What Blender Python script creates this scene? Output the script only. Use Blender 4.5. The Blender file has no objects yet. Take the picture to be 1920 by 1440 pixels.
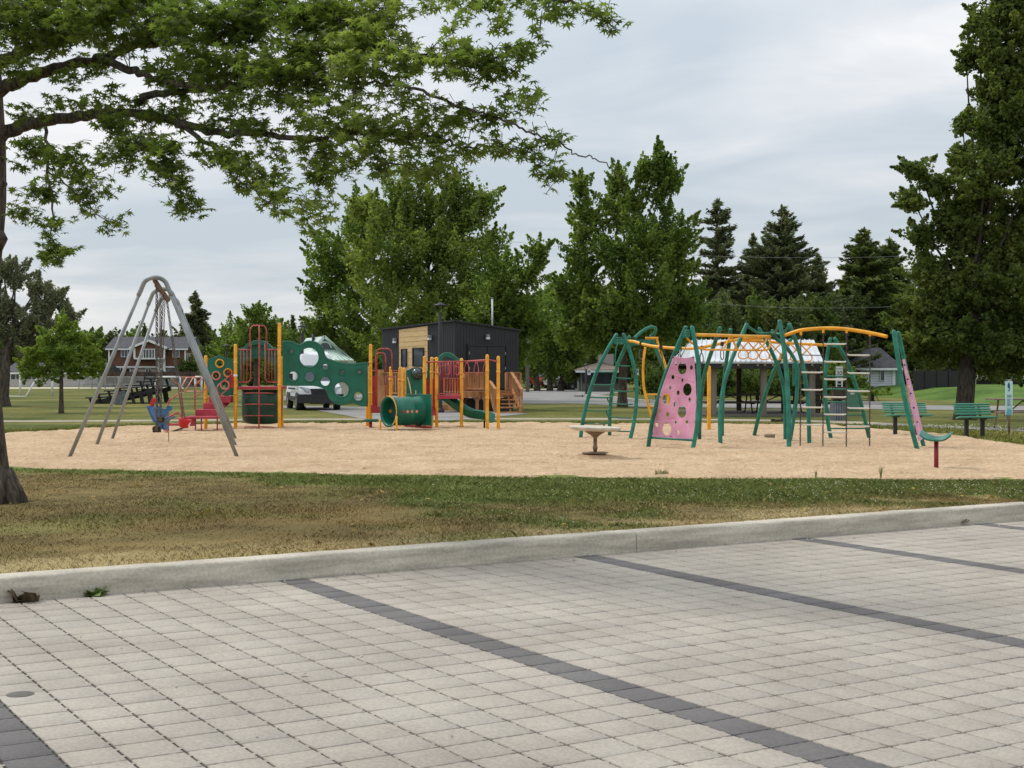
import bpy, bmesh, math, random
import numpy as np
from mathutils import Vector, Matrix
R = math.radians
random.seed(7)
rng = np.random.default_rng(7)
S = bpy.context.scene
COL = S.collection

# ---------------------------------------------------------------- camera
EYE, HY, F = 1.6, 695.0, 2663.0          # eye height, horizon row and focal length of the photograph
cam_d = bpy.data.cameras.new("camera")
cam = bpy.data.objects.new("camera", cam_d); COL.objects.link(cam)
cam.location = (0, 0, EYE); cam.rotation_euler = (R(90), 0, 0)
cam_d.sensor_width = 36.0; cam_d.lens = F / 1920 * 36.0
cam_d.shift_y = -(720 - HY) / 1920
cam_d.clip_start = 0.1; cam_d.clip_end = 3000
S.camera = cam

# ---------------------------------------------------------------- sky, sun, exposure
SUN_EL, SUN_AZ = 52.0, -62.0              # azimuth measured from +Y towards +X
W = bpy.data.worlds.new("World"); S.world = W; W.use_nodes = True
nt = W.node_tree; nt.nodes.clear()
def nd(t, kind, **kw):
    n = t.nodes.new(kind)
    for k, v in kw.items(): setattr(n, k, v)
    return n
out = nd(nt, 'ShaderNodeOutputWorld'); bg = nd(nt, 'ShaderNodeBackground')
sky = nd(nt, 'ShaderNodeTexSky', sky_type='NISHITA', sun_disc=False)
sky.sun_elevation = R(SUN_EL); sky.sun_rotation = R(SUN_AZ)
tc = nd(nt, 'ShaderNodeTexCoord'); sep = nd(nt, 'ShaderNodeSeparateXYZ')
nt.links.new(tc.outputs['Generated'], sep.inputs[0])
def wm(op, a, b=None, c=None):
    n = nd(nt, 'ShaderNodeMath', operation=op)
    for i, v in enumerate((a, b, c)):
        if v is None: continue
        if isinstance(v, (int, float)): n.inputs[i].default_value = v
        else: nt.links.new(v, n.inputs[i])
    return n.outputs[0]
zc = wm('MAXIMUM', sep.outputs[2], 0.0)
den = wm('ADD', zc, 0.10)
cx = wm('DIVIDE', sep.outputs[0], den); cy = wm('DIVIDE', sep.outputs[1], den)
cmb = nd(nt, 'ShaderNodeCombineXYZ')
nt.links.new(wm('ADD', wm('MULTIPLY', cx, 1.0), wm('MULTIPLY', cy, 0.35)), cmb.inputs[0]); nt.links.new(cy, cmb.inputs[1])
def wnoise(scale, detail, rough, dist, loc):
    mp = nd(nt, 'ShaderNodeMapping'); mp.inputs['Location'].default_value = loc
    nt.links.new(cmb.outputs[0], mp.inputs[0])
    n = nd(nt, 'ShaderNodeTexNoise'); nt.links.new(mp.outputs[0], n.inputs['Vector'])
    n.inputs['Scale'].default_value = scale; n.inputs['Detail'].default_value = detail
    n.inputs['Roughness'].default_value = rough; n.inputs['Distortion'].default_value = dist
    return n.outputs['Fac']
n1 = wnoise(0.55, 4, 0.50, 0.6, (3.1, 1.7, 0)); n2 = wnoise(1.7, 7, 0.55, 0.8, (8.2, 4.4, 0))
cl = wm('ADD', wm('MULTIPLY', n1, 0.72), wm('MULTIPLY', n2, 0.28))
ramp = nd(nt, 'ShaderNodeValToRGB'); nt.links.new(cl, ramp.inputs[0])
el = ramp.color_ramp.elements
el[0].position = 0.40; el[0].color = (5.8, 6.5, 7.15, 1)
el[1].position = 0.62; el[1].color = (9.2, 9.2, 9.25, 1)
e = el.new(0.50); e.color = (7.15, 7.55, 8.0, 1)
# the zenith of an overcast sky is brighter than its horizon
gain = wm('ADD', wm('MULTIPLY', zc, 0.75), 0.93)
vm = nd(nt, 'ShaderNodeVectorMath', operation='SCALE'); nt.links.new(ramp.outputs[0], vm.inputs[0]); nt.links.new(gain, vm.inputs['Scale'])
mx = nd(nt, 'ShaderNodeMix', data_type='RGBA'); mx.inputs[0].default_value = 0.9
nt.links.new(sky.outputs[0], mx.inputs[6]); nt.links.new(vm.outputs[0], mx.inputs[7])
nt.links.new(mx.outputs[2], bg.inputs[0]); bg.inputs[1].default_value = 0.1
nt.links.new(bg.outputs[0], out.inputs[0])
W.cycles.sampling_method = 'AUTOMATIC'
sun_d = bpy.data.lights.new("sun", 'SUN'); sun_d.energy = 1.8; sun_d.angle = R(16); sun_d.color = (1.0, 0.95, 0.87)
sun = bpy.data.objects.new("sun", sun_d); COL.objects.link(sun)
sd = Vector((math.sin(R(SUN_AZ)) * math.cos(R(SUN_EL)), math.cos(R(SUN_AZ)) * math.cos(R(SUN_EL)), math.sin(R(SUN_EL))))
sun.rotation_euler = sd.to_track_quat('Z', 'Y').to_euler()
S.cycles.diffuse_bounces = 6
vs = S.view_settings; vs.view_transform = 'Standard'; vs.look = 'None'; vs.exposure = 0.0; vs.gamma = 1.0; vs.use_curve_mapping = False

# ---------------------------------------------------------------- helpers
def Wp(px, py, Y): return Vector(((px - 960) * Y / F, Y, EYE + (HY - py) * Y / F))
def Gp(px, py, z=0.0):
    Y = (EYE - z) * F / (py - HY); return Vector(((px - 960) * Y / F, Y, z))
def GY(py, z=0.0): return (EYE - z) * F / (py - HY)
def s2l(c): return tuple((v / 12.92 if v <= 0.04045 else ((v + 0.055) / 1.055) ** 2.4) for v in c)
def rgb(r, g, b): return s2l((r / 255, g / 255, b / 255))

def mat(name, c, rough=0.5, c2=None, scale=6.0, var=0.12, bump=0.0, bscale=60.0, metal=0.0, spec=0.5, detail=5, stretch=(1, 1, 1), attr=None, trans=0.0, emit=None, alpha=None, fine=0.0, fscale=200.0, bdist=0.01):
    m = bpy.data.materials.new(name); m.use_nodes = True
    t = m.node_tree; t.nodes.clear()
    o = nd(t, 'ShaderNodeOutputMaterial'); p = nd(t, 'ShaderNodeBsdfPrincipled')
    t.links.new(p.outputs[0], o.inputs[0])
    p.inputs['Roughness'].default_value = rough; p.inputs['Metallic'].default_value = metal
    p.inputs['Specular IOR Level'].default_value = spec
    co = nd(t, 'ShaderNodeTexCoord'); mp = nd(t, 'ShaderNodeMapping'); mp.inputs['Scale'].default_value = stretch
    t.links.new(co.outputs['Object'], mp.inputs[0])
    n = nd(t, 'ShaderNodeTexNoise'); n.inputs['Scale'].default_value = scale; n.inputs['Detail'].default_value = detail; n.inputs['Roughness'].default_value = 0.6
    t.links.new(mp.outputs[0], n.inputs['Vector'])
    a = tuple(v * (1 - var) for v in c); b = tuple(min(1, v * (1 + var)) for v in (c2 or c))
    r = nd(t, 'ShaderNodeValToRGB'); r.color_ramp.elements[0].position = 0.34; r.color_ramp.elements[1].position = 0.66
    r.color_ramp.elements[0].color = (*a, 1); r.color_ramp.elements[1].color = (*b, 1)
    t.links.new(n.outputs['Fac'], r.inputs[0]); colour = r.outputs[0]
    if attr:
        at = nd(t, 'ShaderNodeAttribute', attribute_name=attr)
        mm = nd(t, 'ShaderNodeMix', data_type='RGBA', blend_type='MULTIPLY'); mm.inputs[0].default_value = 1.0
        t.links.new(colour, mm.inputs[6]); t.links.new(at.outputs['Color'], mm.inputs[7]); colour = mm.outputs[2]
    if fine:
        n3 = nd(t, 'ShaderNodeTexNoise'); n3.inputs['Scale'].default_value = fscale; n3.inputs['Detail'].default_value = 3
        t.links.new(co.outputs['Object'], n3.inputs['Vector'])
        mr = nd(t, 'ShaderNodeMapRange'); mr.inputs[1].default_value = 0.3; mr.inputs[2].default_value = 0.7; mr.inputs[3].default_value = 1 - fine; mr.inputs[4].default_value = 1 + fine
        t.links.new(n3.outputs['Fac'], mr.inputs[0])
        sc = nd(t, 'ShaderNodeVectorMath', operation='SCALE'); t.links.new(colour, sc.inputs[0]); t.links.new(mr.outputs[0], sc.inputs['Scale']); colour = sc.outputs[0]
    t.links.new(colour, p.inputs['Base Color'])
    if bump:
        n2 = nd(t, 'ShaderNodeTexNoise'); n2.inputs['Scale'].default_value = bscale; n2.inputs['Detail'].default_value = 4
        t.links.new(mp.outputs[0], n2.inputs['Vector'])
        bp = nd(t, 'ShaderNodeBump'); bp.inputs['Strength'].default_value = bump; bp.inputs['Distance'].default_value = bdist
        t.links.new(n2.outputs['Fac'], bp.inputs['Height']); t.links.new(bp.outputs[0], p.inputs['Normal'])
    if trans:
        p.inputs['Transmission Weight'].default_value = trans
    if alpha is not None: p.inputs['Alpha'].default_value = alpha
    return m

def leafmat(name, c1, c2, c3=None, trans=0.3, rough=0.55, nscale=0.35, spec=0.3):
    """leaf tissue: hue differs from leaf to leaf and from bough to bough, and light passes through"""
    m = bpy.data.materials.new(name); m.use_nodes = True
    t = m.node_tree; t.nodes.clear()
    o = nd(t, 'ShaderNodeOutputMaterial'); p = nd(t, 'ShaderNodeBsdfPrincipled')
    p.inputs['Roughness'].default_value = rough; p.inputs['Specular IOR Level'].default_value = spec
    g = nd(t, 'ShaderNodeNewGeometry'); co = nd(t, 'ShaderNodeTexCoord')
    n = nd(t, 'ShaderNodeTexNoise'); n.inputs['Scale'].default_value = nscale; n.inputs['Detail'].default_value = 4
    t.links.new(co.outputs['Object'], n.inputs['Vector'])
    ad = nd(t, 'ShaderNodeMath', operation='MULTIPLY_ADD'); ad.inputs[1].default_value = 0.45; 
    t.links.new(g.outputs['Random Per Island'], ad.inputs[0])
    sc = nd(t, 'ShaderNodeMath', operation='MULTIPLY_ADD'); sc.inputs[1].default_value = 1.3; sc.inputs[2].default_value = -0.38
    t.links.new(n.outputs['Fac'], sc.inputs[0]); t.links.new(sc.outputs[0], ad.inputs[2])
    r = nd(t, 'ShaderNodeValToRGB'); e = r.color_ramp.elements
    e[0].position = 0.08; e[1].position = 0.88; e[0].color = (*c1, 1); e[1].color = (*(c3 or c2), 1)
    if c3: x = e.new(0.55); x.color = (*c2, 1)
    t.links.new(ad.outputs[0], r.inputs[0]); t.links.new(r.outputs[0], p.inputs['Base Color'])
    tr = nd(t, 'ShaderNodeBsdfTranslucent')
    sv = nd(t, 'ShaderNodeVectorMath', operation='MULTIPLY'); sv.inputs[1].default_value = (1.35, 1.45, 0.8)
    t.links.new(r.outputs[0], sv.inputs[0]); t.links.new(sv.outputs[0], tr.inputs[0])
    ms = nd(t, 'ShaderNodeMixShader'); ms.inputs[0].default_value = trans
    t.links.new(p.outputs[0], ms.inputs[1]); t.links.new(tr.outputs[0], ms.inputs[2]); t.links.new(ms.outputs[0], o.inputs[0])
    return m

ROOT = {}
def tag(o, label, cat, group=None):
    o['label'] = label; o['category'] = cat
    if group: o['group'] = group
    return o
def thing(name, loc, label, cat, group=None):
    o = bpy.data.objects.new(name, None); COL.objects.link(o); o.location = loc; o.empty_display_size = 0.2
    ROOT[o.name] = Vector(loc); return tag(o, label, cat, group)
def link_mesh(name, me, m=None, parent=None):
    o = bpy.data.objects.new(name, me); COL.objects.link(o)
    if m is not None and not me.materials:
        for k in (m if isinstance(m, (list, tuple)) else [m]): me.materials.append(k)
    if parent is not None:
        o.parent = parent; off = ROOT[parent.name]; ROOT[o.name] = off
        if off.length: me.transform(Matrix.Translation(-off))
    else: ROOT[o.name] = Vector((0, 0, 0))
    return o
def np_mesh(name, V, k, smooth=False, idx=None):
    """mesh of equal k-gons; V (n,3); idx (m,k) or consecutive"""
    me = bpy.data.meshes.new(name); V = np.ascontiguousarray(V, dtype=np.float32)
    if idx is None: idx = np.arange(len(V), dtype=np.int32).reshape(-1, k)
    idx = np.ascontiguousarray(idx, dtype=np.int32); nf = len(idx)
    me.vertices.add(len(V)); me.vertices.foreach_set('co', V.ravel())
    me.loops.add(nf * k); me.loops.foreach_set('vertex_index', idx.ravel())
    me.polygons.add(nf); me.polygons.foreach_set('loop_start', np.arange(0, nf * k, k, dtype=np.int32))
    me.polygons.foreach_set('loop_total', np.full(nf, k, dtype=np.int32))
    if smooth: me.polygons.foreach_set('use_smooth', np.ones(nf, dtype=bool))
    me.update(calc_edges=True); return me
def set_col(me, cols, name='tint'):
    a = me.color_attributes.new(name, 'FLOAT_COLOR', 'POINT')
    c = np.ones((len(me.vertices), 4), dtype=np.float32); c[:, :3] = cols
    a.data.foreach_set('color', c.ravel())

class MB:
    def __init__(s): s.v = []; s.f = []; s.s = []; s.mi = []; s.cur = 0
    def add(s, vs, fs, smooth=False):
        b = len(s.v); s.v += [tuple(x) for x in vs]
        for f in fs: s.f.append(tuple(i + b for i in f)); s.s.append(smooth); s.mi.append(s.cur)
        return s
    def box(s, c, d, rot=None):
        c = Vector(c); q = []
        for z in (-.5, .5):
            for x, y in ((-.5, -.5), (.5, -.5), (.5, .5), (-.5, .5)):
                w = Vector((x * d[0], y * d[1], z * d[2]))
                if rot is not None: w = rot @ w
                q.append(c + w)
        return s.add(q, [(3, 2, 1, 0), (4, 5, 6, 7), (0, 1, 5, 4), (1, 2, 6, 5), (2, 3, 7, 6), (3, 0, 4, 7)])
    def bar(s, p, q, w, h, up=(0, 0, 1)):
        p, q = Vector(p), Vector(q); d = q - p; L = d.length; d.normalize()
        x = d.cross(Vector(up)); 
        if x.length < 1e-4: x = d.cross(Vector((1, 0, 0)))
        x.normalize(); z = x.cross(d)
        return s.box((p + q) / 2, (w, L, h), Matrix((x, d, z)).transposed())
    def tube(s, pts, r, n=10, closed=False, cap=True, round_end=False):
        P = [Vector(p) for p in pts]; m = len(P)
        rr = list(r) if isinstance(r, (list, tuple)) else [r] * m
        if round_end:
            for e_, nb in ((0, 1), (-1, -2)):
                d = (P[e_] - P[nb]).normalized(); R0 = rr[e_]
                ex = [(P[e_] + d * R0 * math.sin(a), R0 * math.cos(a)) for a in (0.5, 1.0, 1.45)]
                if e_ == 0: P = [x[0] for x in reversed(ex)] + P; rr = [x[1] for x in reversed(ex)] + rr
                else: P = P + [x[0] for x in ex]; rr = rr + [x[1] for x in ex]
            m = len(P)
        T = []
        for i in range(m):
            a = P[(i - 1) % m] if (closed or i) else P[i]; b = P[(i + 1) % m] if (closed or i < m - 1) else P[i]
            T.append((b - a).normalized())
        ref = Vector((0, 0, 1)) if abs(T[0].z) < 0.9 else Vector((1, 0, 0))
        N = T[0].cross(ref).normalized(); vs = []
        for i in range(m):
            if i:
                N = (N - T[i] * N.dot(T[i]))
                if N.length < 1e-5: N = T[i].orthogonal()
                N.normalize()
            B = T[i].cross(N)
            for k in range(n):
                a = 2 * math.pi * k / n; vs.append(P[i] + (N * math.cos(a) + B * math.sin(a)) * rr[i])
        fs = []
        for i in range(m if closed else m - 1):
            j = (i + 1) % m
            for k in range(n): fs.append((i * n + k, i * n + (k + 1) % n, j * n + (k + 1) % n, j * n + k))
        s.add(vs, fs, True)
        if cap and not closed:
            b = len(s.v) - m * n
            for ring in (list(range(n))[::-1], [(m - 1) * n + k for k in range(n)]):
                s.f.append(tuple(b + i for i in ring)); s.s.append(False); s.mi.append(s.cur)
        return s
    def lathe(s, prof, c, n=24, M=None, smooth=True):
        c = Vector(c); vs = []
        for r, z in prof:
            for k in range(n):
                a = 2 * math.pi * k / n; w = Vector((r * math.cos(a), r * math.sin(a), z))
                if M is not None: w = M @ w
                vs.append(c + w)
        m = len(prof); fs = []
        for i in range(m - 1):
            for k in range(n): fs.append((i * n + k, i * n + (k + 1) % n, (i + 1) * n + (k + 1) % n, (i + 1) * n + k))
        s.add(vs, fs, smooth); b = len(s.v) - m * n
        for ring in (list(range(n))[::-1], [(m - 1) * n + k for k in range(n)]):
            s.f.append(tuple(b + i for i in ring)); s.s.append(False); s.mi.append(s.cur)
        return s
    def prism(s, poly, t0, t1, M=Matrix()):
        """polygon in local xy, extruded along local z"""
        n = len(poly); vs = [M @ Vector((x, y, t0)) for x, y in poly] + [M @ Vector((x, y, t1)) for x, y in poly]
        fs = [tuple(range(n))[::-1], tuple(range(n, 2 * n))] + [(i, (i + 1) % n, n + (i + 1) % n, n + i) for i in range(n)]
        return s.add(vs, fs)
    def quad(s, a, b, c, d): return s.add([a, b, c, d], [(0, 1, 2, 3)])
    def build(s, name, m=None, parent=None, bevel=0, seg=2, fixn=False):
        me = bpy.data.meshes.new(name); me.from_pydata([tuple(x) for x in s.v], [], s.f)
        me.polygons.foreach_set('use_smooth', s.s); me.polygons.foreach_set('material_index', s.mi); me.update()
        if fixn:
            bm = bmesh.new(); bm.from_mesh(me); bmesh.ops.recalc_face_normals(bm, faces=bm.faces); bm.to_mesh(me); bm.free()
        o = link_mesh(name, me, m, parent)
        if bevel:
            b = o.modifiers.new('edge', 'BEVEL'); b.width = bevel; b.segments = seg; b.limit_method = 'ANGLE'; b.angle_limit = R(35); b.harden_normals = False
        return o

def spline(pts, n=6, closed=False):
    """Catmull-Rom through the points"""
    P = [Vector(p) for p in pts]; m = len(P); o = []
    for i in range(m if closed else m - 1):
        if closed: a, b, c, d = P[(i - 1) % m], P[i], P[(i + 1) % m], P[(i + 2) % m]
        else: a, b, c, d = P[max(i - 1, 0)], P[i], P[i + 1], P[min(i + 2, m - 1)]
        for k in range(n):
            t = k / n; o.append(0.5 * ((2 * b) + (c - a) * t + (2 * a - 5 * b + 4 * c - d) * t * t + (3 * b - a - 3 * c + d) * t ** 3))
    if not closed: o.append(P[-1])
    return o
def arc(c, ru, rv, u, v, a0, a1, n=12):
    c, u, v = Vector(c), Vector(u), Vector(v)
    return [c + u * ru * math.cos(R(a0 + (a1 - a0) * i / n)) + v * rv * math.sin(R(a0 + (a1 - a0) * i / n)) for i in range(n + 1)]

def panel(name, outline, holes, thick, M, m, parent, bevel=0.004):
    """flat board with round holes: outline and holes in local xy; M places it"""
    cu = bpy.data.curves.new(name, 'CURVE'); cu.dimensions = '2D'; cu.fill_mode = 'BOTH'; cu.extrude = thick / 2 - bevel; cu.bevel_depth = bevel; cu.bevel_resolution = 2
    for pl in [outline] + holes:
        sp = cu.splines.new('POLY'); sp.points.add(len(pl) - 1); sp.use_cyclic_u = True
        for i, p in enumerate(pl): sp.points[i].co = (p[0], p[1], 0, 1)
    ob = bpy.data.objects.new(name, cu); COL.objects.link(ob)
    dg = bpy.context.evaluated_depsgraph_get(); dg.update()
    me = bpy.data.meshes.new_from_object(ob.evaluated_get(dg)); bpy.data.objects.remove(ob); bpy.data.curves.remove(cu)
    me.materials.clear(); me.transform(M); me.name = name
    return link_mesh(name, me, m, parent)
def ell(cx, cy, rx, ry=None, n=24): return [(cx + rx * math.cos(2 * math.pi * k / n), cy + (ry or rx) * math.sin(2 * math.pi * k / n)) for k in range(n)]
def frame(o, ux, uy):
    """matrix with origin o, local x along ux, local y along uy"""
    ux, uy = Vector(ux).normalized(), Vector(uy).normalized(); uz = ux.cross(uy)
    M = Matrix((ux, uy, uz)).transposed().to_4x4(); M.translation = Vector(o); return M
def text(name, body, size, M, m, parent, align='CENTER', ext=0.002):
    cu = bpy.data.curves.new(name, 'FONT'); cu.body = body; cu.size = size; cu.align_x = align; cu.align_y = 'CENTER'; cu.extrude = ext
    ob = bpy.data.objects.new(name, cu); COL.objects.link(ob)
    dg = bpy.context.evaluated_depsgraph_get(); dg.update()
    me = bpy.data.meshes.new_from_object(ob.evaluated_get(dg)); bpy.data.objects.remove(ob); bpy.data.curves.remove(cu)
    me.materials.clear(); me.transform(M); me.name = name
    return link_mesh(name, me, m, parent)
def copy_tree(o, loc, rz=0.0, label=None, scale=None):
    c = o.copy(); COL.objects.link(c); c.location = loc; c.rotation_euler = (0, 0, rz)
    if scale: c.scale = (scale,) * 3 if isinstance(scale, (int, float)) else scale
    if label: c['label'] = label
    for ch in list(o.children):
        d = ch.copy(); COL.objects.link(d); d.parent = c
        for g in ch.children:
            h = g.copy(); COL.objects.link(h); h.parent = d
    return c

# value noise for heights and tints
_L = rng.random((256, 256))
def vnoise(x, y):
    xi = np.floor(x).astype(int); yi = np.floor(y).astype(int); fx = x - xi; fy = y - yi
    fx = fx * fx * (3 - 2 * fx); fy = fy * fy * (3 - 2 * fy)
    a = _L[xi % 256, yi % 256]; b = _L[(xi + 1) % 256, yi % 256]; c = _L[xi % 256, (yi + 1) % 256]; d = _L[(xi + 1) % 256, (yi + 1) % 256]
    return (a * (1 - fx) + b * fx) * (1 - fy) + (c * (1 - fx) + d * fx) * fy
def fbm(x, y, o=4):
    t = 0; s = 0; a = 1
    for i in range(o): t = t + a * vnoise(x * 2 ** i + 17.3 * i, y * 2 ** i + 5.1 * i); s += a; a *= 0.5
    return t / s
def sdist(x, y, poly):
    """signed distance to a polygon, positive inside"""
    d = np.full(x.shape, 1e9); ins = np.zeros(x.shape, bool); n = len(poly)
    for i in range(n):
        ax, ay = poly[i][:2]; bx, by = poly[(i + 1) % n][:2]
        ex, ey = bx - ax, by - ay; t = np.clip(((x - ax) * ex + (y - ay) * ey) / (ex * ex + ey * ey + 1e-12), 0, 1)
        d = np.minimum(d, np.hypot(x - ax - t * ex, y - ay - t * ey))
        c = ((ay > y) != (by > y)) & (x < (bx - ax) * (y - ay) / (by - ay + 1e-12) + ax); ins ^= c
    return np.where(ins, d, -d)
def smooth(a, b, x): t = np.clip((x - a) / (b - a), 0, 1); return t * t * (3 - 2 * t)

# ---------------------------------------------------------------- materials
M_pave = mat('paver_concrete', rgb(165, 156, 145), 0.85, rgb(175, 167, 155), scale=0.9, var=0.06, bump=0.3, bscale=140, attr='tint', fine=0.14, fscale=55, spec=0.25)
M_joint = mat('joint_grit', rgb(72, 66, 60), 0.95, scale=60, var=0.4, bump=0.6, bscale=180)
M_kerb = mat('kerb_concrete', rgb(168, 161, 147), 0.85, rgb(198, 190, 174), scale=1.8, var=0.09, bump=0.5, bscale=46, stretch=(0.5, 1, 7), fine=0.13, fscale=38, spec=0.2, detail=8)
M_sand = mat('play_sand', rgb(193, 163, 130), 0.95, rgb(203, 176, 144), scale=0.8, var=0.06, bump=1.0, bscale=10, fine=0.17, fscale=18, spec=0.1, bdist=0.10)
M_lawn = mat('lawn', rgb(72, 88, 40), 0.95, rgb(118, 112, 62), scale=0.2, var=0.2, bump=0.8, bscale=9, fine=0.28, fscale=4.5, spec=0.1, bdist=0.04, detail=8)
M_soil = mat('thatch', (1, 1, 1), 0.95, scale=14, var=0.14, attr='tint', fine=0.16, fscale=50, bump=0.4, bscale=60, spec=0.1)
M_blade = mat('grass_blade', (1, 1, 1), 0.75, scale=3, var=0.12, attr='tint', spec=0.2)
M_asph = mat('asphalt', rgb(128, 126, 124), 0.9, rgb(142, 139, 135), scale=0.4, var=0.07, bump=0.3, bscale=60, fine=0.1, fscale=20)
M_gravel = mat('gravel_path', rgb(150, 140, 122), 0.95, rgb(168, 156, 136), scale=0.6, var=0.12, bump=0.6, bscale=30, fine=0.2, fscale=14)
M_conc = mat('pale_concrete', rgb(176, 173, 166), 0.85, scale=3, var=0.1, bump=0.2)
M_green = mat('green_paint', rgb(8, 98, 78), 0.38, rgb(16, 116, 94), scale=5, var=0.2, bump=0.03, bscale=30, fine=0.06, fscale=40)
M_gplas = mat('green_plastic', rgb(6, 92, 72), 0.42, rgb(12, 104, 82), scale=3, var=0.10, bump=0.05, bscale=40, fine=0.06, fscale=30)
M_dgplas = mat('dark_green_plastic', rgb(4, 52, 36), 0.45, rgb(10, 66, 46), scale=3, var=0.12, bump=0.05, bscale=40)
M_teal = mat('bench_green', rgb(66, 134, 112), 0.55, rgb(84, 150, 126), scale=6, var=0.12, bump=0.1, bscale=60, stretch=(1, 6, 6))
M_yel = mat('yellow_paint', rgb(232, 158, 18), 0.38, rgb(240, 172, 36), scale=5, var=0.12, bump=0.03, bscale=30, fine=0.05, fscale=40)
M_red = mat('red_paint', rgb(148, 26, 40), 0.45, rgb(168, 44, 54), scale=4, var=0.15, bump=0.04, bscale=40, fine=0.08, fscale=30)
M_maroon = mat('faded_red_coating', rgb(160, 44, 58), 0.6, rgb(176, 64, 78), scale=4, var=0.12, bump=0.08, bscale=60, fine=0.08, fscale=40)
M_rpipe = mat('red_pipe', rgb(158, 50, 52), 0.45, rgb(182, 84, 78), scale=7, var=0.15, fine=0.08, fscale=40)
M_pink = mat('pink_plastic', rgb(208, 138, 168), 0.5, rgb(218, 156, 182), scale=2.5, var=0.10, bump=0.04, bscale=40, fine=0.05, fscale=30)
M_pinkring = mat('faded_pink_plastic', rgb(222, 130, 110), 0.5, rgb(232, 156, 132), scale=8, var=0.1)
M_galv = mat('galvanised_steel', rgb(126, 130, 130), 0.5, rgb(150, 154, 153), scale=5, var=0.12, metal=0.3, bump=0.05, bscale=40, stretch=(1, 1, 0.3), fine=0.06, fscale=30)
M_rust = mat('rusty_steel', rgb(86, 66, 52), 0.8, rgb(112, 92, 76), scale=14, var=0.3, bump=0.2, bscale=60)
M_chain = mat('chain_steel', rgb(66, 62, 58), 0.6, rgb(96, 90, 84), scale=20, var=0.2, metal=0.2)
M_rung = mat('pale_rung', rgb(224, 220, 208), 0.5, scale=10, var=0.08)
M_black = mat('black_metal', rgb(24, 24, 26), 0.5, rgb(32, 32, 34), scale=5, var=0.15)
M_rubber = mat('black_rubber', rgb(32, 31, 31), 0.8, scale=10, var=0.15)
M_blue = mat('blue_plastic', rgb(22, 74, 122), 0.45, rgb(52, 104, 150), scale=6, var=0.12)
M_brightred = mat('bright_red_plastic', rgb(190, 22, 36), 0.45, scale=5, var=0.12)
M_bronze = mat('weathered_metal', rgb(120, 104, 84), 0.6, rgb(142, 126, 104), scale=8, var=0.15, metal=0.2)
M_bark = mat('bark', rgb(48, 42, 36), 0.95, rgb(92, 82, 70), scale=20, var=0.3, bump=1.0, bscale=30, stretch=(1, 1, 0.2), bdist=0.06, detail=8)
M_darkbark = mat('dark_bark', rgb(40, 36, 32), 0.95, rgb(70, 62, 54), scale=16, var=0.3, bump=0.7, bscale=26, stretch=(1, 1, 0.25), bdist=0.03)
M_white = mat('white_paint', rgb(226, 228, 228), 0.5, scale=4, var=0.04)
M_sid = mat('pale_siding', rgb(216, 222, 226), 0.6, scale=2, var=0.05)
M_glass = mat('window_glass', rgb(34, 42, 48), 0.08, rgb(60, 70, 76), scale=0.8, var=0.2, spec=0.8)
M_hut = mat('black_cladding', rgb(32, 33, 36), 0.55, rgb(38, 39, 42), scale=2, var=0.08, bump=0.06, bscale=30)
M_cedar = mat('pale_cladding_board', rgb(206, 172, 120), 0.6, rgb(222, 190, 140), scale=5, var=0.08, stretch=(1, 1, 8), bump=0.08)
M_deckw = mat('cedar_timber', rgb(158, 104, 66), 0.75, rgb(184, 132, 88), scale=6, var=0.16, bump=0.15, bscale=40, stretch=(1, 1, 0.3))
M_brick = mat('brown_siding', rgb(98, 66, 52), 0.85, rgb(110, 76, 60), scale=2, var=0.1, bump=0.15)
M_stucco = mat('grey_stucco', rgb(170, 162, 156), 0.85, scale=2, var=0.06, bump=0.15)
M_shingle = mat('dark_shingle', rgb(64, 64, 68), 0.9, rgb(78, 78, 82), scale=3, var=0.15, bump=0.3, bscale=12)
M_roofmet = mat('pale_metal_roof', rgb(196, 200, 204), 0.45, rgb(212, 216, 220), scale=1.5, var=0.08)
M_greenroof = mat('pale_green_roof', rgb(196, 214, 204), 0.5, rgb(208, 224, 214), scale=1.5, var=0.06)
M_sage = mat('sage_wall', rgb(104, 142, 128), 0.6, scale=2, var=0.08)
M_wood = mat('dark_timber', rgb(52, 44, 38), 0.85, rgb(70, 60, 52), scale=6, var=0.2, bump=0.2, stretch=(1, 1, 0.3))
M_gwood = mat('grey_timber', rgb(118, 106, 92), 0.85, rgb(136, 122, 106), scale=6, var=0.15, bump=0.2, stretch=(0.3, 1, 1))
M_polew = mat('grey_pole_wood', rgb(108, 102, 92), 0.9, rgb(128, 122, 110), scale=6, var=0.15, stretch=(1, 1, 0.1))
M_carw = mat('white_car_paint', rgb(222, 224, 226), 0.25, scale=2, var=0.02)
M_carr = mat('red_car_paint', rgb(160, 24, 30), 0.25, scale=2, var=0.06)
M_cark = mat('dark_car_paint', rgb(40, 42, 46), 0.25, scale=2, var=0.06)
M_carg = mat('silver_car_paint', rgb(150, 154, 158), 0.3, scale=2, var=0.05, metal=0.4)
M_trim = mat('dark_trim', rgb(38, 38, 40), 0.6, scale=6, var=0.1)
M_lens = mat('headlamp_lens', rgb(196, 204, 210), 0.12, rgb(130, 138, 146), scale=14, var=0.1, spec=0.8)
M_sign = mat('sign_face', rgb(226, 228, 228), 0.5, scale=4, var=0.03)
M_signb = mat('pale_blue_sign', rgb(186, 222, 226), 0.5, rgb(206, 234, 236), scale=2, var=0.03)
M_ink = mat('sign_ink', rgb(26, 26, 28), 0.6, scale=6, var=0.05)
M_inkt = mat('teal_ink', rgb(40, 96, 112), 0.6, scale=6, var=0.08)
M_bin = mat('grey_slat', rgb(98, 104, 112), 0.6, rgb(112, 118, 124), scale=5, var=0.1)
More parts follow.
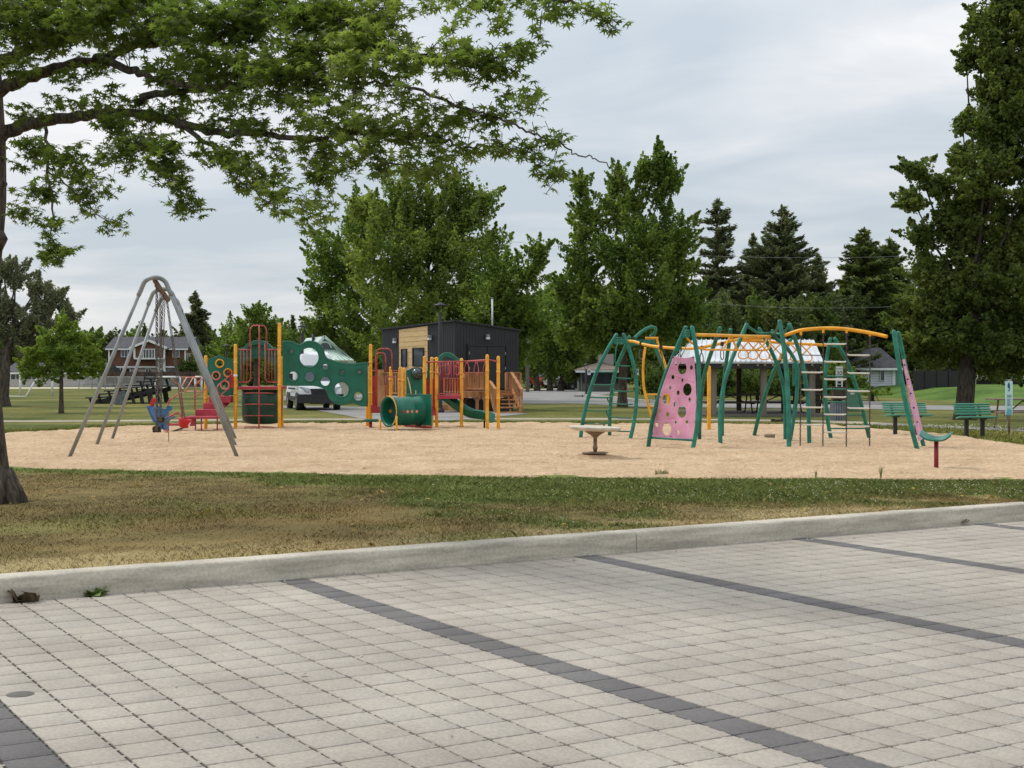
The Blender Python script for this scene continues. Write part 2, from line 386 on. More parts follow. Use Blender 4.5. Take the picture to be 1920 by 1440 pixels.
L_oak = leafmat('oak_leaf', rgb(80, 97, 46), rgb(110, 126, 62), rgb(148, 158, 90), 0.55)
L_maple = leafmat('maple_leaf', rgb(88, 106, 50), rgb(122, 138, 68), rgb(168, 174, 98), 0.55, nscale=0.4)
L_green = leafmat('poplar_leaf', rgb(84, 106, 50), rgb(114, 134, 64), rgb(154, 166, 88), 0.55, nscale=0.4)
L_dark = leafmat('dark_leaf', rgb(72, 90, 46), rgb(98, 116, 60), rgb(134, 146, 80), 0.5, nscale=0.4)
L_fresh = leafmat('linden_leaf', rgb(92, 114, 46), rgb(124, 144, 60), rgb(152, 162, 80), 0.5, nscale=0.6)
L_ndl = leafmat('spruce_needle', rgb(76, 84, 60), rgb(104, 112, 82), rgb(132, 136, 102), 0.35, nscale=0.4)
L_cedar = leafmat('cedar_spray', rgb(72, 84, 48), rgb(100, 112, 66), rgb(130, 138, 82), 0.4, nscale=0.4)
M_clover = mat('clover_head', rgb(216, 214, 192), 0.8, scale=9, var=0.08)
L_pine = leafmat('pine_needle', rgb(102, 110, 86), rgb(126, 130, 102), rgb(146, 146, 118), 0.3, nscale=0.5)
# ================================================================ GROUND
def structure(o): o['kind'] = 'structure'; return o
def stuff(o): o['kind'] = 'stuff'; return o
TH = R(31.0); U2 = (math.cos(TH), math.sin(TH)); V2 = (-math.sin(TH), math.cos(TH))
def ab(a, b, z=0.0): return Vector((a * U2[0] + b * V2[0], a * U2[1] + b * V2[1], z))
PZ = -0.17; BK = 11.3
# lawn: everything behind the kerb, out to the horizon
m = MB(); m.add([ab(-900, 11.49), ab(900, 11.49), ab(1500, 1600), ab(-1500, 1600)], [(0, 1, 2, 3)])
structure(m.build('lawn', M_lawn))
# paving: bedding sheet and single pavers
m = MB(); m.add([ab(-60, -60, PZ - 0.0075), ab(90, -60, PZ - 0.0075), ab(90, 11.5, PZ - 0.0075), ab(-60, 11.5, PZ - 0.0075)], [(0, 1, 2, 3)])
structure(m.build('paving_bed', M_joint))
cols = []
st = [-1.55, 1.45, 4.60, 7.59, 10.33, 13.11, 15.9, 18.7, 21.5]
for i in range(len(st) - 1):
    cols.append((st[i] - .1225, st[i] + .1225, True))
    w = (st[i + 1] - st[i] - .245) / 11
    for k in range(11): cols.append((st[i] + .1225 + k * w, st[i] + .1225 + (k + 1) * w, False))
PV, PF, PT = [], [], []
J = 0.0080; CH = 0.003
nb = 0
for (a0, a1, dark) in cols:
    for k in range(54):
        b1 = BK - k * 0.27 + 0.0; b0 = b1 - 0.27
        if (a0 + b0 * 0.1) > 26: continue
        t = (0.38, 0.395, 0.45) if dark else (1, 1, 1); _c = ab((a0 + a1) / 2, b0); _s = float(fbm(np.array([_c.x * .45]), np.array([_c.y * .45]), 3)[0]); t = tuple(q * (0.93 + 0.14 * _s) for q in t)
        g = rng.normal(1, 0.014 if not dark else 0.04); hue = rng.normal(0, 0.004)
        t = (t[0] * g * (1 + hue), t[1] * g, t[2] * g * (1 - hue))
        dz = rng.normal(0, 0.0005); tx, ty = rng.normal(0, 0.0004, 2)
        A0, A1, B0, B1 = a0 + J, a1 - J, b0 + J, b1 - J
        rings = [(0, -0.045), (0, -CH * 0.8), (CH, 0)]
        base = len(PV)
        for ins, z in rings:
            for x, y, sx, sy in ((A0 + ins, B0 + ins, -1, -1), (A1 - ins, B0 + ins, 1, -1), (A1 - ins, B1 - ins, 1, 1), (A0 + ins, B1 - ins, -1, 1)):
                PV.append(ab(x + rng.normal(0, .0007), y + rng.normal(0, .0007), PZ + z + dz + sx * tx + sy * ty)); PT.append(t)
        PF.append((base + 8, base + 9, base + 10, base + 11))
        for r_ in (0, 4):
            for q in range(4): PF.append((base + r_ + q, base + r_ + (q + 1) % 4, base + r_ + 4 + (q + 1) % 4, base + r_ + 4 + q))
        # spacer nibs that bridge the joints
        L, Wd = A1 - A0, B1 - B0
        for f_ in (0.22, 0.72):
            for (x0, x1, y0, y1) in ((A0 + L * f_, A0 + L * (f_ + 0.13), B1 - 0.001, B1 + 2 * J), (A1 - 0.001, A1 + 2 * J, B0 + Wd * f_, B0 + Wd * (f_ + 0.13))):
                base = len(PV); z = PZ - 0.0035
                PV += [ab(x0, y0, z), ab(x1, y0, z), ab(x1, y1, z), ab(x0, y1, z)]; PT += [(t[0] * .9, t[1] * .9, t[2] * .9)] * 4
                PF.append((base, base + 1, base + 2, base + 3))
me = np_mesh('paving', np.array([tuple(v) for v in PV]), 4, idx=np.array(PF)); set_col(me, np.array(PT))
structure(link_mesh('paving', me, M_pave))
# kerb: cast lengths with a battered, rounded face
KA = [-58, -6, 8.22, 14.1, 20, 26, 80]
prof = [(BK - 0.01, PZ - 0.05), (BK + 0.0, PZ), (BK + 0.008, -0.09), (BK + 0.014, -0.006), (BK + 0.02, 0.008), (BK + 0.034, 0.018), (BK + 0.055, 0.022), (BK + 0.20, 0.024), (BK + 0.215, 0.018), (BK + 0.22, -0.12)]
for i in range(len(KA) - 1):
    a0, a1 = KA[i] + 0.004, KA[i + 1] - 0.004; m = MB(); n = max(2, int((a1 - a0) / 0.12)) if a1 - a0 < 16 else 40
    n = min(n, 120); vs = []
    for k in range(n + 1):
        a = a0 + (a1 - a0) * k / n; e = 0.006 if k in (0, n) else 0
        for (b, z) in prof: vs.append(ab(a, b + rng.normal(0, 0.0012) + e * 0.5, z - e * 0.6 + (rng.normal(0, 0.001) if z > -0.1 else 0)))
    q = len(prof)
    fs = [(k * q + j, (k + 1) * q + j, (k + 1) * q + j + 1, k * q + j + 1) for k in range(n) for j in range(q - 1)]
    m.add(vs, fs, True); m.add(vs[:q], [tuple(range(q))]); m.add(vs[-q:], [tuple(range(q))[::-1]])
    o = m.build('kerb', M_kerb); o.rotation_euler = (0, 0, 0); structure(o)

# grass strip between kerb and sand ----------------------------------------
SAND = [Gp(*p)[:2] for p in [(-420, 874), (-60, 877), (30, 882), (300, 887), (640, 893), (960, 898.5), (1300, 901.5), (1920, 905), (2120, 906), (2330, 880), (2120, 852), (1920, 834), (1800, 817), (1640, 803), (1560, 797.5), (1300, 795.5), (960, 794), (500, 794), (250, 800), (20, 812), (-160, 824), (-500, 845)]]
def near_edge(x):
    pts = sorted([p for p in SAND[:9]]); return np.interp(x, [p[0] for p in pts], [p[1] for p in pts])
def kerb_y(x): return (11.51 - V2[0] * x) / V2[1]
def strip_tint(x, y):
    """how green or dry the turf is at each spot"""
    ek = y - kerb_y(x); es = near_edge(x) - y
    n1 = fbm(x * 0.9, y * 0.9 + 7, 4); n2 = fbm(x * 3.1 + 40, y * 3.1, 3)
    gw = np.interp(x, [-8, -4, -1.5, 0.5, 3.5, 6, 12], [0.5, 0.9, 3.0, 4.8, 3.4, 2.6, 2.4])
    green = smooth(0.5, -0.5, (es - gw) / (0.45 * gw + 0.3) + (n1 - 0.5) * 3.2)
    green = np.clip(green + smooth(0.62, 0.75, n1) * 0.7 * smooth(-3, 1, x) + smooth(0.55, 0.7, n1) * 0.35 * smooth(0, -4, x), 0, 1)
    dry = smooth(1.5, 0.3, ek + (n2 - 0.5) * 1.2)
    tan = np.array(rgb(156, 140, 100)); brown = np.array(rgb(112, 99, 62)); gr = np.array(rgb(86, 100, 48)); ol = np.array(rgb(108, 112, 62))
    br = brown[None] * (1 - n2[:, None] * 0.9 + 0.45) * 1.0
    c = br * (1 - dry[:, None]) + tan[None] * dry[:, None]
    lt = smooth(0.5, 0.75, fbm(x * 0.5 + 11, y * 0.7 + 3, 3))[:, None] * 0.5
    c = c * (1 - lt) + np.array(rgb(140, 116, 74))[None] * lt
    g = (gr[None] * (1 - n2[:, None]) + ol[None] * n2[:, None]) * (1.05 + 0.4 * n1[:, None])
    return (c * (1 - green[:, None]) + g * green[:, None]) * 1.22, green, dry
nx, ny = 170, 90
gx = np.linspace(-16, 20, nx); tt = np.linspace(0, 1, ny)
X, T = np.meshgrid(gx, tt, indexing='ij'); ky = kerb_y(X); Y = ky + T * (np.maximum(near_edge(X), ky + 0.3) + 0.9 - ky)
Z = 0.003 + 0.03 * (fbm(X * 1.5, Y * 1.5, 3) - 0.5) * smooth(0, 0.6, Y - ky) + 0.012
Vv = np.stack([X, Y, Z], -1).reshape(-1, 3)
ii = (np.arange(nx - 1)[:, None] * ny + np.arange(ny - 1)[None]).ravel()
idx = np.stack([ii, ii + ny, ii + ny + 1, ii + 1], -1)
me = np_mesh('turf_ground', Vv, 4, True, idx); c, _, _ = strip_tint(Vv[:, 0], Vv[:, 1]); set_col(me, c * 1.0)
structure(link_mesh('turf_ground', me, M_soil))
def blades(n, x, y, h, w, lean, cols, z0=0.0):
    a = rng.random(n) * 2 * math.pi; b = rng.random(n) * 2 * math.pi; ln = lean * rng.random(n) * h
    dx, dy = np.cos(a) * w, np.sin(a) * w
    V = np.zeros((n, 5, 3)); zz = np.full(n, z0)
    mx, my = x + np.cos(b) * ln * 0.3, y + np.sin(b) * ln * 0.3
    V[:, 0] = np.stack([x - dx, y - dy, zz], -1); V[:, 1] = np.stack([x + dx, y + dy, zz], -1)
    V[:, 2] = np.stack([mx + dx * .8, my + dy * .8, zz + h * 0.6], -1); V[:, 4] = np.stack([mx - dx * .8, my - dy * .8, zz + h * 0.6], -1)
    V[:, 3] = np.stack([x + np.cos(b) * ln, y + np.sin(b) * ln, zz + h], -1)
    return V.reshape(-1, 3), np.repeat(cols, 5, 0)
n = 330000
x = rng.uniform(-10.5, 12.5, n); u = rng.random(n); ky = kerb_y(x); es = near_edge(x)
y = ky - 0.02 + u * (es + 0.12 - ky); w_ok = (np.abs(x) < y * 0.36 + 1.8); x, y = x[w_ok], y[w_ok]; n = len(x)
c, gr, dry = strip_tint(x, y); es = near_edge(x) - y
h = rng.uniform(0.014, 0.042, n) * (0.75 + 0.7 * gr) * (0.75 + 0.6 * fbm(x * 1.3, y * 1.3, 3)); h *= 1 - 0.25 * (es < 0.3) * rng.random(n); h *= 1 + 0.9 * ((y - kerb_y(x)) < 0.12) * rng.random(n) ** 2
straw = rng.random(n) < 0.16 * (1 - gr * 0.7)
c = c * rng.uniform(0.65, 1.35, (n, 1)); c[straw] = np.array(rgb(176, 156, 108)) * rng.uniform(0.7, 1.1, (straw.sum(), 1))
V, C = blades(n, x, y, h, rng.uniform(0.002, 0.0042, n), 1.6, c, 0.006)
me = np_mesh('grass', V, 5); set_col(me, C); stuff(link_mesh('grass', me, M_blade))
# clover heads in the green turf
n = 5200; x = rng.uniform(-5, 12, n); ky = kerb_y(x); es = near_edge(x); y = ky + rng.random(n) * (es - ky)
_, gr, _ = strip_tint(x, y); k = (gr > 0.55) & (rng.random(n) < smooth(-2.0, 2.5, x) * 0.42) & (fbm(x * 1.2 + 5, y * 1.2, 3) > 0.45)
x, y = x[k], y[k]
def clover(x, y, r0=0.0075, z0=0.05):
    n = len(x); O = np.array([[1, 0, 0], [0, 1, 0], [-1, 0, 0], [0, -1, 0], [0, 0, 1], [0, 0, -1]]) * r0
    P = np.stack([x, y, rng.uniform(z0 * 0.7, z0 * 1.3, n)], -1); V = P[:, None] + O[None] * rng.uniform(0.6, 1.2, (n, 1, 1))
    f = np.array([[0, 1, 4], [1, 2, 4], [2, 3, 4], [3, 0, 4], [1, 0, 5], [2, 1, 5], [3, 2, 5], [0, 3, 5]])
    return V.reshape(-1, 3), (np.arange(n)[:, None, None] * 6 + f[None]).reshape(-1, 3)
V, I = clover(x, y); stuff(link_mesh('clover_flowers', np_mesh('clover_flowers', V, 3, True, I), M_clover))

# sand --------------------------------------------------------------------
dx = 0.06
gx = np.arange(-16, 19.5, dx); gy = np.arange(19.0, 43.6, dx)
X, Y = np.meshgrid(gx, gy, indexing='ij'); wob = (fbm(X * 0.8, Y * 0.8, 3) - 0.5) * 0.5
D = sdist(X, Y, SAND) + wob * 0.8
Hh = 0.030 * (fbm(X * 0.35 + 3, Y * 0.35, 2) - 0.4) + 0.055 * (fbm(X * 2.1, Y * 2.1, 3) - 0.5) + 0.075 * (fbm(X * 5.5 + 9, Y * 5.5, 2) - 0.5)
Zs = -0.05 + (0.085 + Hh * 0.9) * smooth(-0.05, 0.5, D)
# heap around the spinner's foot
sp = Gp(1116, 862); rr_ = np.hypot(X - sp.x, Y - sp.y); Zs += 0.07 * smooth(0.62, 0.12, rr_)
for (hx, hy, hr, hd) in ((-6.75, 27.0, .55, .06), (-7.1, 28.7, .55, .06), (-7.55, 31.2, .5, .06), (-7.5, 32.3, .5, .05), (-.55, 39.6, .6, .06), (3.4, 29.0, .6, .05), (6.6, 29.6, 1.0, .05)):
    Zs -= hd * np.exp(-((X - hx) ** 2 + (Y - hy) ** 2) / hr ** 2) - hd * .45 * np.exp(-(np.hypot(X - hx, Y - hy) - hr * 1.5) ** 2 / .05)
Zs = np.where(D > 0.7, np.maximum(Zs, 0.010 + 0.006 * fbm(X * 6, Y * 6, 2)), Zs)
keep = D > -0.12
ii = (np.arange(len(gx) - 1)[:, None] * len(gy) + np.arange(len(gy) - 1)[None]); ok = keep[:-1, :-1]
ii = ii[ok]; ny = len(gy); idx = np.stack([ii, ii + ny, ii + ny + 1, ii + 1], -1)
used, inv = np.unique(idx.ravel(), return_inverse=True)
Vv = np.stack([X, Y, Zs], -1).reshape(-1, 3)[used]
structure(link_mesh('sand', np_mesh('sand', Vv, 4, True, inv.reshape(-1, 4)), M_sand))
def sandz(x, y):
    return 0.03
# tufts along the far and right rim of the sand, and the clover lawn at the right
pts = []
far = [Gp(*p) for p in [(2120, 852), (1920, 834), (1800, 817), (1640, 803), (1560, 797.5), (1300, 795.5), (960, 794), (500, 794), (250, 800), (20, 812), (-160, 824)]]
for i in range(len(far) - 1):
    p, q = far[i], far[i + 1]; k = int((q - p).length * 420)
    for _ in range(k):
        t = random.random(); v = p.lerp(q, t); d = abs(random.gauss(0, 0.5)); nrm = Vector((-(q - p).y, (q - p).x, 0)).normalized(); nrm = -nrm if nrm.y < 0 and i > 2 else nrm
        if i <= 2: nrm = Vector((0.6, 0.8, 0)); d *= 3.2
        pts.append((v.x + nrm.x * d, v.y + nrm.y * d))
pts = np.array(pts); n = len(pts); gg = fbm(pts[:, 0] * 0.8, pts[:, 1] * 0.8, 3)
c = np.array(rgb(104, 118, 52))[None] * (1 - gg[:, None]) + np.array(rgb(134, 128, 70))[None] * gg[:, None]; c = c * rng.uniform(0.7, 1.3, (n, 1))
V, C = blades(n, pts[:, 0], pts[:, 1], rng.uniform(0.03, 0.085, n), rng.uniform(0.006, 0.013, n), 1.4, c * 1.35)
me = np_mesh('rim_grass', V, 5); set_col(me, C); stuff(link_mesh('rim_grass', me, M_blade))
n = 700; x = rng.uniform(8.5, 17, n); y = rng.uniform(30.5, 40, n); P = [(9.8, 40.5), (11, 38), (16, 30.2), (20, 30), (20, 35), (13.5, 39.6)]
k = sdist(x, y, P) > 0; V, I = clover(x[k], y[k], 0.017, 0.10); stuff(link_mesh('rim_clover_flowers', np_mesh('rim_clover_flowers', V, 3, True, I), M_clover))

# roads, drive and paths ---------------------------------------------------
def sheet(name, px, z, m_, kind=True):
    m = MB(); P = [Gp(*p) for p in px]; m.add([(p.x, p.y, z) for p in P], [tuple(range(len(P)))])
    o = m.build(name, m_); bmx = bmesh.new(); bmx.from_mesh(o.data); bmesh.ops.triangulate(bmx, faces=bmx.faces); bmesh.ops.recalc_face_normals(bmx, faces=bmx.faces); bmx.to_mesh(o.data); bmx.free()
    return structure(o)
def ribbon(name, cl, w, z, m_):
    P = spline([Gp(*p) for p in cl], 6); vs = []
    for i, p in enumerate(P):
        d = (P[min(i + 1, len(P) - 1)] - P[max(i - 1, 0)]).normalized(); nn = Vector((-d.y, d.x, 0)); ww = w * (1 + 0.06 * math.sin(i * 1.7))
        vs += [p + nn * ww / 2, p - nn * ww / 2]
    m = MB(); m.add([(v.x, v.y, z) for v in vs], [(2 * i, 2 * i + 1, 2 * i + 3, 2 * i + 2) for i in range(len(P) - 1)])
    return structure(m.build(name, m_, fixn=True))
ribbon('gravel_path', [(-400, 791), (0, 790), (250, 789), (500, 787), (700, 786), (960, 785.5), (1200, 786), (1400, 788), (1560, 791), (1640, 795)], 1.5, 0.006, M_gravel)
ribbon('asphalt_path', [(1640, 795), (1700, 798), (1800, 802), (1900, 805.5), (2100, 813), (2400, 828)], 1.5, 0.010, M_asph)
sheet('driveway', [(440, 759.5), (560, 761), (700, 763.5), (880, 769), (990, 776), (900, 785), (840, 789), (690, 788), (651, 780), (574, 766.5), (480, 765)], 0.012, M_asph)
sheet('road', [(900, 757), (981, 757.5), (1082, 757), (1230, 764), (1500, 766), (1800, 769), (2200, 771), (2300, 764), (1800, 761), (1500, 758), (1230, 756), (1096, 744.5), (1137, 739.5), (1180, 733.5), (1137, 729), (1060, 731), (981, 734), (800, 737), (640, 741), (500, 744), (500, 750), (700, 752)], 0.010, M_asph)
sheet('pavement', [(930, 734.2), (981, 733.6), (1060, 730.6), (1140, 728.6), (1140, 727.2), (1060, 729), (981, 731.6), (930, 732)], 0.05, M_conc)
m = MB(); P = spline([Gp(*p) for p in [(1082, 745), (1092, 744.2), (1110, 745.5), (1160, 750), (1223, 756), (1400, 757.5), (1700, 760)]], 5)
for i in range(len(P) - 1): m.bar(P[i] + Vector((0, 0, .05)), P[i + 1] + Vector((0, 0, .05)), 0.35, 0.22)
structure(m.build('road_kerb', M_conc))
sheet('field_track', [(-400, 729.6), (60, 728.8), (345, 728.6), (345, 726.4), (60, 726.6), (-400, 727.2)], 0.012, mat('pale_track', rgb(206, 196, 170), 0.9))
# raised lawn beyond the road at the right
X, Y = np.meshgrid(np.linspace(22, 75, 40), np.linspace(64, 125, 40), indexing='ij')
Z = -0.05 + 0.65 * smooth(64, 84, Y + (fbm(X * 0.2, Y * 0.2, 2) - 0.5) * 3) * smooth(22, 27, X)
ii = (np.arange(39)[:, None] * 40 + np.arange(39)[None]).ravel()
structure(link_mesh('grass_bank', np_mesh('grass_bank', np.stack([X, Y, Z], -1).reshape(-1, 3), 4, True, np.stack([ii, ii + 40, ii + 41, ii + 1], -1)), mat('bank_lawn', rgb(70, 98, 40), 0.95, rgb(94, 118, 54), scale=0.25, var=0.14, bump=0.6, bscale=6, fine=0.2, fscale=4, spec=0.1, detail=7)))
# ================================================================ SWINGS
def frame_xy(px, py):  # ground point
    g = Gp(px, py); return g
sw = thing('swing_frame', Gp(290, 842), 'tall grey galvanised swing frame of three arched bents', 'swing frame')
TOPZ = 3.36; ASH = [0.03, -0.075, -0.13]
A = [(Gp(125, 858), Gp(450, 858)), (Gp(176, 838), Gp(447, 838)), (Gp(207, 824), Gp(446, 823.5))]
apex = []
for L, Rr in A:
    c = (L + Rr) / 2; c = c + (Rr - L).normalized() * ASH[len(apex)]; apex.append(Vector((c.x, c.y, TOPZ - 0.045)))
    half = (Rr - L).length / 2; u = (Rr - L).normalized()
    # the bent pipe: legs straight to a tight bend
    def leg(side):
        foot = (L if side < 0 else Rr) + Vector((0, 0, -0.12)); el_ = c + u * side * 0.295 + Vector((0, 0, TOPZ - 0.36)); return foot, el_
    for side in (-1, 1):
        f_, e_ = leg(side); MB().tube([f_, e_], 0.035, 14).build('leg', M_galv, sw)
    pts = []
    for k in range(13):
        a = math.pi * k / 12; pts.append(c - u * 0.225 * math.cos(a) + Vector((0, 0, TOPZ - 0.22 + 0.175 * math.sin(a))))
    d0 = (leg(-1)[0] - leg(-1)[1]).normalized(); d1 = (leg(1)[0] - leg(1)[1]).normalized()
    pts = [leg(-1)[1] + d0 * 0.02] + pts[1:-1] + [leg(1)[1] + d1 * 0.02]
    MB().tube(spline(pts, 3), 0.042, 14).build('top_bend', M_galv, sw)
for i in (0, 1): MB().tube([apex[i] + Vector((0, 0, -0.06)), apex[i + 1] + Vector((0, 0, -0.06))], 0.045, 12).build('top_beam', M_rust, sw)
def beam(t): # t in 0..2 along the axis
    i = min(int(t), 1); return apex[i].lerp(apex[i + 1], t - i) + Vector((0, 0, -0.06))
def chain(p, q, link=0.07, r=0.0058, slack=0.0):
    m = MB(); p, q = Vector(p), Vector(q); d = q - p; n = max(3, int(d.length / (link * 0.78))); d.normalize()
    x = d.orthogonal().normalized(); y = d.cross(x)
    for k in range(n):
        c = p.lerp(q, (k + 0.5) / n); w = x if k % 2 else y; h = link / 2
        pts = [c - d * h * .6 + w * h * .35, c + d * h * .6 + w * h * .35, c + d * h + w * 0, c + d * h * .6 - w * h * .35, c - d * h * .6 - w * h * .35, c - d * h]
        m.tube(pts, r, 4, closed=True)
    return m
for t in (0.14, 0.32, 0.62, 0.84, 1.15, 1.38, 1.6, 1.82):
    b = beam(t); MB().box(b + Vector((0, 0, -0.055)), (0.05, 0.07, 0.07)).build('hanger', M_rust, sw, bevel=0.01)
ax = (apex[1] - apex[0]); ax.z = 0; ax.normalize(); sd_ = Vector((ax.y, -ax.x, 0))
def belt_swing(t0, t1, z, lab):
    a, b = beam(t0) + Vector((0, 0, -0.09)), beam(t1) + Vector((0, 0, -0.09)); mid = (a + b) / 2
    root = thing('belt_swing', (mid.x, mid.y, z), lab, 'swing', 'belt swings hanging from the frame')
    ea, eb = mid - ax * 0.24, mid + ax * 0.24; ea.z = eb.z = z + 0.10
    chain(a, ea).build('chain', M_chain, root); chain(b, eb).build('chain', M_chain, root)
    m = MB(); n = 10; vs = []
    for k in range(n + 1):
        s = -1 + 2 * k / n; c = mid + ax * 0.25 * s; c.z = z + 0.085 * s * s
        for w, zz in ((-.075, .012), (.075, .012), (.075, -.014), (-.075, -.014)): vs.append(c + sd_ * w + Vector((0, 0, zz)))
    m.add(vs, [(k * 4 + j, k * 4 + (j + 1) % 4, (k + 1) * 4 + (j + 1) % 4, (k + 1) * 4 + j) for k in range(n) for j in range(4)], False)
    m.add(vs[:4], [(0, 1, 2, 3)]); m.add(vs[-4:], [(3, 2, 1, 0)])
    m.build('seat', M_rubber, root, bevel=0.006, fixn=True)
    for e in (ea, eb): MB().bar(e + Vector((0, 0, -0.07)), e + Vector((0, 0, 0.03)), 0.03, 0.06).build('clasp', M_chain, root)
belt_swing(0.14, 0.32, 0.44, 'black belt swing hanging lowest, nearest the front bent')
belt_swing(0.62, 0.84, 0.56, 'black belt swing hanging slightly higher, next to the middle bent')
# moulded blue seat with a red harness
def W8(x, y, Y): return Wp(260 + x / 9.6, 680 + y / 9.6, Y)
Y0 = 31.0; a, b = beam(1.15) + Vector((0, 0, -.09)), beam(1.38) + Vector((0, 0, -.09))
root = thing('adaptive_swing', W8(400, 1000, Y0), 'moulded blue swing seat with high back and red straps', 'swing')
side = Vector((0.15, 1, 0)).normalized() * 0.2
prof = [W8(*p, Y0) for p in [(225, 770), (290, 900), (350, 1010), (400, 1060), (470, 1010), (600, 960), (600, 990), (500, 1050), (460, 1120), (490, 1190), (450, 1200), (395, 1110), (320, 1060), (250, 900), (200, 780)]]
m = MB(); n_ = len(prof); vs = [p - side for p in prof] + [p + side for p in prof]
m.add(vs, [tuple(range(n_)), tuple(range(n_, 2 * n_))[::-1]] + [(i, n_ + i, n_ + (i + 1) % n_, (i + 1) % n_) for i in range(n_)])
m.build('seat_shell', M_blue, root, bevel=0.012, fixn=True)
wing = [W8(*p, Y0 - 0.22) for p in [(320, 780), (395, 780), (410, 830), (500, 830), (500, 775), (600, 775), (600, 860), (530, 880), (520, 970), (400, 985), (330, 900)]]
m = MB(); n_ = len(wing); off = Vector((0, 0.03, 0)); vs = wing + [p + off for p in wing]
m.add(vs, [tuple(range(n_)), tuple(range(n_, 2 * n_))[::-1]] + [(i, (i + 1) % n_, n_ + (i + 1) % n_, n_ + i) for i in range(n_)])
m.build('side_wing', M_blue, root, bevel=0.006, fixn=True)
for dx in (0, 38): MB().bar(W8(215 + dx, 775, Y0 - 0.15 + dx * .006), W8(265 + dx, 640, Y0 - 0.15 + dx * .006), 0.05, 0.05).build('headrest_pad', M_brightred, root, bevel=0.012)
MB().bar(W8(430, 1060, Y0), W8(490, 1200, Y0), 0.30, 0.03).build('leg_rest', M_blue, root, bevel=0.008)
MB().bar(W8(470, 1200, Y0), W8(520, 1255, Y0), 0.26, 0.02).build('foot_strap', M_pinkring, root)
MB().tube(spline([W8(*p, Y0 - .1) for p in [(410, 1030), (480, 1000), (570, 965), (640, 930)]], 4), 0.018, 6).build('harness_strap', M_brightred, root)
chain(a, W8(330, 800, Y0 - .2)).build('chain', M_chain, root); chain(b, W8(400, 800, Y0 + .2)).build('chain', M_chain, root)
MB().tube([W8(*p, Y0) for p in [(500, 1200), (538, 1260), (543, 1440), (543, 1455)]], 0.008, 5).build('dangling_strap', M_rust, root)
# red toddler bucket pulled aside
Y0 = 32.3; a, b = beam(1.6) + Vector((0, 0, -.09)), beam(1.82) + Vector((0, 0, -.09))
root = thing('bucket_swing', W8(830, 1100, Y0), 'red toddler bucket swing hanging askew on slanting chains', 'swing')
e1, e2 = W8(790, 1000, Y0 - .14), W8(830, 1000, Y0 + .14)
chain(a, e1).build('chain', M_chain, root); chain(b, e2).build('chain', M_chain, root)
c = W8(822, 1090, Y0); m = MB()
for i, (r0, r1, z0, z1) in enumerate(((0.10, 0.155, -0.09, 0.05), (0.155, 0.15, 0.05, 0.10))):
    pass
m.lathe([(0.02, -0.1), (0.10, -0.095), (0.125, -0.03), (0.15, 0.06), (0.155, 0.11), (0.135, 0.11), (0.12, 0.03), (0.085, -0.06), (0.02, -0.07)], c, 16, Matrix.Rotation(R(14), 3, 'Y')); m.build('bucket', M_brightred, root)
MB().tube([c + Vector((-.14, 0, .11)), e1], 0.012, 6).build('hanger', M_brightred, root); MB().tube([c + Vector((.14, 0, .13)), e2], 0.012, 6).build('hanger', M_brightred, root)
MB().box(c + Vector((0.12, -0.06, -0.02)), (0.05, 0.012, 0.09), Matrix.Rotation(R(20), 3, 'Y')).build('leg_guard', M_rung, root)

# ================================================================ PLAY STRUCTURE
def c2(x, y): return 360 + x / 5.144, 560 + y / 5.144
def c3(x, y): return 660 + x / 4.965, 540 + y / 4.965
def w2(x, y, Y): return Wp(*c2(x, y), Y)
def w3(x, y, Y): return Wp(*c3(x, y), Y)
ps = thing('play_structure', Gp(600, 806), 'large play structure of yellow posts with green panels, red decks and a slide', 'play structure')
def post(px, by, ty, rr=0.046, Yo=None):
    Y = Yo or GY(by); x = (px - 960) * Y / F; z = EYE + (HY - ty) * Y / F
    MB().tube([(x, Y, -0.15), (x, Y, z - 0.05)], rr, 14, round_end=True).build('post', M_yel, ps)
    for zz in (0.42 * z, 0.78 * z): MB().tube([(x, Y, zz - .028), (x, Y, zz + .028)], rr + .008, 14).build('clamp', M_yel, ps)
    return Vector((x, Y, z))
pA = post(385.7, 806, 666); pB = post(441.6, 806, 644.6); pC = post(524, 807, 604.7); pD = post(694.8, 804, 644.7); pD2 = post(688.8, 803.2, 686, Yo=40.3)
pC2 = post(528.6, 804, 668, Yo=39.6); pE = post(732.5, 804, 687, Yo=40.2); pF = post(750, 803.5, 688, Yo=40.4); pG = post(757.7, 804, 689, Yo=39.7)
pH = post(796, 805.5, 667); pI = post(809.4, 801.5, 669); pJ = post(818.7, 804, 669); pK = post(865.4, 804, 671); pL = post(913.6, 807, 664); pM = post(934.3, 806.5, 667)
MB().box(pB * Vector((1, 1, 0)) if False else Vector((pB.x, pB.y - 0.0, 1.47)), (0.1, 0.1, 0.07)).build('post_sticker', M_sign, ps, bevel=0.02)
def pipe(name, pts, r=0.017, m_=None, sp=0, n=8, parent=None, closed=False): return MB().tube(spline(pts, sp) if sp else pts, r, n, closed=closed).build(name, m_ or M_rpipe, parent or ps)
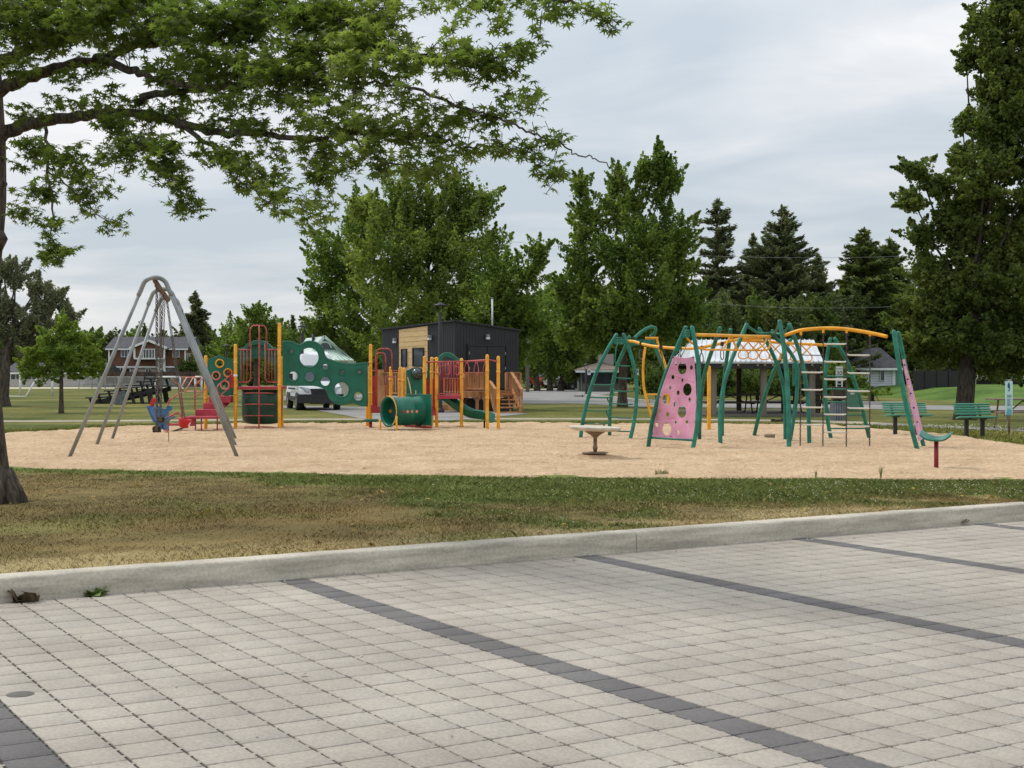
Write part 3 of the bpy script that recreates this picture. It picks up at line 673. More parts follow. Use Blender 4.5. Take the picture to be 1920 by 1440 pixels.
# --- tower deck, drum, guard rails, pole ladder
Yf = 38.35; dz = 1.13
o = MB().box(((pB.x + pC.x) / 2, Yf + 0.62, dz), (1.16, 1.22, 0.075)).build('deck', M_maroon, ps, bevel=0.01)
xl, xr = pB.x + 0.07, pC.x - 0.07; xm = (xl + xr) / 2
m = MB(); vs = []; n = 24
prof = [(0.30, 0.14), (0.44, 0.16), (0.53, 0.25), (0.555, 0.42), (0.56, 0.75), (0.56, 1.08)]
for r0, z in prof:
    for k in range(n + 1):
        a = math.pi * (1 + k / n); vs.append((xm + r0 * math.cos(a), Yf + 0.62 + r0 * 1.0 * math.sin(a), z))
m.add(vs, [(i * (n + 1) + k, i * (n + 1) + k + 1, (i + 1) * (n + 1) + k + 1, (i + 1) * (n + 1) + k) for i in range(len(prof) - 1) for k in range(n)], True)
o = m.build('drum_panel', M_dgplas, ps); sol = o.modifiers.new('wall', 'SOLIDIFY'); sol.thickness = 0.02
for sx in (0, 1):
    x0, x1 = ((445, 562) if sx == 0 else (712, 826)); top, bot = 491, 806
    pts = [w2(x0 if sx == 0 else x1, top, Yf), w2(x1 if sx == 0 else x0, top, Yf)]
    pipe('guard_rail', pts, 0.016)
    xa, xb = (447, 566) if sx == 0 else (706, 826)
    inner = xb if sx == 0 else xa; outer = xa if sx == 0 else xb; s_ = 1 if sx == 0 else -1
    pipe('guard_rail', [w2(inner, 430, Yf), w2(inner, 760, Yf), w2(inner - 8 * s_, 790, Yf), w2(inner - 30 * s_, bot, Yf), w2(outer, bot, Yf)], 0.017)
    for xx in ((470, 500, 530) if sx == 0 else (742, 770, 800)): pipe('guard_bar', [w2(xx, top, Yf), w2(xx, bot, Yf)], 0.011)
hoop = [w2(560, 480, Yf - .02), w2(560, 310, Yf - .02), w2(566, 280, Yf - .02), w2(590, 260, Yf - .02), w2(640, 258, Yf - .02), w2(690, 260, Yf - .02), w2(712, 280, Yf - .02), w2(718, 310, Yf - .02), w2(718, 480, Yf - .02)]
pipe('hoop', hoop, 0.018)
pipe('climbing_pole', [w2(649, 256, Yf - .08), w2(647, 820, Yf - .1), w2(645, 1262, Yf - .12)], 0.021, sp=3)
for yy in (910, 1018, 1128, 1236): pipe('ladder_rung', [w2(505, yy + 3, Yf - .1), w2(560, yy, Yf - .14), w2(735, yy, Yf - .14), w2(790, yy + 3, Yf - .1)], 0.014)
# --- arched hood behind the deck
Yb = Yf + 1.22
Mx = Matrix.Identity(4)
def pan(name, outer_px, holes_px, conv, Y, th, m_, parent=None, bevel=0.006):
    P = [conv(*p, Y) for p in outer_px]; M = frame((0, Y, 0), (1, 0, 0), (0, 0, 1))
    ol = [(p.x, p.z) for p in P]; hs = []
    for h in holes_px: hs.append([(q.x, q.z) for q in [conv(*p, Y) for p in h]])
    return panel(name, ol, hs, th, M, m_, parent or ps, bevel)
hood = [(p.x, p.y) for p in spline([(440, 1000), (445, 480, 0)][:0] + [Vector(v + (0,)) for v in [(448, 480), (500, 470), (540, 435), (590, 410), (640, 402), (700, 412), (745, 440), (785, 470), (826, 480)]], 4)] + [(826, 860), (800, 860), (790, 640), (760, 595), (700, 575), (570, 575), (510, 600), (480, 650), (474, 860), (448, 860)]
pan('slide_hood', hood, [], w2, Yb, 0.10, M_gplas)
pan('hood_ridge', [(p.x, p.y) for p in spline([Vector(v + (0,)) for v in [(490, 500), (520, 455), (570, 418), (640, 404), (710, 418), (760, 455), (790, 500)]], 4)] + [(760, 500), (720, 455), (640, 438), (560, 455), (520, 500)], [], w2, Yb - 0.12, 0.16, M_gplas)
MB().tube([w2(448, 545, Yb - .06), w2(826, 545, Yb - .06)], 0.02, 8).build('guard_rail', M_gplas, ps)
# --- ring panel at the left
Yr = 38.9
rp = [(150, 600), (160, 585), (200, 575), (225, 558), (262, 550), (300, 562), (320, 575), (380, 582), (404, 592), (404, 930), (150, 930)]
pan('ring_panel', rp, [ell(267, 625, 26), ell(346, 715, 26), ell(232, 742, 26), ell(317, 833, 28)], w2, Yr, 0.03, M_gplas)
def ring(cx, cy, r0, m_, conv=w2, sc=5.144):
    c = conv(cx, cy, Yr - 0.03); rr_ = r0 / sc * Yr / F
    MB().tube([c + Vector((math.cos(a) * rr_, 0, math.sin(a) * rr_)) for a in np.linspace(0, 2 * math.pi, 25)[:-1]], 0.019, 8, closed=True).build('ring', m_, ps)
ring(267, 625, 38, M_yel); ring(346, 715, 38, M_yel); ring(232, 742, 38, M_pinkring); ring(317, 833, 40, M_pinkring)
MB().tube([w2(355, 705, Yr - .14), w2(355, 705, Yr - .02)], 0.045, 12).build('knob', M_red, ps); MB().tube([w2(232, 745, Yr - .06), w2(232, 745, Yr + .02)], 0.03, 12).build('knob', M_red, ps)
# --- transfer steps
def w8(x, y, Y): return Wp(260 + x / 9.6, 680 + y / 9.6, Y)
Yt = 37.3
def tray(x0, x1, ytop, ybot, Y0, Y1, lean=0):
    a, b = w8(x0, ytop, Y0), w8(x1, ybot, Y0)
    return MB().box(((a.x + b.x) / 2 + lean, (Y0 + Y1) / 2, (a.z + b.z) / 2), (b.x - a.x, Y1 - Y0, a.z - b.z)).build('step', M_maroon, ps, bevel=0.012)
tray(1015, 1408, 842, 955, 37.3, 37.75); tray(1160, 1420, 728, 838, 37.75, 38.2, 0.0); tray(1260, 1640, 604, 722, 38.2, 38.7)
pts = [w8(*p, 37.28) for p in [(1010, 842), (1280, 610), (1660, 610), (1650, 700), (1440, 900), (1408, 955)]]
m = MB(); m.add([w8(1408, 842, 37.3), w8(1408, 955, 37.3), w8(1440, 915, 37.7), w8(1650, 720, 38.7), w8(1660, 610, 38.7), w8(1440, 760, 37.9)], [(0, 1, 2, 3, 4, 5)]); o = m.build('stringer', M_maroon, ps); o.modifiers.new('s', 'SOLIDIFY').thickness = 0.02
a, b = w8(835, 965, 36.7), w8(1390, 1012, 36.7); MB().box(((a.x + b.x) / 2, 37.0, (a.z + b.z) / 2), (b.x - a.x, 0.62, 0.06)).build('low_platform', M_maroon, ps, bevel=0.01)
a, b = w8(872, 1012, 36.75), w8(1000, 1140, 36.75); MB().box(((a.x + b.x) / 2, 36.85, (a.z + b.z) / 2), (b.x - a.x, 0.2, a.z - b.z)).build('riser', M_red, ps, bevel=0.01)
for (x, y0, y1, Y) in ((1022, 955, 1190, 37.7), (1130, 1010, 1248, 36.8), (1415, 900, 1222, 37.3), (765, 1130, 1240, 36.6)): pipe('support_leg', [w8(x, y0, Y), Vector((w8(x, y0, Y).x, Y, -0.1))], 0.02)
pipe('handrail', [w8(1012, 842, 37.3), w8(1012, 450, 37.3), w8(1018, 405, 37.3), w8(1050, 370, 37.35), w8(1180, 262, 38.1)], 0.018)
pipe('handrail', [w8(1020, 620, 37.3), w8(1040, 600, 37.3), w8(1262, 435, 38.2)], 0.014)
pipe('handrail', [w8(1470, 590, 37.7), w8(1420, 520, 37.6), w8(1410, 450, 37.6), w8(1440, 400, 37.65), w8(1640, 235, 38.4)], 0.018)
pipe('handrail', [w8(1470, 590, 37.7), w8(1640, 450, 38.4)], 0.016)
a, b = w8(1635, 212, 38.4), w8(1712, 445, 38.4); MB().box(((a.x + b.x) / 2, 38.4, (a.z + b.z) / 2), (b.x - a.x, 0.03, a.z - b.z)).build('handrail_plate', M_red, ps, bevel=0.006)
pipe('grab_hoop', [Vector((w8(535, 700, 36.6).x, 36.6, -0.1)), w8(530, 720, 36.6), w8(540, 690, 36.6), w8(700, 578, 36.6), w8(755, 605, 36.6), w8(772, 660, 36.6), w8(778, 760, 36.6), w8(790, 960, 36.6)], 0.02)
a, b = w8(540, 1095, 36.6), w8(770, 1142, 36.6); MB().box(((a.x + b.x) / 2, 36.8, (a.z + b.z) / 2), (b.x - a.x, 0.4, 0.05)).build('low_step', M_maroon, ps, bevel=0.01)
pipe('grab_arch', [w8(*p, 36.5) for p in [(570, 985), (620, 930), (690, 905), (745, 930), (780, 1000), (800, 1100), (830, 1150)]], 0.022, sp=4)
pipe('low_rail', [w8(*p, 36.5) for p in [(540, 1250), (660, 1220), (770, 1180), (860, 1160)]], 0.02, M_black, sp=3)
# --- big green hole panel
out_ = [(875, 412), (920, 408), (985, 422), (1040, 448), (1062, 430), (1100, 412), (1145, 408), (1200, 420), (1245, 455), (1270, 500), (1282, 545), (1305, 575), (1350, 592), (1410, 612), (1490, 625), (1580, 626), (1692, 616), (1692, 1034), (1630, 1032), (1580, 1015), (1545, 998), (1520, 1005), (1480, 1020), (1430, 1024), (1380, 1008), (1330, 965), (1305, 910), (1285, 875), (1240, 852), (1170, 838), (1090, 838), (1000, 838), (880, 834)]
out_ = [(p.x, p.y) for p in spline([Vector((x, y, 0)) for x, y in out_[:16]], 3)] + [out_[16], out_[17]] + [(p.x, p.y) for p in spline([Vector((x, y, 0)) for x, y in out_[18:]], 3)]
HO = [(1130, 565, 95), (1286, 655, 29), (1447, 706, 24), (957, 506, 24), (1613, 702, 24), (976, 746, 47), (1135, 750, 47), (1285, 796, 47), (1443, 875, 72), (1602, 940, 45)]
Yp = 38.45
pan('bubble_panel', out_, [ell(x, y, r, n=32) for x, y, r in HO], w2, Yp, 0.05, M_gplas, bevel=0.012)
for x, y, r in HO:
    c = w2(x, y, Yp - 0.03); q = (r + 5) / 5.144 * Yp / F
    MB().tube([c + Vector((math.cos(a) * q, 0, math.sin(a) * q)) for a in np.linspace(0, 2 * math.pi, 33)[:-1]], 0.016, 8, closed=True).build('hole_rim', M_gplas, ps)
for x, y, r in (HO[2], HO[3], HO[4]):   # small domed ports
    c = w2(x, y, Yp + 0.0); q = r / 5.144 * Yp / F
    MB().lathe([(q, 0), (q * .9, .02), (q * .5, .05), (0.01, .06)], c, 20, Matrix.Rotation(R(-90), 3, 'X')).build('port_lens', mat('smoked_acrylic', rgb(60, 70, 62), 0.1, rgb(96, 110, 96), scale=12, var=0.3, spec=0.8), ps)
edge = [w2(x, y + 8, Yp - 0.028) for x, y in out_[:48]]
MB().tube(edge, 0.014, 6).build('moulded_lip', M_gplas, ps)
# --- middle: loops, barriers, step deck
Ym = 39.4
pipe('hand_loop', [w3(*p, Ym) for p in [(222, 1120), (220, 640), (228, 615), (250, 605), (285, 605), (305, 615), (312, 645), (312, 790)]], 0.020)
pipe('hand_loop', [w3(*p, Ym + .5) for p in [(232, 1100), (228, 600), (240, 575), (265, 565), (335, 565), (360, 580), (370, 610), (370, 760)]], 0.020)
def redpan(name, px, Y, m_=None, th=0.03): return pan(name, px, [], w3, Y, th, m_ or M_red)
redpan('barrier_panel', [(186, 820), (215, 820), (215, 1120), (186, 1130)], Ym)
a, b = w3(180, 1095, 39), w3(268, 1190, 39); MB().box(((a.x + b.x) / 2, 39.5, (a.z + b.z) / 2 - .03), (b.x - a.x, 0.9, 0.07)).build('deck', M_maroon, ps, bevel=0.01)
redpan('deck_skirt', [(178, 1092), (282, 1110), (272, 1165), (182, 1150)], 39.05, M_red, 0.04)
pipe('guard_rail', [w3(190, 770, Ym + .3), w3(215, 770, Ym + .3)], 0.014); pipe('guard_rail', [w3(312, 822, Ym), w3(430, 830, Ym + .6)], 0.014); pipe('guard_rail', [w3(375, 770, Ym + .8), w3(430, 772, Ym + .8)], 0.016)
for xx in (312, 335): pipe('guard_bar', [w3(xx, 822, Ym + .1), w3(xx, 1010, Ym + .1)], 0.012)
MB().box(w3(180, 1234, 38.8), (0.36, 0.3, 0.075)).build('balance_step', M_gplas, ps, bevel=0.02); pipe('support_leg', [w3(173, 1245, 38.8), w3(173, 1320, 38.8)], 0.045, M_red, n=12)
# --- crawl tunnel
ca = Vector((-0.8, -0.6, 0)); pv = Vector((0.6, -0.8, 0))
mc = w3(338, 1150, 37.3); TR = 0.375
m = MB(); prof = [(TR + 0.035, -0.005), (TR + 0.035, 0.03), (TR, 0.06), (TR - 0.005, 0.50), (TR + 0.012, 0.52), (TR + 0.012, 0.60), (TR, 0.62), (TR, 0.88), (TR + 0.03, 0.93), (TR + 0.03, 0.96), (TR - 0.02, 0.96), (TR - 0.025, 0.04), (TR - 0.01, -0.005)]
Mt = Matrix((pv, Vector((0, 0, 1)), -ca)).transposed()
n = 36; vs = [mc + Mt @ Vector((r_ * math.cos(2 * math.pi * k / n), r_ * math.sin(2 * math.pi * k / n), z)) for r_, z in prof for k in range(n)]; np_ = len(prof)
m.add(vs, [(i * n + k, i * n + (k + 1) % n, ((i + 1) % np_) * n + (k + 1) % n, ((i + 1) % np_) * n + k) for i in range(np_) for k in range(n)], True)
m.build('crawl_tunnel', M_gplas, ps, fixn=True)
for zz in (0.22, 0.36, 0.50, 0.64):
    for sgn in (1,):
        q = mc + Mt @ Vector((math.cos(R(2)) * (TR + .004) * sgn, 0.0, zz)); MB().tube([q - pv * .004, q + pv * 0.006], 0.04, 12).build('peep_hole', M_pinkring if zz > .3 else M_red, ps)
for zz, mm in ((0.28, M_yel), (0.55, M_pinkring)):
    q = mc + Mt @ Vector((-(TR - .03), 0.0, zz)); MB().tube([q - pv * .004, q + pv * 0.008], 0.05, 12).build('peep_hole', mm, ps)
pc = mc - ca * 0.95; M = frame(pc, pv, (0, 0, 1))
panel('tunnel_panel', [(-.60, -.37), (.60, -.37), (.60, .44), (-.60, .44)], [ell(0, 0, TR - .03, n=32)], 0.04, M, M_gplas, ps, 0.01)
MB().bar(pc - pv * .62 + Vector((0, 0, -.42)), pc + pv * .62 + Vector((0, 0, -.42)), 0.05, 0.06).build('tunnel_sill', M_maroon, ps)
for s in (-1, 1):
    q = mc + pv * s * (TR + 0.03); MB().tube([(q.x, q.y, -0.1), (q.x, q.y, 0.42 if s > 0 else 0.3)], 0.026, 10).build('tunnel_leg', M_yel, ps)
MB().tube([mc + Mt @ Vector(((TR + .03) * math.cos(a), (TR + .03) * math.sin(a), 0.0)) for a in np.linspace(R(-60), R(100), 22)], 0.012, 6).build('rim_trim', M_yel, ps)
# --- wheel panel
wp_ = [(505, 770), (540, 758), (562, 745), (605, 738), (648, 750), (662, 775), (662, 1010), (635, 1010), (640, 900), (628, 1000), (602, 1000), (600, 950), (588, 950), (586, 1000), (560, 1000), (545, 900), (520, 820), (512, 830), (548, 1000), (508, 1000)]
pan('wheel_panel', wp_, [], w3, 39.3, 0.04, M_gplas)
c = w3(605, 796, 39.22); q = 52 / 4.965 * 39.2 / F
MB().lathe([(q, 0), (q * .92, .05), (q * .6, .12), (0.01, .15)], c, 24, Matrix.Rotation(R(90), 3, 'X')).build('bubble_window', mat('dark_acrylic', rgb(14, 30, 28), 0.06, rgb(46, 66, 62), scale=9, var=0.3, spec=0.9), ps)
MB().tube([c + Vector((math.cos(a) * q, -.01, math.sin(a) * q)) for a in np.linspace(0, 2 * math.pi, 25)[:-1]], 0.02, 8, closed=True).build('bubble_rim', M_dgplas, ps)
pan('back_panel', [(700, 770), (722, 768), (722, 1000), (700, 1000)], [], w3, 40.2, 0.04, M_gplas)
# --- red seat between posts
redpan('barrier_panel', [(692, 835), (705, 842), (720, 900), (720, 1090), (692, 1090)], 39.6); redpan('barrier_panel', [(752, 850), (765, 828), (786, 822), (786, 1120), (752, 1120)], 39.4)
redpan('seat_back', [(700, 1105), (748, 1100), (760, 1130), (778, 1150), (690, 1150)], 39.0, M_red, 0.3); redpan('deck_skirt', [(686, 1150), (782, 1150), (782, 1185), (686, 1185)], 38.9, M_maroon, 0.1)
# --- slide deck, barrier bars, hood, slide
a, b = w3(800, 1000, 39.0), w3(1012, 1030, 39.0); MB().box(((a.x + b.x) / 2, 39.45, (a.z + b.z) / 2), (b.x - a.x, 0.95, 0.1)).build('deck', M_maroon, ps, bevel=0.01)
pipe('guard_rail', [w3(800, 985, 39.0), w3(1010, 985, 39.0)], 0.016)
for i, xx in enumerate((822, 846, 870, 896, 922, 948, 974, 996)): pipe('guard_bar', [w3(xx, 690, 40.0), w3(xx, 990, 40.0)], 0.018, M_red)
pipe('guard_rail', [w3(805, 735, 39.95), w3(860, 722, 39.8), w3(940, 722, 39.8), w3(1000, 740, 39.95)], 0.014)
hp = spline([Vector((x, y, 0)) for x, y in [(800, 680), (820, 640), (850, 615), (885, 606), (925, 612), (960, 640), (985, 662), (1010, 672)]], 4)
pan('slide_hood', [(p.x, p.y) for p in hp] + [(1010, 690), (960, 672), (930, 648), (885, 634), (850, 640), (828, 668), (818, 690)], [], w3, 39.5, 0.34, M_gplas, bevel=0.02)
sl = [w3(*p, Y) for p, Y in [((850, 1022), 39.6), ((900, 1055), 39.55), ((960, 1105), 39.5), ((1030, 1150), 39.4), ((1100, 1185), 39.3), ((1170, 1198), 39.2), ((1240, 1205), 39.1), ((1300, 1235), 39.0)]]
sl = spline(sl, 4); m = MB(); vs = []
wd = Vector((0.35, 0.94, 0)).normalized()
sec = [(-.26, .16), (-.27, .17), (-.24, .15), (-.20, .02), (-.12, -.015), (0, -.02), (.12, -.015), (.20, .02), (.24, .15), (.27, .17), (.26, .14), (.23, -.02), (.12, -.06), (-.12, -.06), (-.23, -.02)]
for p in sl:
    for s, z in sec: vs.append(p + wd * s + Vector((0, 0, z)))
k_ = len(sec); m.add(vs, [(i * k_ + j, i * k_ + (j + 1) % k_, (i + 1) * k_ + (j + 1) % k_, (i + 1) * k_ + j) for i in range(len(sl) - 1) for j in range(k_)], True)
m.add(vs[:k_], [tuple(range(k_))]); m.add(vs[-k_:], [tuple(range(k_))[::-1]])
m.build('slide', M_gplas, ps, fixn=True)
pipe('support_leg', [w3(1232, 1235, 39.1), w3(1232, 1310, 39.1)], 0.025, M_black)
# --- overhead ring ladder
rA = [w3(690, 690, pH.y), w3(760, 688, 38.6), w3(1265, 680, pL.y)]; pipe('overhead_rail', rA, 0.021)
pipe('overhead_rail', [w3(800, 690, pJ.y), w3(1020, 684, pK.y), w3(1268, 668, 38.6), w3(1362, 684, pM.y)], 0.019)
pipe('overhead_rail', [w3(1268, 668, pL.y), w3(1362, 684, pM.y)], 0.019); pipe('overhead_rail', [w3(742, 655, pI.y), w3(788, 655, pJ.y)], 0.016, M_yel)
for i, xx in enumerate((805, 892, 980, 1070, 1160, 1246)):
    Ya = 38.6 - i * 0.08; top = w3(xx, 690, Ya); 
    pts = [w3(xx - 4, 690, Ya), w3(xx - 22, 740, Ya), w3(xx - 24, 780, Ya), w3(xx - 10, 806, Ya + .05), w3(xx + 8, 806, Ya + .15), w3(xx + 18, 780, Ya + .2), w3(xx + 14, 730, Ya + .25), w3(xx + 4, 692, Ya + .3)]
    pipe('hand_ring', pts, 0.013, sp=3)
# ================================================================ CLIMBING FRAME
def c5(x, y): return 1060 + x / 4.5, 580 + y / 4.5
def c6(x, y): return 1300 + x / 4.8, 580 + y / 4.8
def c7(x, y): return 1560 + x / 4.5, 580 + y / 4.5
cf = thing('climbing_frame', Gp(1400, 828), 'climbing frame of bowed green legs with a pink hole wall and yellow beams', 'climbing frame')
def leg(conv, pts, Yb, Yt, r=0.045, name='leg', m_=None, ext=True):
    """pts from top to foot in a crop of the photograph; depth runs from Yt at the top to Yb at the foot"""
    y0, y1 = pts[0][1], pts[-1][1]; P = []
    for x, y in pts:
        t = (y - y0) / (y1 - y0); P.append(Wp(*conv(x, y), Yt + (Yb - Yt) * t))
    P = spline(P, 5)
    if ext: d = (P[-1] - P[-2]).normalized(); P.append(P[-1] + d * 0.15)
    return MB().tube(P, r, 14, round_end=True).build(name, m_ or M_green, cf)
def yb(conv, y): return GY(conv(0, y)[1])
# left ladder arch
leg(c5, [(432, 215), (350, 350), (275, 500), (205, 700), (150, 930), (127, 1100)], yb(c5, 1100), 33.2)
leg(c5, [(492, 215), (540, 340), (580, 490), (600, 640), (598, 790), (580, 950), (545, 1105)], yb(c5, 1105), 33.2)
leg(c5, [(540, 235), (495, 345), (440, 470), (405, 600), (385, 760), (375, 920), (374, 1070)], yb(c5, 1070), 33.9)
a, b = Wp(*c5(412, 245), 33.15), Wp(*c5(508, 295), 33.15); MB().box((a + b) / 2, (b.x - a.x, 0.02, a.z - b.z)).build('top_plate', M_green, cf, bevel=0.004)
for bx in (438, 474):
    for by in (256, 284):
        q = Wp(*c5(bx, by), 33.13); MB().tube([q + Vector((0, -.012, 0)), q], 0.013, 8).build('bolt', M_galv, cf)
MB().tube([Wp(*c5(425, 240), 33.15), Wp(*c5(500, 240), 33.15)], 0.015, 8).build('top_bar', M_green, cf)
def rung(conv, pts, Y, r=0.016, name='rung', m_=None, sp=3): return MB().tube(spline([Wp(*conv(*p), Y) for p in pts], sp) if sp else [Wp(*conv(*p), Y) for p in pts], r, 8).build(name, m_ or M_green, cf)
Lr = [(272, 527), (232, 635), (200, 742), (172, 853), (152, 965)]; Rr_ = [(550, 480), (562, 585), (573, 695), (572, 802), (560, 918), (545, 1032)]
cxs = [(437, 412), (425, 400), (415, 380), (385, 355), (372, 345), (355, 330)]
for i, (x, y) in enumerate(Lr):
    cxr = [430, 415, 405, 380, 372][i]; yn = Rr_[i][1]
    rung(c5, [(x, y), ((x + cxr) / 2 - 10, y + 3), (cxr - 25, y + 1), (cxr - 2, y - 12), (cxr + 6, y - 32), (cxr + 6, yn + 8)], 33.0)
for i, (x, y) in enumerate(Rr_):
    cxl = [420, 405, 388, 358, 350, 330][i]; yp = Lr[i - 1][1] if i else 295
    top = (440, 295) if i == 0 else (cxl - 2, yp - 5)
    pts = [(x, y), ((x + cxl) / 2 + 15, y - 2), (cxl + 30, y - 8), (cxl + 8, y - 24), (cxl - 2, y - 48)]
    if i == 0: pts += [(430, 330), (440, 295)]
    else: pts += [(cxl, yp - 2)]
    if i < 5: rung(c5, pts, 33.05)
    else: rung(c5, [(x, y), (450, y - 4), (390, y - 6)], 33.05); rung(c5, [(328, 1000), (326, 965)], 33.05)
# curved yellow beam with swinging rings
def beamline(pts, r=0.034, name='beam', conv=c5, m_=None):
    return MB().tube(spline([Wp(*conv(x, y), Y) for x, y, Y in pts], 5), r, 12).build(name, m_ or M_yel, cf)
beamline([(522, 268, 33.2), (580, 272, 33.0), (640, 290, 32.8), (720, 308, 32.5), (820, 320, 32.2), (920, 328, 31.9), (1010, 330, 31.7), (1100, 328, 31.5), (1200, 312, 31.5), (1300, 290, 31.6), (1400, 266, 31.8), (1500, 250, 32.0), (1610, 243, 32.2)])
def hring(x, y, Y, w=14, h=44, conv=c5):
    q = Wp(*conv(x, y), Y); MB().box(q, (0.07, 0.095, 0.095)).build('clamp', M_trim, cf, bevel=0.012)
    a = Wp(*conv(x, y + 50), Y); s = Y / F / 4.5
    MB().tube([q, a], 0.012, 6).build('hanger_strap', M_trim, cf)
    c = a + Vector((0, 0, -h * s * .9))
    MB().tube([c + Vector((math.cos(t) * w * s, math.sin(t * 1) * .04, math.sin(t) * h * s)) for t in np.linspace(0, 2 * math.pi, 17)[:-1]], 0.012, 6, closed=True).build('hand_ring', M_chain, cf)
for x, y, Y in ((638, 292, 32.8), (805, 320, 32.2), (965, 330, 31.8), (1150, 325, 31.5), (1323, 292, 31.6)): hring(x, y, Y)
# rear hoop and yellow rail ladder
pts = [(585, 245, 34.8), (640, 192, 34.9), (700, 156, 35.0), (745, 152, 35.1), (762, 168, 35.2), (750, 205, 35.3), (728, 245, 35.4)]
beamline(pts, 0.042, 'hoop', c5, M_green)
leg(c5, [(722, 228), (750, 300), (790, 400), (850, 520), (900, 700), (930, 1075)], 35.0, 35.3, name='leg')
a, b = Wp(*c5(545, 255), 34.9), Wp(*c5(720, 305), 34.9); MB().box((a + b) / 2, (b.x - a.x, 0.02, a.z - b.z)).build('top_plate', M_green, cf, bevel=0.004)
beamline([(675, 243, 35.0), (785, 243, 35.0)], 0.03)
beamline([(676, 318, 34.6), (660, 430, 34.6), (656, 540, 34.6), (662, 650, 34.6), (680, 740, 34.6), (705, 830, 34.6), (745, 960, 34.6), (770, 1060, 34.6)], 0.03, 'rail')
beamline([(770, 246, 35.0), (800, 350, 35.0), (838, 450, 35.0), (862, 560, 35.0), (868, 700, 35.0), (866, 822, 35.0)], 0.03, 'rail')
beamline([(680, 718, 34.6), (865, 718, 35.0)], 0.022, 'rung', c5, M_yel); beamline([(708, 820, 34.6), (866, 820, 35.0)], 0.022, 'rung', c5, M_yel)
_y = GY(c5(0, 1028)[1]); MB().tube([Wp(*c5(1212, 490), _y), Wp(*c5(1211, 1060), _y)], 0.05, 14, round_end=True).build('post', M_yel, cf)
# pink wall frame
Yl, Yr_ = yb(c5, 1168), yb(c5, 1190)
leg(c5, [(1015, 155), (965, 270), (905, 410), (840, 570), (780, 760), (730, 960), (699, 1168)], Yl, 29.2)
leg(c5, [(1070, 155), (1098, 300), (1122, 450), (1128, 620), (1125, 800), (1108, 1000), (1073, 1190)], Yr_, 29.0)
leg(c5, [(1305, 160), (1260, 285), (1205, 440), (1165, 600), (1145, 760), (1134, 950), (1132, 1105)], yb(c5, 1105), 30.4)
a, b = Wp(*c5(990, 185), 29.05), Wp(*c5(1068, 238), 29.05); MB().box((a + b) / 2, (b.x - a.x, 0.02, a.z - b.z)).build('top_plate', M_green, cf, bevel=0.004)
for bx in (1012, 1046):
    for by in (196, 222):
        q = Wp(*c5(bx, by), 29.03); MB().tube([q + Vector((0, -.012, 0)), q], 0.013, 8).build('bolt', M_galv, cf)
MB().tube([Wp(*c5(1005, 180), 29.05), Wp(*c5(1075, 180), 29.05)], 0.014, 8).build('top_bar', M_green, cf)
Yw = 28.95
ux = (Vector((0.8, -1.0, 0)) * 0 + Vector((1, 0, 0)))
def pink(px): return [(p.x, p.z) for p in [Wp(*c5(x, y), Yw) for x, y in px]]
# the wall leans back with its legs and turns with the frame: lay it out flat, then shear its depth in the mesh
ol = [(916, 398), (960, 408), (1000, 412), (1040, 410), (1082, 398), (1092, 500), (1100, 620), (1103, 760), (1093, 920), (1066, 1094), (720, 1078), (735, 970), (768, 830), (812, 680), (862, 540)]
HH = [(987, 497, 39, 55), (1030, 677, 39, 55), (853, 760, 37, 53), (985, 865, 39, 54), (857, 1010, 40, 55), (933, 456, 11, 18), (1064, 492, 15, 22), (908, 573, 15, 22), (988, 600, 12, 17), (884, 662, 12, 18), (952, 705, 15, 22), (1051, 765, 15, 22), (925, 802, 15, 22), (795, 860, 11, 17), (863, 888, 16, 23), (772, 971, 15, 22), (1027, 950, 15, 22), (932, 953, 11, 15), (952, 1037, 16, 22)]
x0 = Wp(*c5(900, 700), Yw).x
M = Matrix(((1, 0, 0, 0), (0, 0, -1, 0), (0, 1, 0, 0), (0, 0, 0, 1)))
o = panel('climbing_wall', pink(ol), [pink(ell(x, y, rx, ry)) for x, y, rx, ry in HH], 0.035, M, M_pink, None, 0.006)
kx = (Yr_ - Yl) / (Gp(1299, 844.5).x - Gp(1214.9, 839.5).x)
for v in o.data.vertices:   # v.co.y is local thickness; shift depth with x and keep the outline seen at its own depth
    Yn = Yw + 0.18 + kx * (v.co.x - x0) * max(0.15, min(1, (2.3 - v.co.z) / 2.0)); f = Yn / Yw
    v.co.z = EYE + (v.co.z - EYE) * f; v.co.x *= f; v.co.y = Yn + v.co.y
o.parent = cf; o.data.transform(Matrix.Translation(-ROOT[cf.name])); ROOT[o.name] = ROOT[cf.name]
MB().tube([Wp(*c5(712, 1082), Yl), Wp(*c5(1085, 1106), Yr_)], 0.022, 10).build('cross_bar', M_green, cf)
for x, y in ((912, 408), (1078, 408), (735, 1046), (1060, 1068), (798, 740), (1092, 745), (890, 1072)):
    q = Wp(*c5(x, y), Yw + 0.02 + (0.3 if x < 850 else -0.15 if x > 1040 else 0.0)); MB().tube([q + Vector((0, -.03, 0)), q], 0.014, 8).build('bolt', M_trim, cf)
MB().tube([Wp(*c5(968, 335), 29.6), Wp(*c5(968, 400), 29.3)], 0.014, 6).build('wall_hanger', M_galv, cf); MB().box(Wp(*c5(966, 336), 29.6), (0.08, 0.08, 0.1)).build('clamp', M_green, cf, bevel=0.01)
MB().tube([Wp(*c5(1030, 290), 29.6), Wp(*c5(975, 400), 29.2)], 0.012, 6).build('wall_hanger', M_galv, cf)
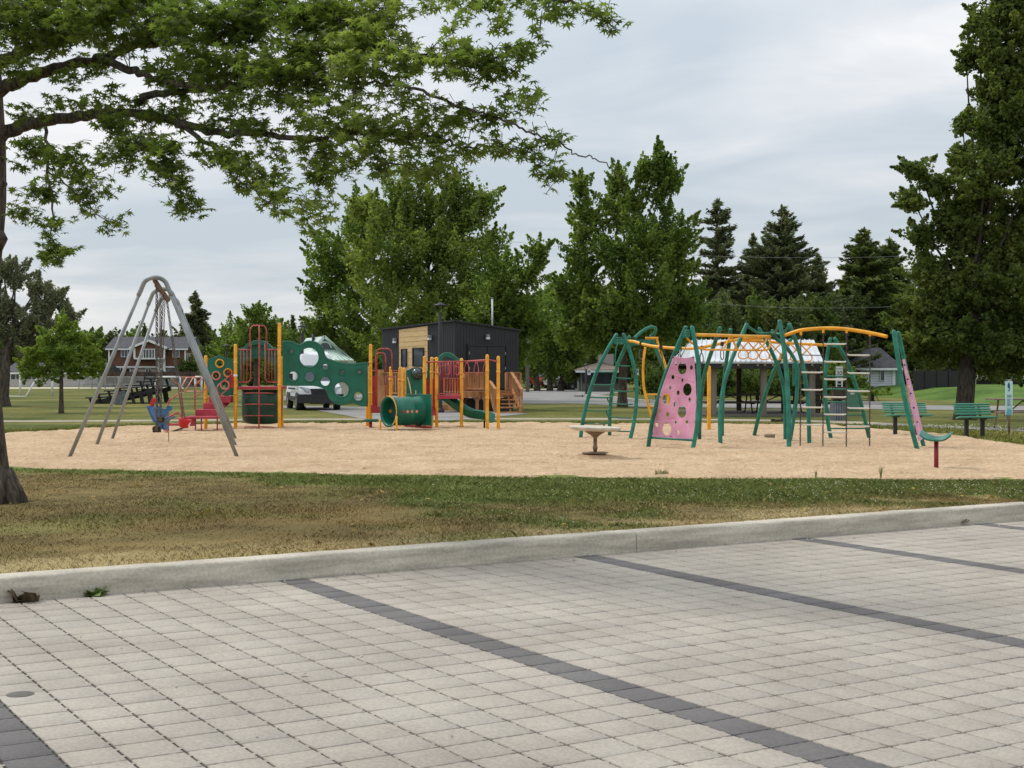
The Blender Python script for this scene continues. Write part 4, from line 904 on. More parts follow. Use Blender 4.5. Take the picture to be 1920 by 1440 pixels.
# hub of leaning legs
leg(c6, [(335, 185), (322, 300), (300, 450), (280, 620), (266, 800), (260, 1000), (260, 1155)], yb(c6, 1155), 32.6)
leg(c6, [(480, 138), (400, 320), (335, 480), (285, 640), (255, 800), (240, 1000), (245, 1220)], yb(c6, 1220), 31.6, 0.047)
leg(c6, [(595, 178), (690, 350), (770, 540), (810, 700), (826, 850), (828, 1020), (828, 1190)], yb(c6, 1190), 32.2)
leg(c6, [(872, 278), (810, 400), (730, 550), (650, 760), (590, 960), (545, 1150)], yb(c6, 1150), 33.2)
leg(c6, [(778, 112), (812, 320), (838, 560), (852, 780), (860, 1000), (861, 1245)], yb(c6, 1245), 30.4, 0.05)
leg(c6, [(866, 138), (930, 310), (985, 500), (1018, 700), (1036, 900), (1044, 1215)], yb(c6, 1215), 31.2)
leg(c6, [(712, 195), (740, 260), (830, 330), (925, 480), (938, 620), (925, 830), (895, 1040), (868, 1195)], 31.6, 32.0, 0.042)
for P in ([(485, 150, 31.6), (540, 188, 31.7), (590, 214, 31.8), (640, 218, 31.9), (700, 216, 32.0)], [(700, 216, 32.0), (735, 208, 31.6), (760, 160, 31.0), (778, 130, 30.5)], [(700, 216, 32.0), (780, 222, 31.8), (820, 205, 31.6), (862, 148, 31.3)]):
    beamline(P, 0.030, 'hub_bar', c6, M_green)
MB().bar(Wp(*c6(905, 480), 31.7), Wp(*c6(905, 690), 31.7), 0.07, 0.06).build('seat_pad', M_green, cf, bevel=0.02)
# straight beam with overhead rail in front
beamline([(18, 229, 29.1), (200, 233, 29.7), (450, 241, 30.6), (690, 246, 31.6)], 0.034, 'beam', c6)
beamline([(-60, 255, 29.3), (-30, 290, 29.3), (10, 318, 29.3), (50, 342, 29.4), (110, 362, 29.5), (300, 364, 30.1), (500, 368, 30.8), (640, 368, 31.4), (680, 350, 31.5), (692, 310, 31.55), (686, 262, 31.6)], 0.022, 'rail', c6)
beamline([(335, 245, 30.2), (275, 350, 30.1)], 0.02, 'strut', c6); beamline([(340, 245, 30.2), (395, 362, 30.4)], 0.02, 'strut', c6)
beamline([(660, 262, 31.4), (630, 320, 31.2), (560, 366, 31.0)], 0.02, 'strut', c6)
beamline([(430, 262, 32.2), (560, 262, 32.3), (660, 262, 32.3)], 0.03, 'beam', c6)
# rear beam with trapeze loops
beamline([(430, 280, 32.4), (560, 285, 32.4), (700, 295, 32.5), (880, 305, 32.5), (1050, 315, 32.6), (1200, 322, 32.7)], 0.032, 'beam', c6)
MB().tube([Wp(*c6(1040, 316), 32.6), Wp(*c6(1065, 317), 32.6)], 0.042, 12).build('collar', M_yel, cf)
for i, xx in enumerate((450, 540, 640, 740, 830, 925, 1020)):
    yb_ = 292 + (xx - 450) * 0.045; Y = 32.45; big = 1.0 + (0.12 if i > 2 else 0)
    P = [(xx - 45 * big, yb_), (xx + 20 * big, yb_ + 75), (xx + 42 * big, yb_ + 105), (xx + 38 * big, yb_ + 140), (xx + 10, yb_ + 152), (xx - 15, yb_ + 152), (xx - 40 * big, yb_ + 140), (xx - 44 * big, yb_ + 105), (xx - 20 * big, yb_ + 75), (xx + 45 * big, yb_)]
    MB().tube(spline([Wp(*c6(*p), Y + 0.02 * (k / 9)) for k, p in enumerate(P)], 3), 0.015, 7).build('trapeze_loop', M_yel, cf)
# arched beam with chain ladders
arch = [(820, 236, 30.3), (950, 192, 30.1), (1080, 176, 30.0), (1220, 170, 29.9), (1350, 176, 29.75), (1500, 196, 29.6), (1640, 222, 29.45), (1745, 246, 29.3)]
beamline(arch, 0.038, 'beam', c6)
CX = [(968, 210, 962), (1170, 190, 1166), (1380, 190, 1377), (1590, 218, 1586)]
for i, (xt, yt, xb) in enumerate(CX):
    Yc = 30.0 - i * 0.15; q = Wp(*c6(xt, yt + 18), Yc)
    MB().box(q + Vector((0, 0, .02)), (0.045, 0.05, 0.07)).build('chain_bracket', M_yel, cf, bevel=0.008)
    chain(q, Wp(*c6(xb, 1262), Yc), link=0.066, r=0.0075).build('chain', M_chain, cf)
for (x0, x1, ys, i) in ((972, 1165, (410, 565, 722, 880, 1037), 0), (1174, 1376, (310, 470, 628, 788, 944, 1104), 1), (1384, 1588, (410, 572, 734, 888, 1050), 2)):
    for y in ys:
        Ya, Yb2 = 30.0 - i * .15, 30.0 - (i + 1) * .15; sl = (0, 2, 6)[i]
        P = [Wp(*c6(x0, y - sl), Ya), Wp(*c6(x0 + 20, y + 2), Ya), Wp(*c6(x1 - 20, y + 4), Yb2), Wp(*c6(x1, y + sl - 3), Yb2)]
        MB().tube(P, 0.017 if not (i == 0 and y == 410) else 0.01, 8).build('ladder_rung', M_rung if not (i == 0 and y == 410) else M_chain, cf)
# right ladder arch
leg(c6, [(1232, 268), (1208, 400), (1190, 560), (1186, 700), (1194, 860), (1212, 1020), (1241, 1175)], yb(c6, 1175), 33.0)
leg(c6, [(1275, 268), (1330, 370), (1398, 500), (1455, 660), (1505, 830), (1548, 1010), (1584, 1168)], yb(c6, 1168), 33.0)
a, b = Wp(*c6(1238, 296), 32.95), Wp(*c6(1300, 342), 32.95); MB().box((a + b) / 2, (b.x - a.x, 0.02, a.z - b.z)).build('top_plate', M_green, cf, bevel=0.004)
for y in (470, 603, 718, 835, 952, 1072):
    xl_ = np.interp(y, [268, 400, 560, 700, 860, 1020, 1175], [1232, 1208, 1190, 1186, 1194, 1212, 1241]); xr_ = np.interp(y, [268, 370, 500, 660, 830, 1010, 1168], [1275, 1330, 1398, 1455, 1505, 1548, 1584])
    rung(c6, [(xl_, y), (xr_, y)], 33.05, 0.018, sp=0)
# far A-frame seen along its pink wall
leg(c7, [(522, 190), (545, 340), (580, 560), (620, 780), (665, 980), (722, 1190)], yb(c7, 1190), 29.2, 0.048)
leg(c7, [(560, 200), (595, 360), (635, 560), (682, 760), (730, 980), (777, 1170)], yb(c7, 1170), 29.5, 0.043)
m = MB(); P = [((594, 424), 29.3), ((604, 424), 29.5), ((690, 760), 29.6), ((766, 1085), 29.3), ((730, 1112), 28.7), ((655, 780), 29.0)]
m.add([Wp(*c7(*p), Y) for p, Y in P], [tuple(range(6))]); o = m.build('climbing_wall', M_pink, cf); sm = o.modifiers.new('t', 'SOLIDIFY'); sm.thickness = 0.035
for i, y in enumerate(range(470, 1080, 60)):
    x = np.interp(y, [424, 1085], [600, 745]); q = Wp(*c7(x, y), 29.1 - (y - 424) * .0003); MB().tube([q + Vector((-.01, -.05, 0)), q + Vector((.0, -.02, 0))], 0.02, 8).build('hand_hold', M_rung if i % 2 else M_trim, cf)

# ================================================================ LOOSE PLAY PIECES
g = Gp(1116, 862); sp_ = thing('stand_up_spinner', g, 'small standing spinner with a pale tray top on a weathered pole', 'spinner')
Ysp = g.y; x0, x1 = Wp(1067, 803, Ysp).x, Wp(1165, 803, Ysp).x; rr_ = (x1 - x0) / 2; zt = Wp(1116, 803, Ysp).z
m = MB(); vs = []; prof = [(0.02, -.005), (rr_ * .8, -.005), (rr_ * .93, .012), (rr_, .03), (rr_, .01), (rr_ * .96, -.02), (rr_ * .8, -.045), (.02, -.05)]
m.lathe(prof, (g.x, g.y, zt), 40, Matrix.Rotation(R(2.0), 3, 'Y')); m.build('tray', mat('spinner_tray', rgb(190, 182, 166), 0.6, rgb(206, 200, 184), scale=5, var=0.08), sp_)
m = MB(); m.lathe([(.03, -.22), (.035, -.17), (.09, -.12), (.17, -.075), (.2, -.05), (.02, -.045)], (g.x, g.y, zt), 20); m.build('tray_bracket', M_bronze, sp_)
m = MB(); m.lathe([(.034, .0), (.034, .14), (.045, .15), (.045, .2), (.034, .21), (.034, zt - .18)], (g.x, g.y, 0.04), 14); m.build('pole', M_bronze, sp_)
m = MB(); m.lathe([(.10, -.05), (.12, .03), (.20, .072), (.24, .078), (.24, .092), (.05, .10), (.03, .1)], (g.x, g.y, 0.045), 28); m.build('foot_plate', M_bronze, sp_)
g = Gp(1755.5, 881); ss = thing('perch_seat', g, 'green saddle seat standing alone on a dark red post', 'seat')
MB().tube([(g.x, g.y, -.15), (g.x, g.y, Wp(0, 823, g.y).z)], 0.036, 16).build('post', mat('deep_red_paint', rgb(134, 20, 34), 0.45, scale=4, var=0.12), ss)
def saddle(u, v): # u along length -1..1, v across -1..1
    z = 0.085 * u * u + 0.03 * abs(u) ** 3 - 0.035 * (1 - u * u) * 0 + 0.025 * (v * v) * (1 - abs(u)) - 0.01 * v * v
    return Vector((u * 0.235, v * (0.15 + 0.07 * abs(u)) * (1 - 0.75 * max(0, abs(u) - .72) ** 1.2 * 2), z + 0.03 * u * (-.2)))
m = MB(); nu, nv = 16, 9; zt = Wp(0, 822, g.y).z; vs = [Vector((g.x, g.y, zt)) + Matrix.Rotation(R(-24), 3, 'Z') @ Matrix.Rotation(R(9), 3, 'X') @ saddle(-1 + 2 * i / nu, -1 + 2 * j / nv) for i in range(nu + 1) for j in range(nv + 1)]
m.add(vs, [(i * (nv + 1) + j, (i + 1) * (nv + 1) + j, (i + 1) * (nv + 1) + j + 1, i * (nv + 1) + j + 1) for i in range(nu) for j in range(nv)], True)
o = m.build('saddle', M_green, ss); q = o.modifiers.new('t', 'SOLIDIFY'); q.thickness = 0.035; q.offset = -1; b_ = o.modifiers.new('s', 'SUBSURF'); b_.levels = b_.render_levels = 1
g = Gp(1443, 823); o = MB().tube([g + Vector((-.12, 0, .065)), g + Vector((-.05, 0.0, .07)), g + Vector((.12, -.03, .07))], [.045, .047, .045], 12).build('log_stub', mat('grey_stub', rgb(128, 116, 102), 0.9, scale=8, var=0.2), None)
tag(o, 'short grey log stub lying on the sand by the climbing frame', 'log')
# ================================================================ STREET FURNITURE
def bench(px0, px1, pyseat, pytop, legs, Y, lab, turn):
    gx = Wp((px0 + px1) / 2, 800, Y).x; root = thing('park_bench', (gx, Y, 0), lab, 'bench', 'green slatted park benches')
    w = (px1 - px0) * Y / F; c, s_ = math.cos(turn), math.sin(turn); ux = Vector((c, s_, 0)); uy = Vector((-s_, c, 0)); o = Vector((gx, Y, 0))
    hs = EYE + (HY - pyseat) * Y / F; hb = EYE + (HY - pytop) * Y / F
    for k in range(4): MB().bar(o + ux * -w / 2 + uy * (-.30 + k * .115) + Vector((0, 0, hs - .012 * k)), o + ux * w / 2 + uy * (-.30 + k * .115) + Vector((0, 0, hs - .012 * k)), .10, .035).build('seat_slat', M_teal, root, bevel=.008)
    n = 5; dh = (hb - hs - 0.02) / n
    for k in range(n):
        z = hs + .03 + dh * (k + .5); yy = .15 + .10 * (k + .5) / n * 2
        MB().bar(o + ux * (-w / 2) + uy * yy + Vector((0, 0, z)), o + ux * w / 2 + uy * yy + Vector((0, 0, z)), .032, dh - .012, (0, -.3, 1)).build('back_slat', M_teal, root, bevel=.008)
    for lx in legs:
        q = o + ux * (lx * w / 2) + uy * .02
        MB().box(q + Vector((0, 0, (hs - .04) / 2 - .05)), (.085, .10, hs - .04 + .1)).build('leg', M_black, root, bevel=.006)
        m = MB(); m.bar(q + uy * -.3 + Vector((0, 0, hs - .045)), q + uy * .16 + Vector((0, 0, hs - .07)), .05, .04); m.bar(q + uy * .15 + Vector((0, 0, hs - .06)), q + uy * .36 + Vector((0, 0, hb - .05)), .05, .03); m.build('bracket', M_black, root)
bench(1660, 1743, 777, 756, (-.55, .45), 34.8, 'green slatted bench partly behind the end of the climbing frame', 0.03)
bench(1794, 1862, 781, 757, (-.45, .42), 33.9, 'green slatted bench standing beside the pale blue notice', -0.05)
def picnic(o, ux, lab, L=1.8, m_=M_gwood, fr=M_black, h=.72, sc=1.0):
    o = Vector(o); ux = Vector(ux).normalized(); uy = Vector((-ux.y, ux.x, 0)); root = thing('picnic_table', o, lab, 'picnic table', 'picnic tables in the park')
    def bd(y, z, w, nm): MB().bar(o + ux * -L / 2 + uy * y + Vector((0, 0, z)), o + ux * L / 2 + uy * y + Vector((0, 0, z)), w, .045).build(nm, m_, root, bevel=.006)
    for k in range(5): bd(-.3 + k * .15, h, .14, 'top_board')
    for s in (-1, 1):
        for k in range(2): bd(s * (.62 + k * .14), h * .58, .13, 'seat_board')
        for e in (-.62, .62):
            q = o + ux * e * L / 2
            MB().tube(spline([q + uy * s * .25 + Vector((0, 0, h - .03)), q + uy * s * .35 + Vector((0, 0, h * .55)), q + uy * s * .5 + Vector((0, 0, .06)), q + uy * s * .62 + Vector((0, 0, 0.0)), q + uy * s * .75 + Vector((0, 0, .03))], 4), .026, 8).build('leg', fr, root)
    for e in (-.62, .62):
        q = o + ux * e * L / 2; MB().tube([q + uy * -.75 + Vector((0, 0, h * .58 - .035)), q + uy * .75 + Vector((0, 0, h * .58 - .035))], .024, 8).build('seat_bar', fr, root)
    MB().tube([o + ux * -.55 * L / 2 + Vector((0, 0, .36)), o + ux * .0 + Vector((0, 0, h - .04))], .02, 6).build('brace', fr, root); MB().tube([o + ux * .55 * L / 2 + Vector((0, 0, .36)), o + Vector((0, 0, h - .04))], .02, 6).build('brace', fr, root)
    return root
g = Gp(1925, 806); picnic((g.x + .12, 39.0, 0), (1, .05, 0), 'weathered picnic table with bent pipe legs behind the pale blue notice', 1.9, M_gwood, M_bronze, .82)
# pale blue notice
def w7(x, y, Y): return Wp(*c7(x, y), Y)
Yn = 35.5; g = w7(1494, 1030, Yn); root = thing('park_notice', (g.x, Yn, 0), 'tall pale blue notice with a dark emblem on a grey post', 'notice')
a, b = w7(1463, 607, Yn - .03), w7(1524, 893, Yn - .03); wdt = b.x - a.x
MB().box(((a.x + b.x) / 2, Yn - .03, (a.z + b.z) / 2), (wdt, .02, a.z - b.z)).build('board', M_signb, root, bevel=.004)
MB().tube([(g.x, Yn, -.1), (g.x, Yn, a.z + .03)], .028, 10).build('post', M_bronze, root)
Yi = Yn - .045; fr_ = lambda c: frame(c, (1, 0, 0), (0, 0, 1))
def ink(px, name, m_): 
    P = [w7(*p, Yi) for p in px]; m = MB(); n_ = len(P); off = Vector((0, .004, 0)); m.add(P + [p + off for p in P], [tuple(range(n_))] + [(i, (i + 1) % n_, n_ + (i + 1) % n_, n_ + i) for i in range(n_)]); return m.build(name, m_, root)
ink([(1493, 614), (1501, 630), (1503, 660), (1501, 680), (1495, 693), (1488, 690), (1487, 678), (1496, 680), (1497, 668), (1483, 664), (1482, 640), (1487, 624)], 'emblem', M_inkt)
for i, (y, w_) in enumerate(((722, 34), (731, 40), (740, 30), (757, 36), (766, 24), (778, 32), (787, 20), (798, 28), (806, 34))):
    ink([(1478, y), (1478 + w_, y), (1478 + w_, y + 4), (1478, y + 4)], 'printed_line', M_inkt)
ink([(1470, 893), (1470, 865), (1478, 860), (1478, 845), (1486, 832), (1494, 842), (1500, 836), (1504, 848), (1509, 846), (1511, 826), (1514, 846), (1518, 862), (1518, 893)], 'printed_skyline', mat('aqua_ink', rgb(104, 176, 190), 0.6, scale=6, var=.05))
# bins
def bin_(px, py0, pw, ph, lab, lid=False):
    g = Gp(px, py0); s = g.y / F; r_ = pw * s / 2; h = ph * s; root = thing('litter_bin', g, lab, 'bin', 'slatted litter bins'); n = 20
    m = MB(); m.lathe([(r_ * .92, 0), (r_ * .92, h * .97), (r_ * .8, h * .97), (r_ * .8, .05)], g, 20); m.build('liner', M_black, root)
    for k in range(n):
        a = 2 * math.pi * k / n; c, s_ = math.cos(a), math.sin(a); q = g + Vector((c * r_ * .97, s_ * r_ * .97, h * .5)); MB().box(q, (.03, 2 * math.pi * r_ / n * .78, h), Matrix.Rotation(a, 3, 'Z')).build('slat', M_bin, root)
    m = MB(); m.lathe([(r_ * 1.0, h), (r_ * 1.02, h + .03), (r_ * .7, h + .035), (r_ * .7, h)], g, 20); m.build('rim', M_black, root)
    if lid: m = MB(); m.box(g + Vector((0, 0, h + .26)), (r_ * 1.5, r_ * 1.5, .38)); m.build('hood', M_wood, root, bevel=.02); MB().box(g + Vector((0, 0, h + .47)), (r_ * 2.0, r_ * 1.9, .04)).build('lid', M_wood, root)
bin_(1572, 788, 30, 34, 'grey slatted bin with a brown hood behind the right ladder arch', True)
bin_(226, 759, 21, 24, 'grey slatted bin standing in front of the black bleacher')
g = Gp(1596, 771); s = g.y / F; root = thing('utility_cabinet', g, 'dark green utility cabinet beside the hooded bin', 'cabinet'); MB().box(g + Vector((0, 0, .42)), (.62, .5, .84)).build('cabinet_body', M_sage, root, bevel=.02); MB().box(g + Vector((0, -.26, .44)), (.5, .02, .7)).build('cabinet_door', M_sage, root, bevel=.008); MB().box(g + Vector((-.02, -.275, .7)), (.16, .006, .07)).build('cabinet_label', M_sign, root)
# signs
def sign30(px, pyfoot, ytop, lab):
    g = Gp(px, pyfoot); Y = g.y; s = Y / F; root = thing('speed_sign', g, lab, 'road sign')
    def sp__(x, y): return Wp(*c6(x, y), Y)
    MB().box((g.x, Y + .03, (EYE + (HY - ytop) * s) / 2), (.05, .05, EYE + (HY - ytop) * s)).build('post', M_black, root)
    a, b = sp__(1282, 515), sp__(1345, 612); MB().box(((a.x + b.x) / 2, Y, (a.z + b.z) / 2), (b.x - a.x, .012, a.z - b.z)).build('sign_board', M_sign, root, bevel=.003)
    a2, b2 = sp__(1282, 618), sp__(1345, 704); MB().box(((a2.x + b2.x) / 2, Y, (a2.z + b2.z) / 2), (b2.x - a2.x, .012, a2.z - b2.z)).build('sub_plate', M_sign, root, bevel=.003)
    w_ = b.x - a.x; cx_ = (a.x + b.x) / 2; fy = Y - .010
    text('numerals', '30', w_ * .86, frame((cx_, fy, sp__(0, 575).z), (1, 0, 0), (0, 0, 1)), M_ink, root)
    text('heading', 'MAXIMUM', w_ * .19, frame((cx_, fy, sp__(0, 535).z), (1, 0, 0), (0, 0, 1)), M_ink, root)
    text('sub_text', 'À MOINS\nD\'AVIS', w_ * .20, frame((cx_, fy, sp__(0, 662).z), (1, 0, 0), (0, 0, 1)), M_ink, root) if False else None
    for i, (y, ww) in enumerate(((652, .55), (664, .5), (682, .62), (692, .55))): MB().box((cx_, fy, sp__(0, y).z), (w_ * ww, .003, .05)).build('printed_line', M_ink, root)
sign30(1573.5, 768, 688, 'white speed limit sign reading 30 above a smaller white plate')
def small_sign(px, py, w, h, foot, lab):
    g = Gp(px, foot); Y = g.y; s = Y / F; root = thing('parking_sign', g, lab, 'road sign'); z = EYE + (HY - py) * s
    MB().box((g.x, Y + .03, z / 2), (.05, .05, z)).build('post', M_black, root); MB().box((g.x, Y, z), (w * s, .012, h * s)).build('sign_board', M_sign, root, bevel=.003)
    m = MB(); m.tube([Vector((g.x, Y - .012, z + h * s * .15)) + Vector((math.cos(a), 0, math.sin(a))) * w * s * .3 for a in np.linspace(0, 2 * math.pi, 17)[:-1]], .018, 5, closed=True); m.build('ring_symbol', M_ink, root)
    text('letter', 'P', w * s * .5, frame((g.x, Y - .01, z + h * s * .15), (1, 0, 0), (0, 0, 1)), M_ink, root)
small_sign(1194, 698, 7, 11, 764, 'small white parking sign beside the left ladder arch')
small_sign(1104.5, 698, 6, 10, 745, 'small white parking sign on the road island seen through the ladder')
# lamp posts
def lamp(px, pyfoot, ptop, lab, disc=15):
    g = Gp(px, pyfoot); s = g.y / F; H = EYE + (HY - ptop) * s; root = thing('lamp_post', g, lab, 'lamp post', 'black lamp posts with disc tops')
    MB().lathe([(.16, 0), (.15, .12), (.09, .16), (.075, .2), (.065, H - .3), (.05, H - .28)], g, 14).build('pole', M_black, root)
    m = MB()
    for k in range(4):
        a = math.pi / 4 + k * math.pi / 2; m.tube([g + Vector((.05 * math.cos(a), .05 * math.sin(a), H - .34)), g + Vector((.2 * math.cos(a), .2 * math.sin(a), H - .06))], .014, 5)
    m.build('lamp_bracket', M_black, root); r_ = disc * s / 2 * 1.7
    MB().lathe([(.02, H - .05), (r_, H - .04), (r_, H + .0), (r_ * .5, H + .05), (.04, H + .08), (.02, H + .11), (.01, H + .12)], g, 20).build('lamp_hood', M_black, root)
lamp(825.5, 774, 572, 'black lamp post with a disc top in front of the black hut')
lamp(566.5, 768, 612, 'black lamp post with a disc top behind the green hole panel', 10)
lamp(424.5, 745, 648, 'black lamp post with a disc top behind the ring panel', 9)
lamp(1099, 742, 684, 'thin black lamp post by the parked cars', 5)
# utility poles and wires
def pole(px, pyfoot, ptop, r_, lab, m_=M_polew, arm=None):
    g = Gp(px, pyfoot); s = g.y / F; H = EYE + (HY - ptop) * s; root = thing('utility_pole', g, lab, 'pole'); MB().tube([g + Vector((0, 0, -.2)), g + Vector((0, 0, H * .5)), g + Vector((0, 0, H))], [r_, r_ * .9, r_ * .75], 10).build('shaft', m_, root)
    if arm:
        q = g + Vector((0, 0, arm[0])); MB().tube(spline([q, q + Vector((.5, -.1, .35)), q + Vector((1.3, -.2, .5))], 4), .03, 6).build('lamp_arm', M_galv, root); MB().box(q + Vector((1.55, -.2, .5)), (.5, .18, .08)).build('lamp_head', M_sign, root, bevel=.02)
    return g, H
pole(989, 735, 575, .16, 'grey wooden pole with a street lamp arm beside the black hut', arm=(5.6,))
pole(617, 722, 604, .10, 'thin grey pole behind the green roofed building')
pole(1077, 722, 640, .12, 'slim grey pole between the parked cars')
def wire(p, q, sag, name, lab, r_=.008):
    P = [p.lerp(q, t) - Vector((0, 0, sag * 4 * t * (1 - t))) for t in np.linspace(0, 1, 14)]; o = MB().tube(P, r_, 4).build(name, M_galv, None); tag(o, lab, 'wire')
wire(Wp(960, 453, 88), Wp(1760, 478, 84), .5, 'overhead_wire', 'upper thin overhead wire crossing behind the spruces'); wire(Wp(1300, 565, 80), Wp(1750, 570, 78), .3, 'overhead_wire', 'lower thin overhead wire crossing above the picnic shelter', .007); wire(Wp(617, 607, 110), Wp(730, 600, 100), .2, 'overhead_wire', 'short thin wire running from the pole behind the green roof')

# ================================================================ BUILDINGS
def wall_window(root, c, ux, w, h, parts=2, fm=None, gm=None, out=0.05, nm='window', bars=True):
    """framed window centred at c on a wall that runs along ux (outside is to the right-hand side: ux x up)"""
    c = Vector(c); ux = Vector(ux).normalized(); n = ux.cross(Vector((0, 0, 1))); up = Vector((0, 0, 1)); t = max(.04, w * .06); m = MB()
    R3 = Matrix((ux, -n, up)).transposed()
    for s in (-1, 1): m.box(c + ux * s * (w / 2 - t / 2) + n * out / 2, (t, out, h), R3); m.box(c + up * s * (h / 2 - t / 2) + n * out / 2, (w - 2 * t, out - .004, t), R3)
    for k in range(1, parts): m.box(c + ux * (-w / 2 + w * k / parts) + n * out / 2, (t * .8, out - .008, h - 2 * t), R3)
    f = m.build(nm, fm or M_white, root); ROOT[f.name] = ROOT[root.name]
    MB().box(c + n * .012, (w - t, .012, h - t), R3).build('pane', gm or M_glass, f); return f
# --- black hut with timber deck
HC = Vector((-2.26, 56.0, 0)); d1 = Vector((-.6, .8, 0)); d2 = Vector((.8, .6, 0)); HL, HWd = 5.43, 3.16
hut = thing('service_hut', HC + d1 * HL / 2 + d2 * HWd / 2, 'black clad hut with a pale board panel, dark windows and double doors', 'hut')
zt = {0: 3.57, 1: 3.355, 2: 3.24, 3: 3.03}
cs = [HC, HC + d2 * HWd, HC + d2 * HWd + d1 * HL, HC + d1 * HL]; zs = [3.57, 3.24, 3.03, 3.355]
m = MB(); vs = [c + Vector((0, 0, .55)) for c in cs] + [c + Vector((0, 0, z)) for c, z in zip(cs, zs)]; m.add(vs, [(0, 1, 5, 4), (1, 2, 6, 5), (2, 3, 7, 6), (3, 0, 4, 7), (0, 3, 2, 1)]); m.build('wall', M_hut, hut)
# standing ribs of the cladding
def ribs(a, b, za, zb, nn, z0=.56):
    n_ = (b - a).normalized(); n_ = Vector((n_.y, -n_.x, 0)); m = MB()
    for k in range(1, nn):
        t = k / nn; p = a.lerp(b, t); z1 = za + (zb - za) * t - .06; m.bar(p + n_ * .003 + Vector((0, 0, z0)), p + n_ * .003 + Vector((0, 0, z1)), .014, .008, n_)
    m.build('cladding_ribs', M_hut, hut)
ribs(HC, HC + d2 * HWd, 3.57, 3.24, 22); ribs(HC + d1 * HL, HC, 3.355, 3.57, 34)
m = MB(); ex = .09; rc = [HC - d1 * ex - d2 * ex, HC + d2 * (HWd + ex) - d1 * ex, HC + d2 * (HWd + ex) + d1 * (HL + ex), HC + d1 * (HL + ex) - d2 * ex]
m.add([c + Vector((0, 0, z - .03)) for c, z in zip(rc, zs)] + [c + Vector((0, 0, z + .035)) for c, z in zip(rc, zs)], [(0, 1, 2, 3)[::-1], (4, 5, 6, 7), (0, 1, 5, 4), (1, 2, 6, 5), (2, 3, 7, 6), (3, 0, 4, 7)]); m.build('roof', M_black, hut)
nL = Vector((-.8, -.6, 0)); nR = Vector((.6, -.8, 0))
def onL(px, py, out=0.0):   # picture point -> left wall
    a = (px - 960) / F; t = (a * HC.y - HC.x) / (d1.x - a * d1.y); p = HC + d1 * t; p.z = EYE + (HY - py) * p.y / F; return p + nL * out
def onR(px, py, out=0.0):
    a = (px - 960) / F; t = (a * HC.y - HC.x) / (d2.x - a * d2.y); p = HC + d2 * t; p.z = EYE + (HY - py) * p.y / F; return p + nR * out
def l3(x, y, o=0): return onL(*c3(x, y), o)
def r3(x, y, o=0): return onR(*c3(x, y), o)
a, b = l3(443, 385, 0), l3(707, 350, 0); m = MB(); zb_ = .56
P = [Vector((a.x, a.y, zb_)), Vector((b.x, b.y, zb_)), Vector((b.x, b.y, b.z - .02)), Vector((a.x, a.y, a.z - .02))]; m.add([p + nL * .032 for p in P] + [p for p in P], [(0, 1, 2, 3), (1, 5, 6, 2), (0, 3, 7, 4), (2, 6, 7, 3)]); m.build('board_panel', M_cedar, hut)
m = MB(); seam = mat('board_seam', rgb(150, 116, 72), 0.8)
for yy in (405, 455, 500, 545, 600, 660, 720):
    p, q = l3(445, yy + 4, .034), l3(705, yy - 12, .034); m.bar(p, q, .004, .012, nL)
m.build('panel_seams', seam, hut)
def hutwin(x0, x1, y0, y1, nm='window'):
    a, b = l3(x0, y0), l3(x1, y1); c = (a + b) / 2; f = wall_window(hut, Vector((c.x, c.y, c.z)) + nL * .034, -d1, (Vector((a.x, a.y, 0)) - Vector((b.x, b.y, 0))).length, a.z - b.z, 1, M_black, M_glass, .05, nm)
hutwin(470, 520, 566, 733); hutwin(575, 680, 556, 730)
a, b = l3(392, 572), l3(440, 790); MB().box((Vector((a.x, a.y, 0)) + Vector((b.x, b.y, 0))) / 2 + Vector((0, 0, (a.z + .8) / 2)) + nL * .03, (.035, (Vector((a.x - b.x, a.y - b.y, 0))).length, a.z - .8), Matrix((-nL, d1, Vector((0, 0, 1)))).transposed()).build('side_door', M_black, hut)
a, b = r3(1078, 540), r3(1425, 540); hw = (Vector((b.x - a.x, b.y - a.y, 0))).length; mid = (Vector((a.x, a.y, 0)) + Vector((b.x, b.y, 0))) / 2; ztop = (a.z + b.z) / 2
RR = Matrix((d2, -nR, Vector((0, 0, 1)))).transposed()
for s in (-1, 1): 
    MB().box(mid + d2 * s * (hw / 4 - .01) + Vector((0, 0, (ztop + .86) / 2)) + nR * .03, (hw / 2 - .05, .04, ztop - .9), RR).build('door', M_hut, hut, bevel=.006)
    for zz in (1.1, 1.7, 2.3): MB().box(mid + d2 * s * (hw / 2 - .03) + Vector((0, 0, zz)) + nR * .058, (.04, .03, .11), RR).build('hinge', M_galv, hut)
m = MB(); 
for s in (-1, 1): m.box(mid + d2 * s * (hw / 2 + .02) + Vector((0, 0, (ztop + .86) / 2)) + nR * .03, (.06, .07, ztop - .86), RR)
m.box(mid + Vector((0, 0, ztop + .02)) + nR * .03, (hw + .1, .075, .06), RR); m.build('door_frame', M_black, hut)
for p, n_ in ((l3(412, 482, .08), nL), (l3(738, 452, .08), nL), (r3(1252, 446, .08), nR)):
    ax_ = Vector((-n_.y, n_.x, 0)); R3 = Matrix((ax_, n_, Vector((0, 0, 1)))).transposed(); f = MB().box(p, (.13, .14, .12), R3).build('wall_light', M_galv, hut, bevel=.01); ROOT[f.name] = ROOT[hut.name]; MB().box(p + Vector((0, 0, -.10)) + n_ * .01, (.13, .12, .08), R3).build('lamp_glass', M_sign, f, bevel=.01)
p = Wp(923, 612, 58.0); MB().tube([p + Vector((0, 0, -.15)), p + Vector((0, 0, 1.15))], .035, 8).build('mast', M_sign, hut); MB().box(p + Vector((0, 0, 1.16)), (.09, .09, .05)).build('mast_cap', M_galv, hut)
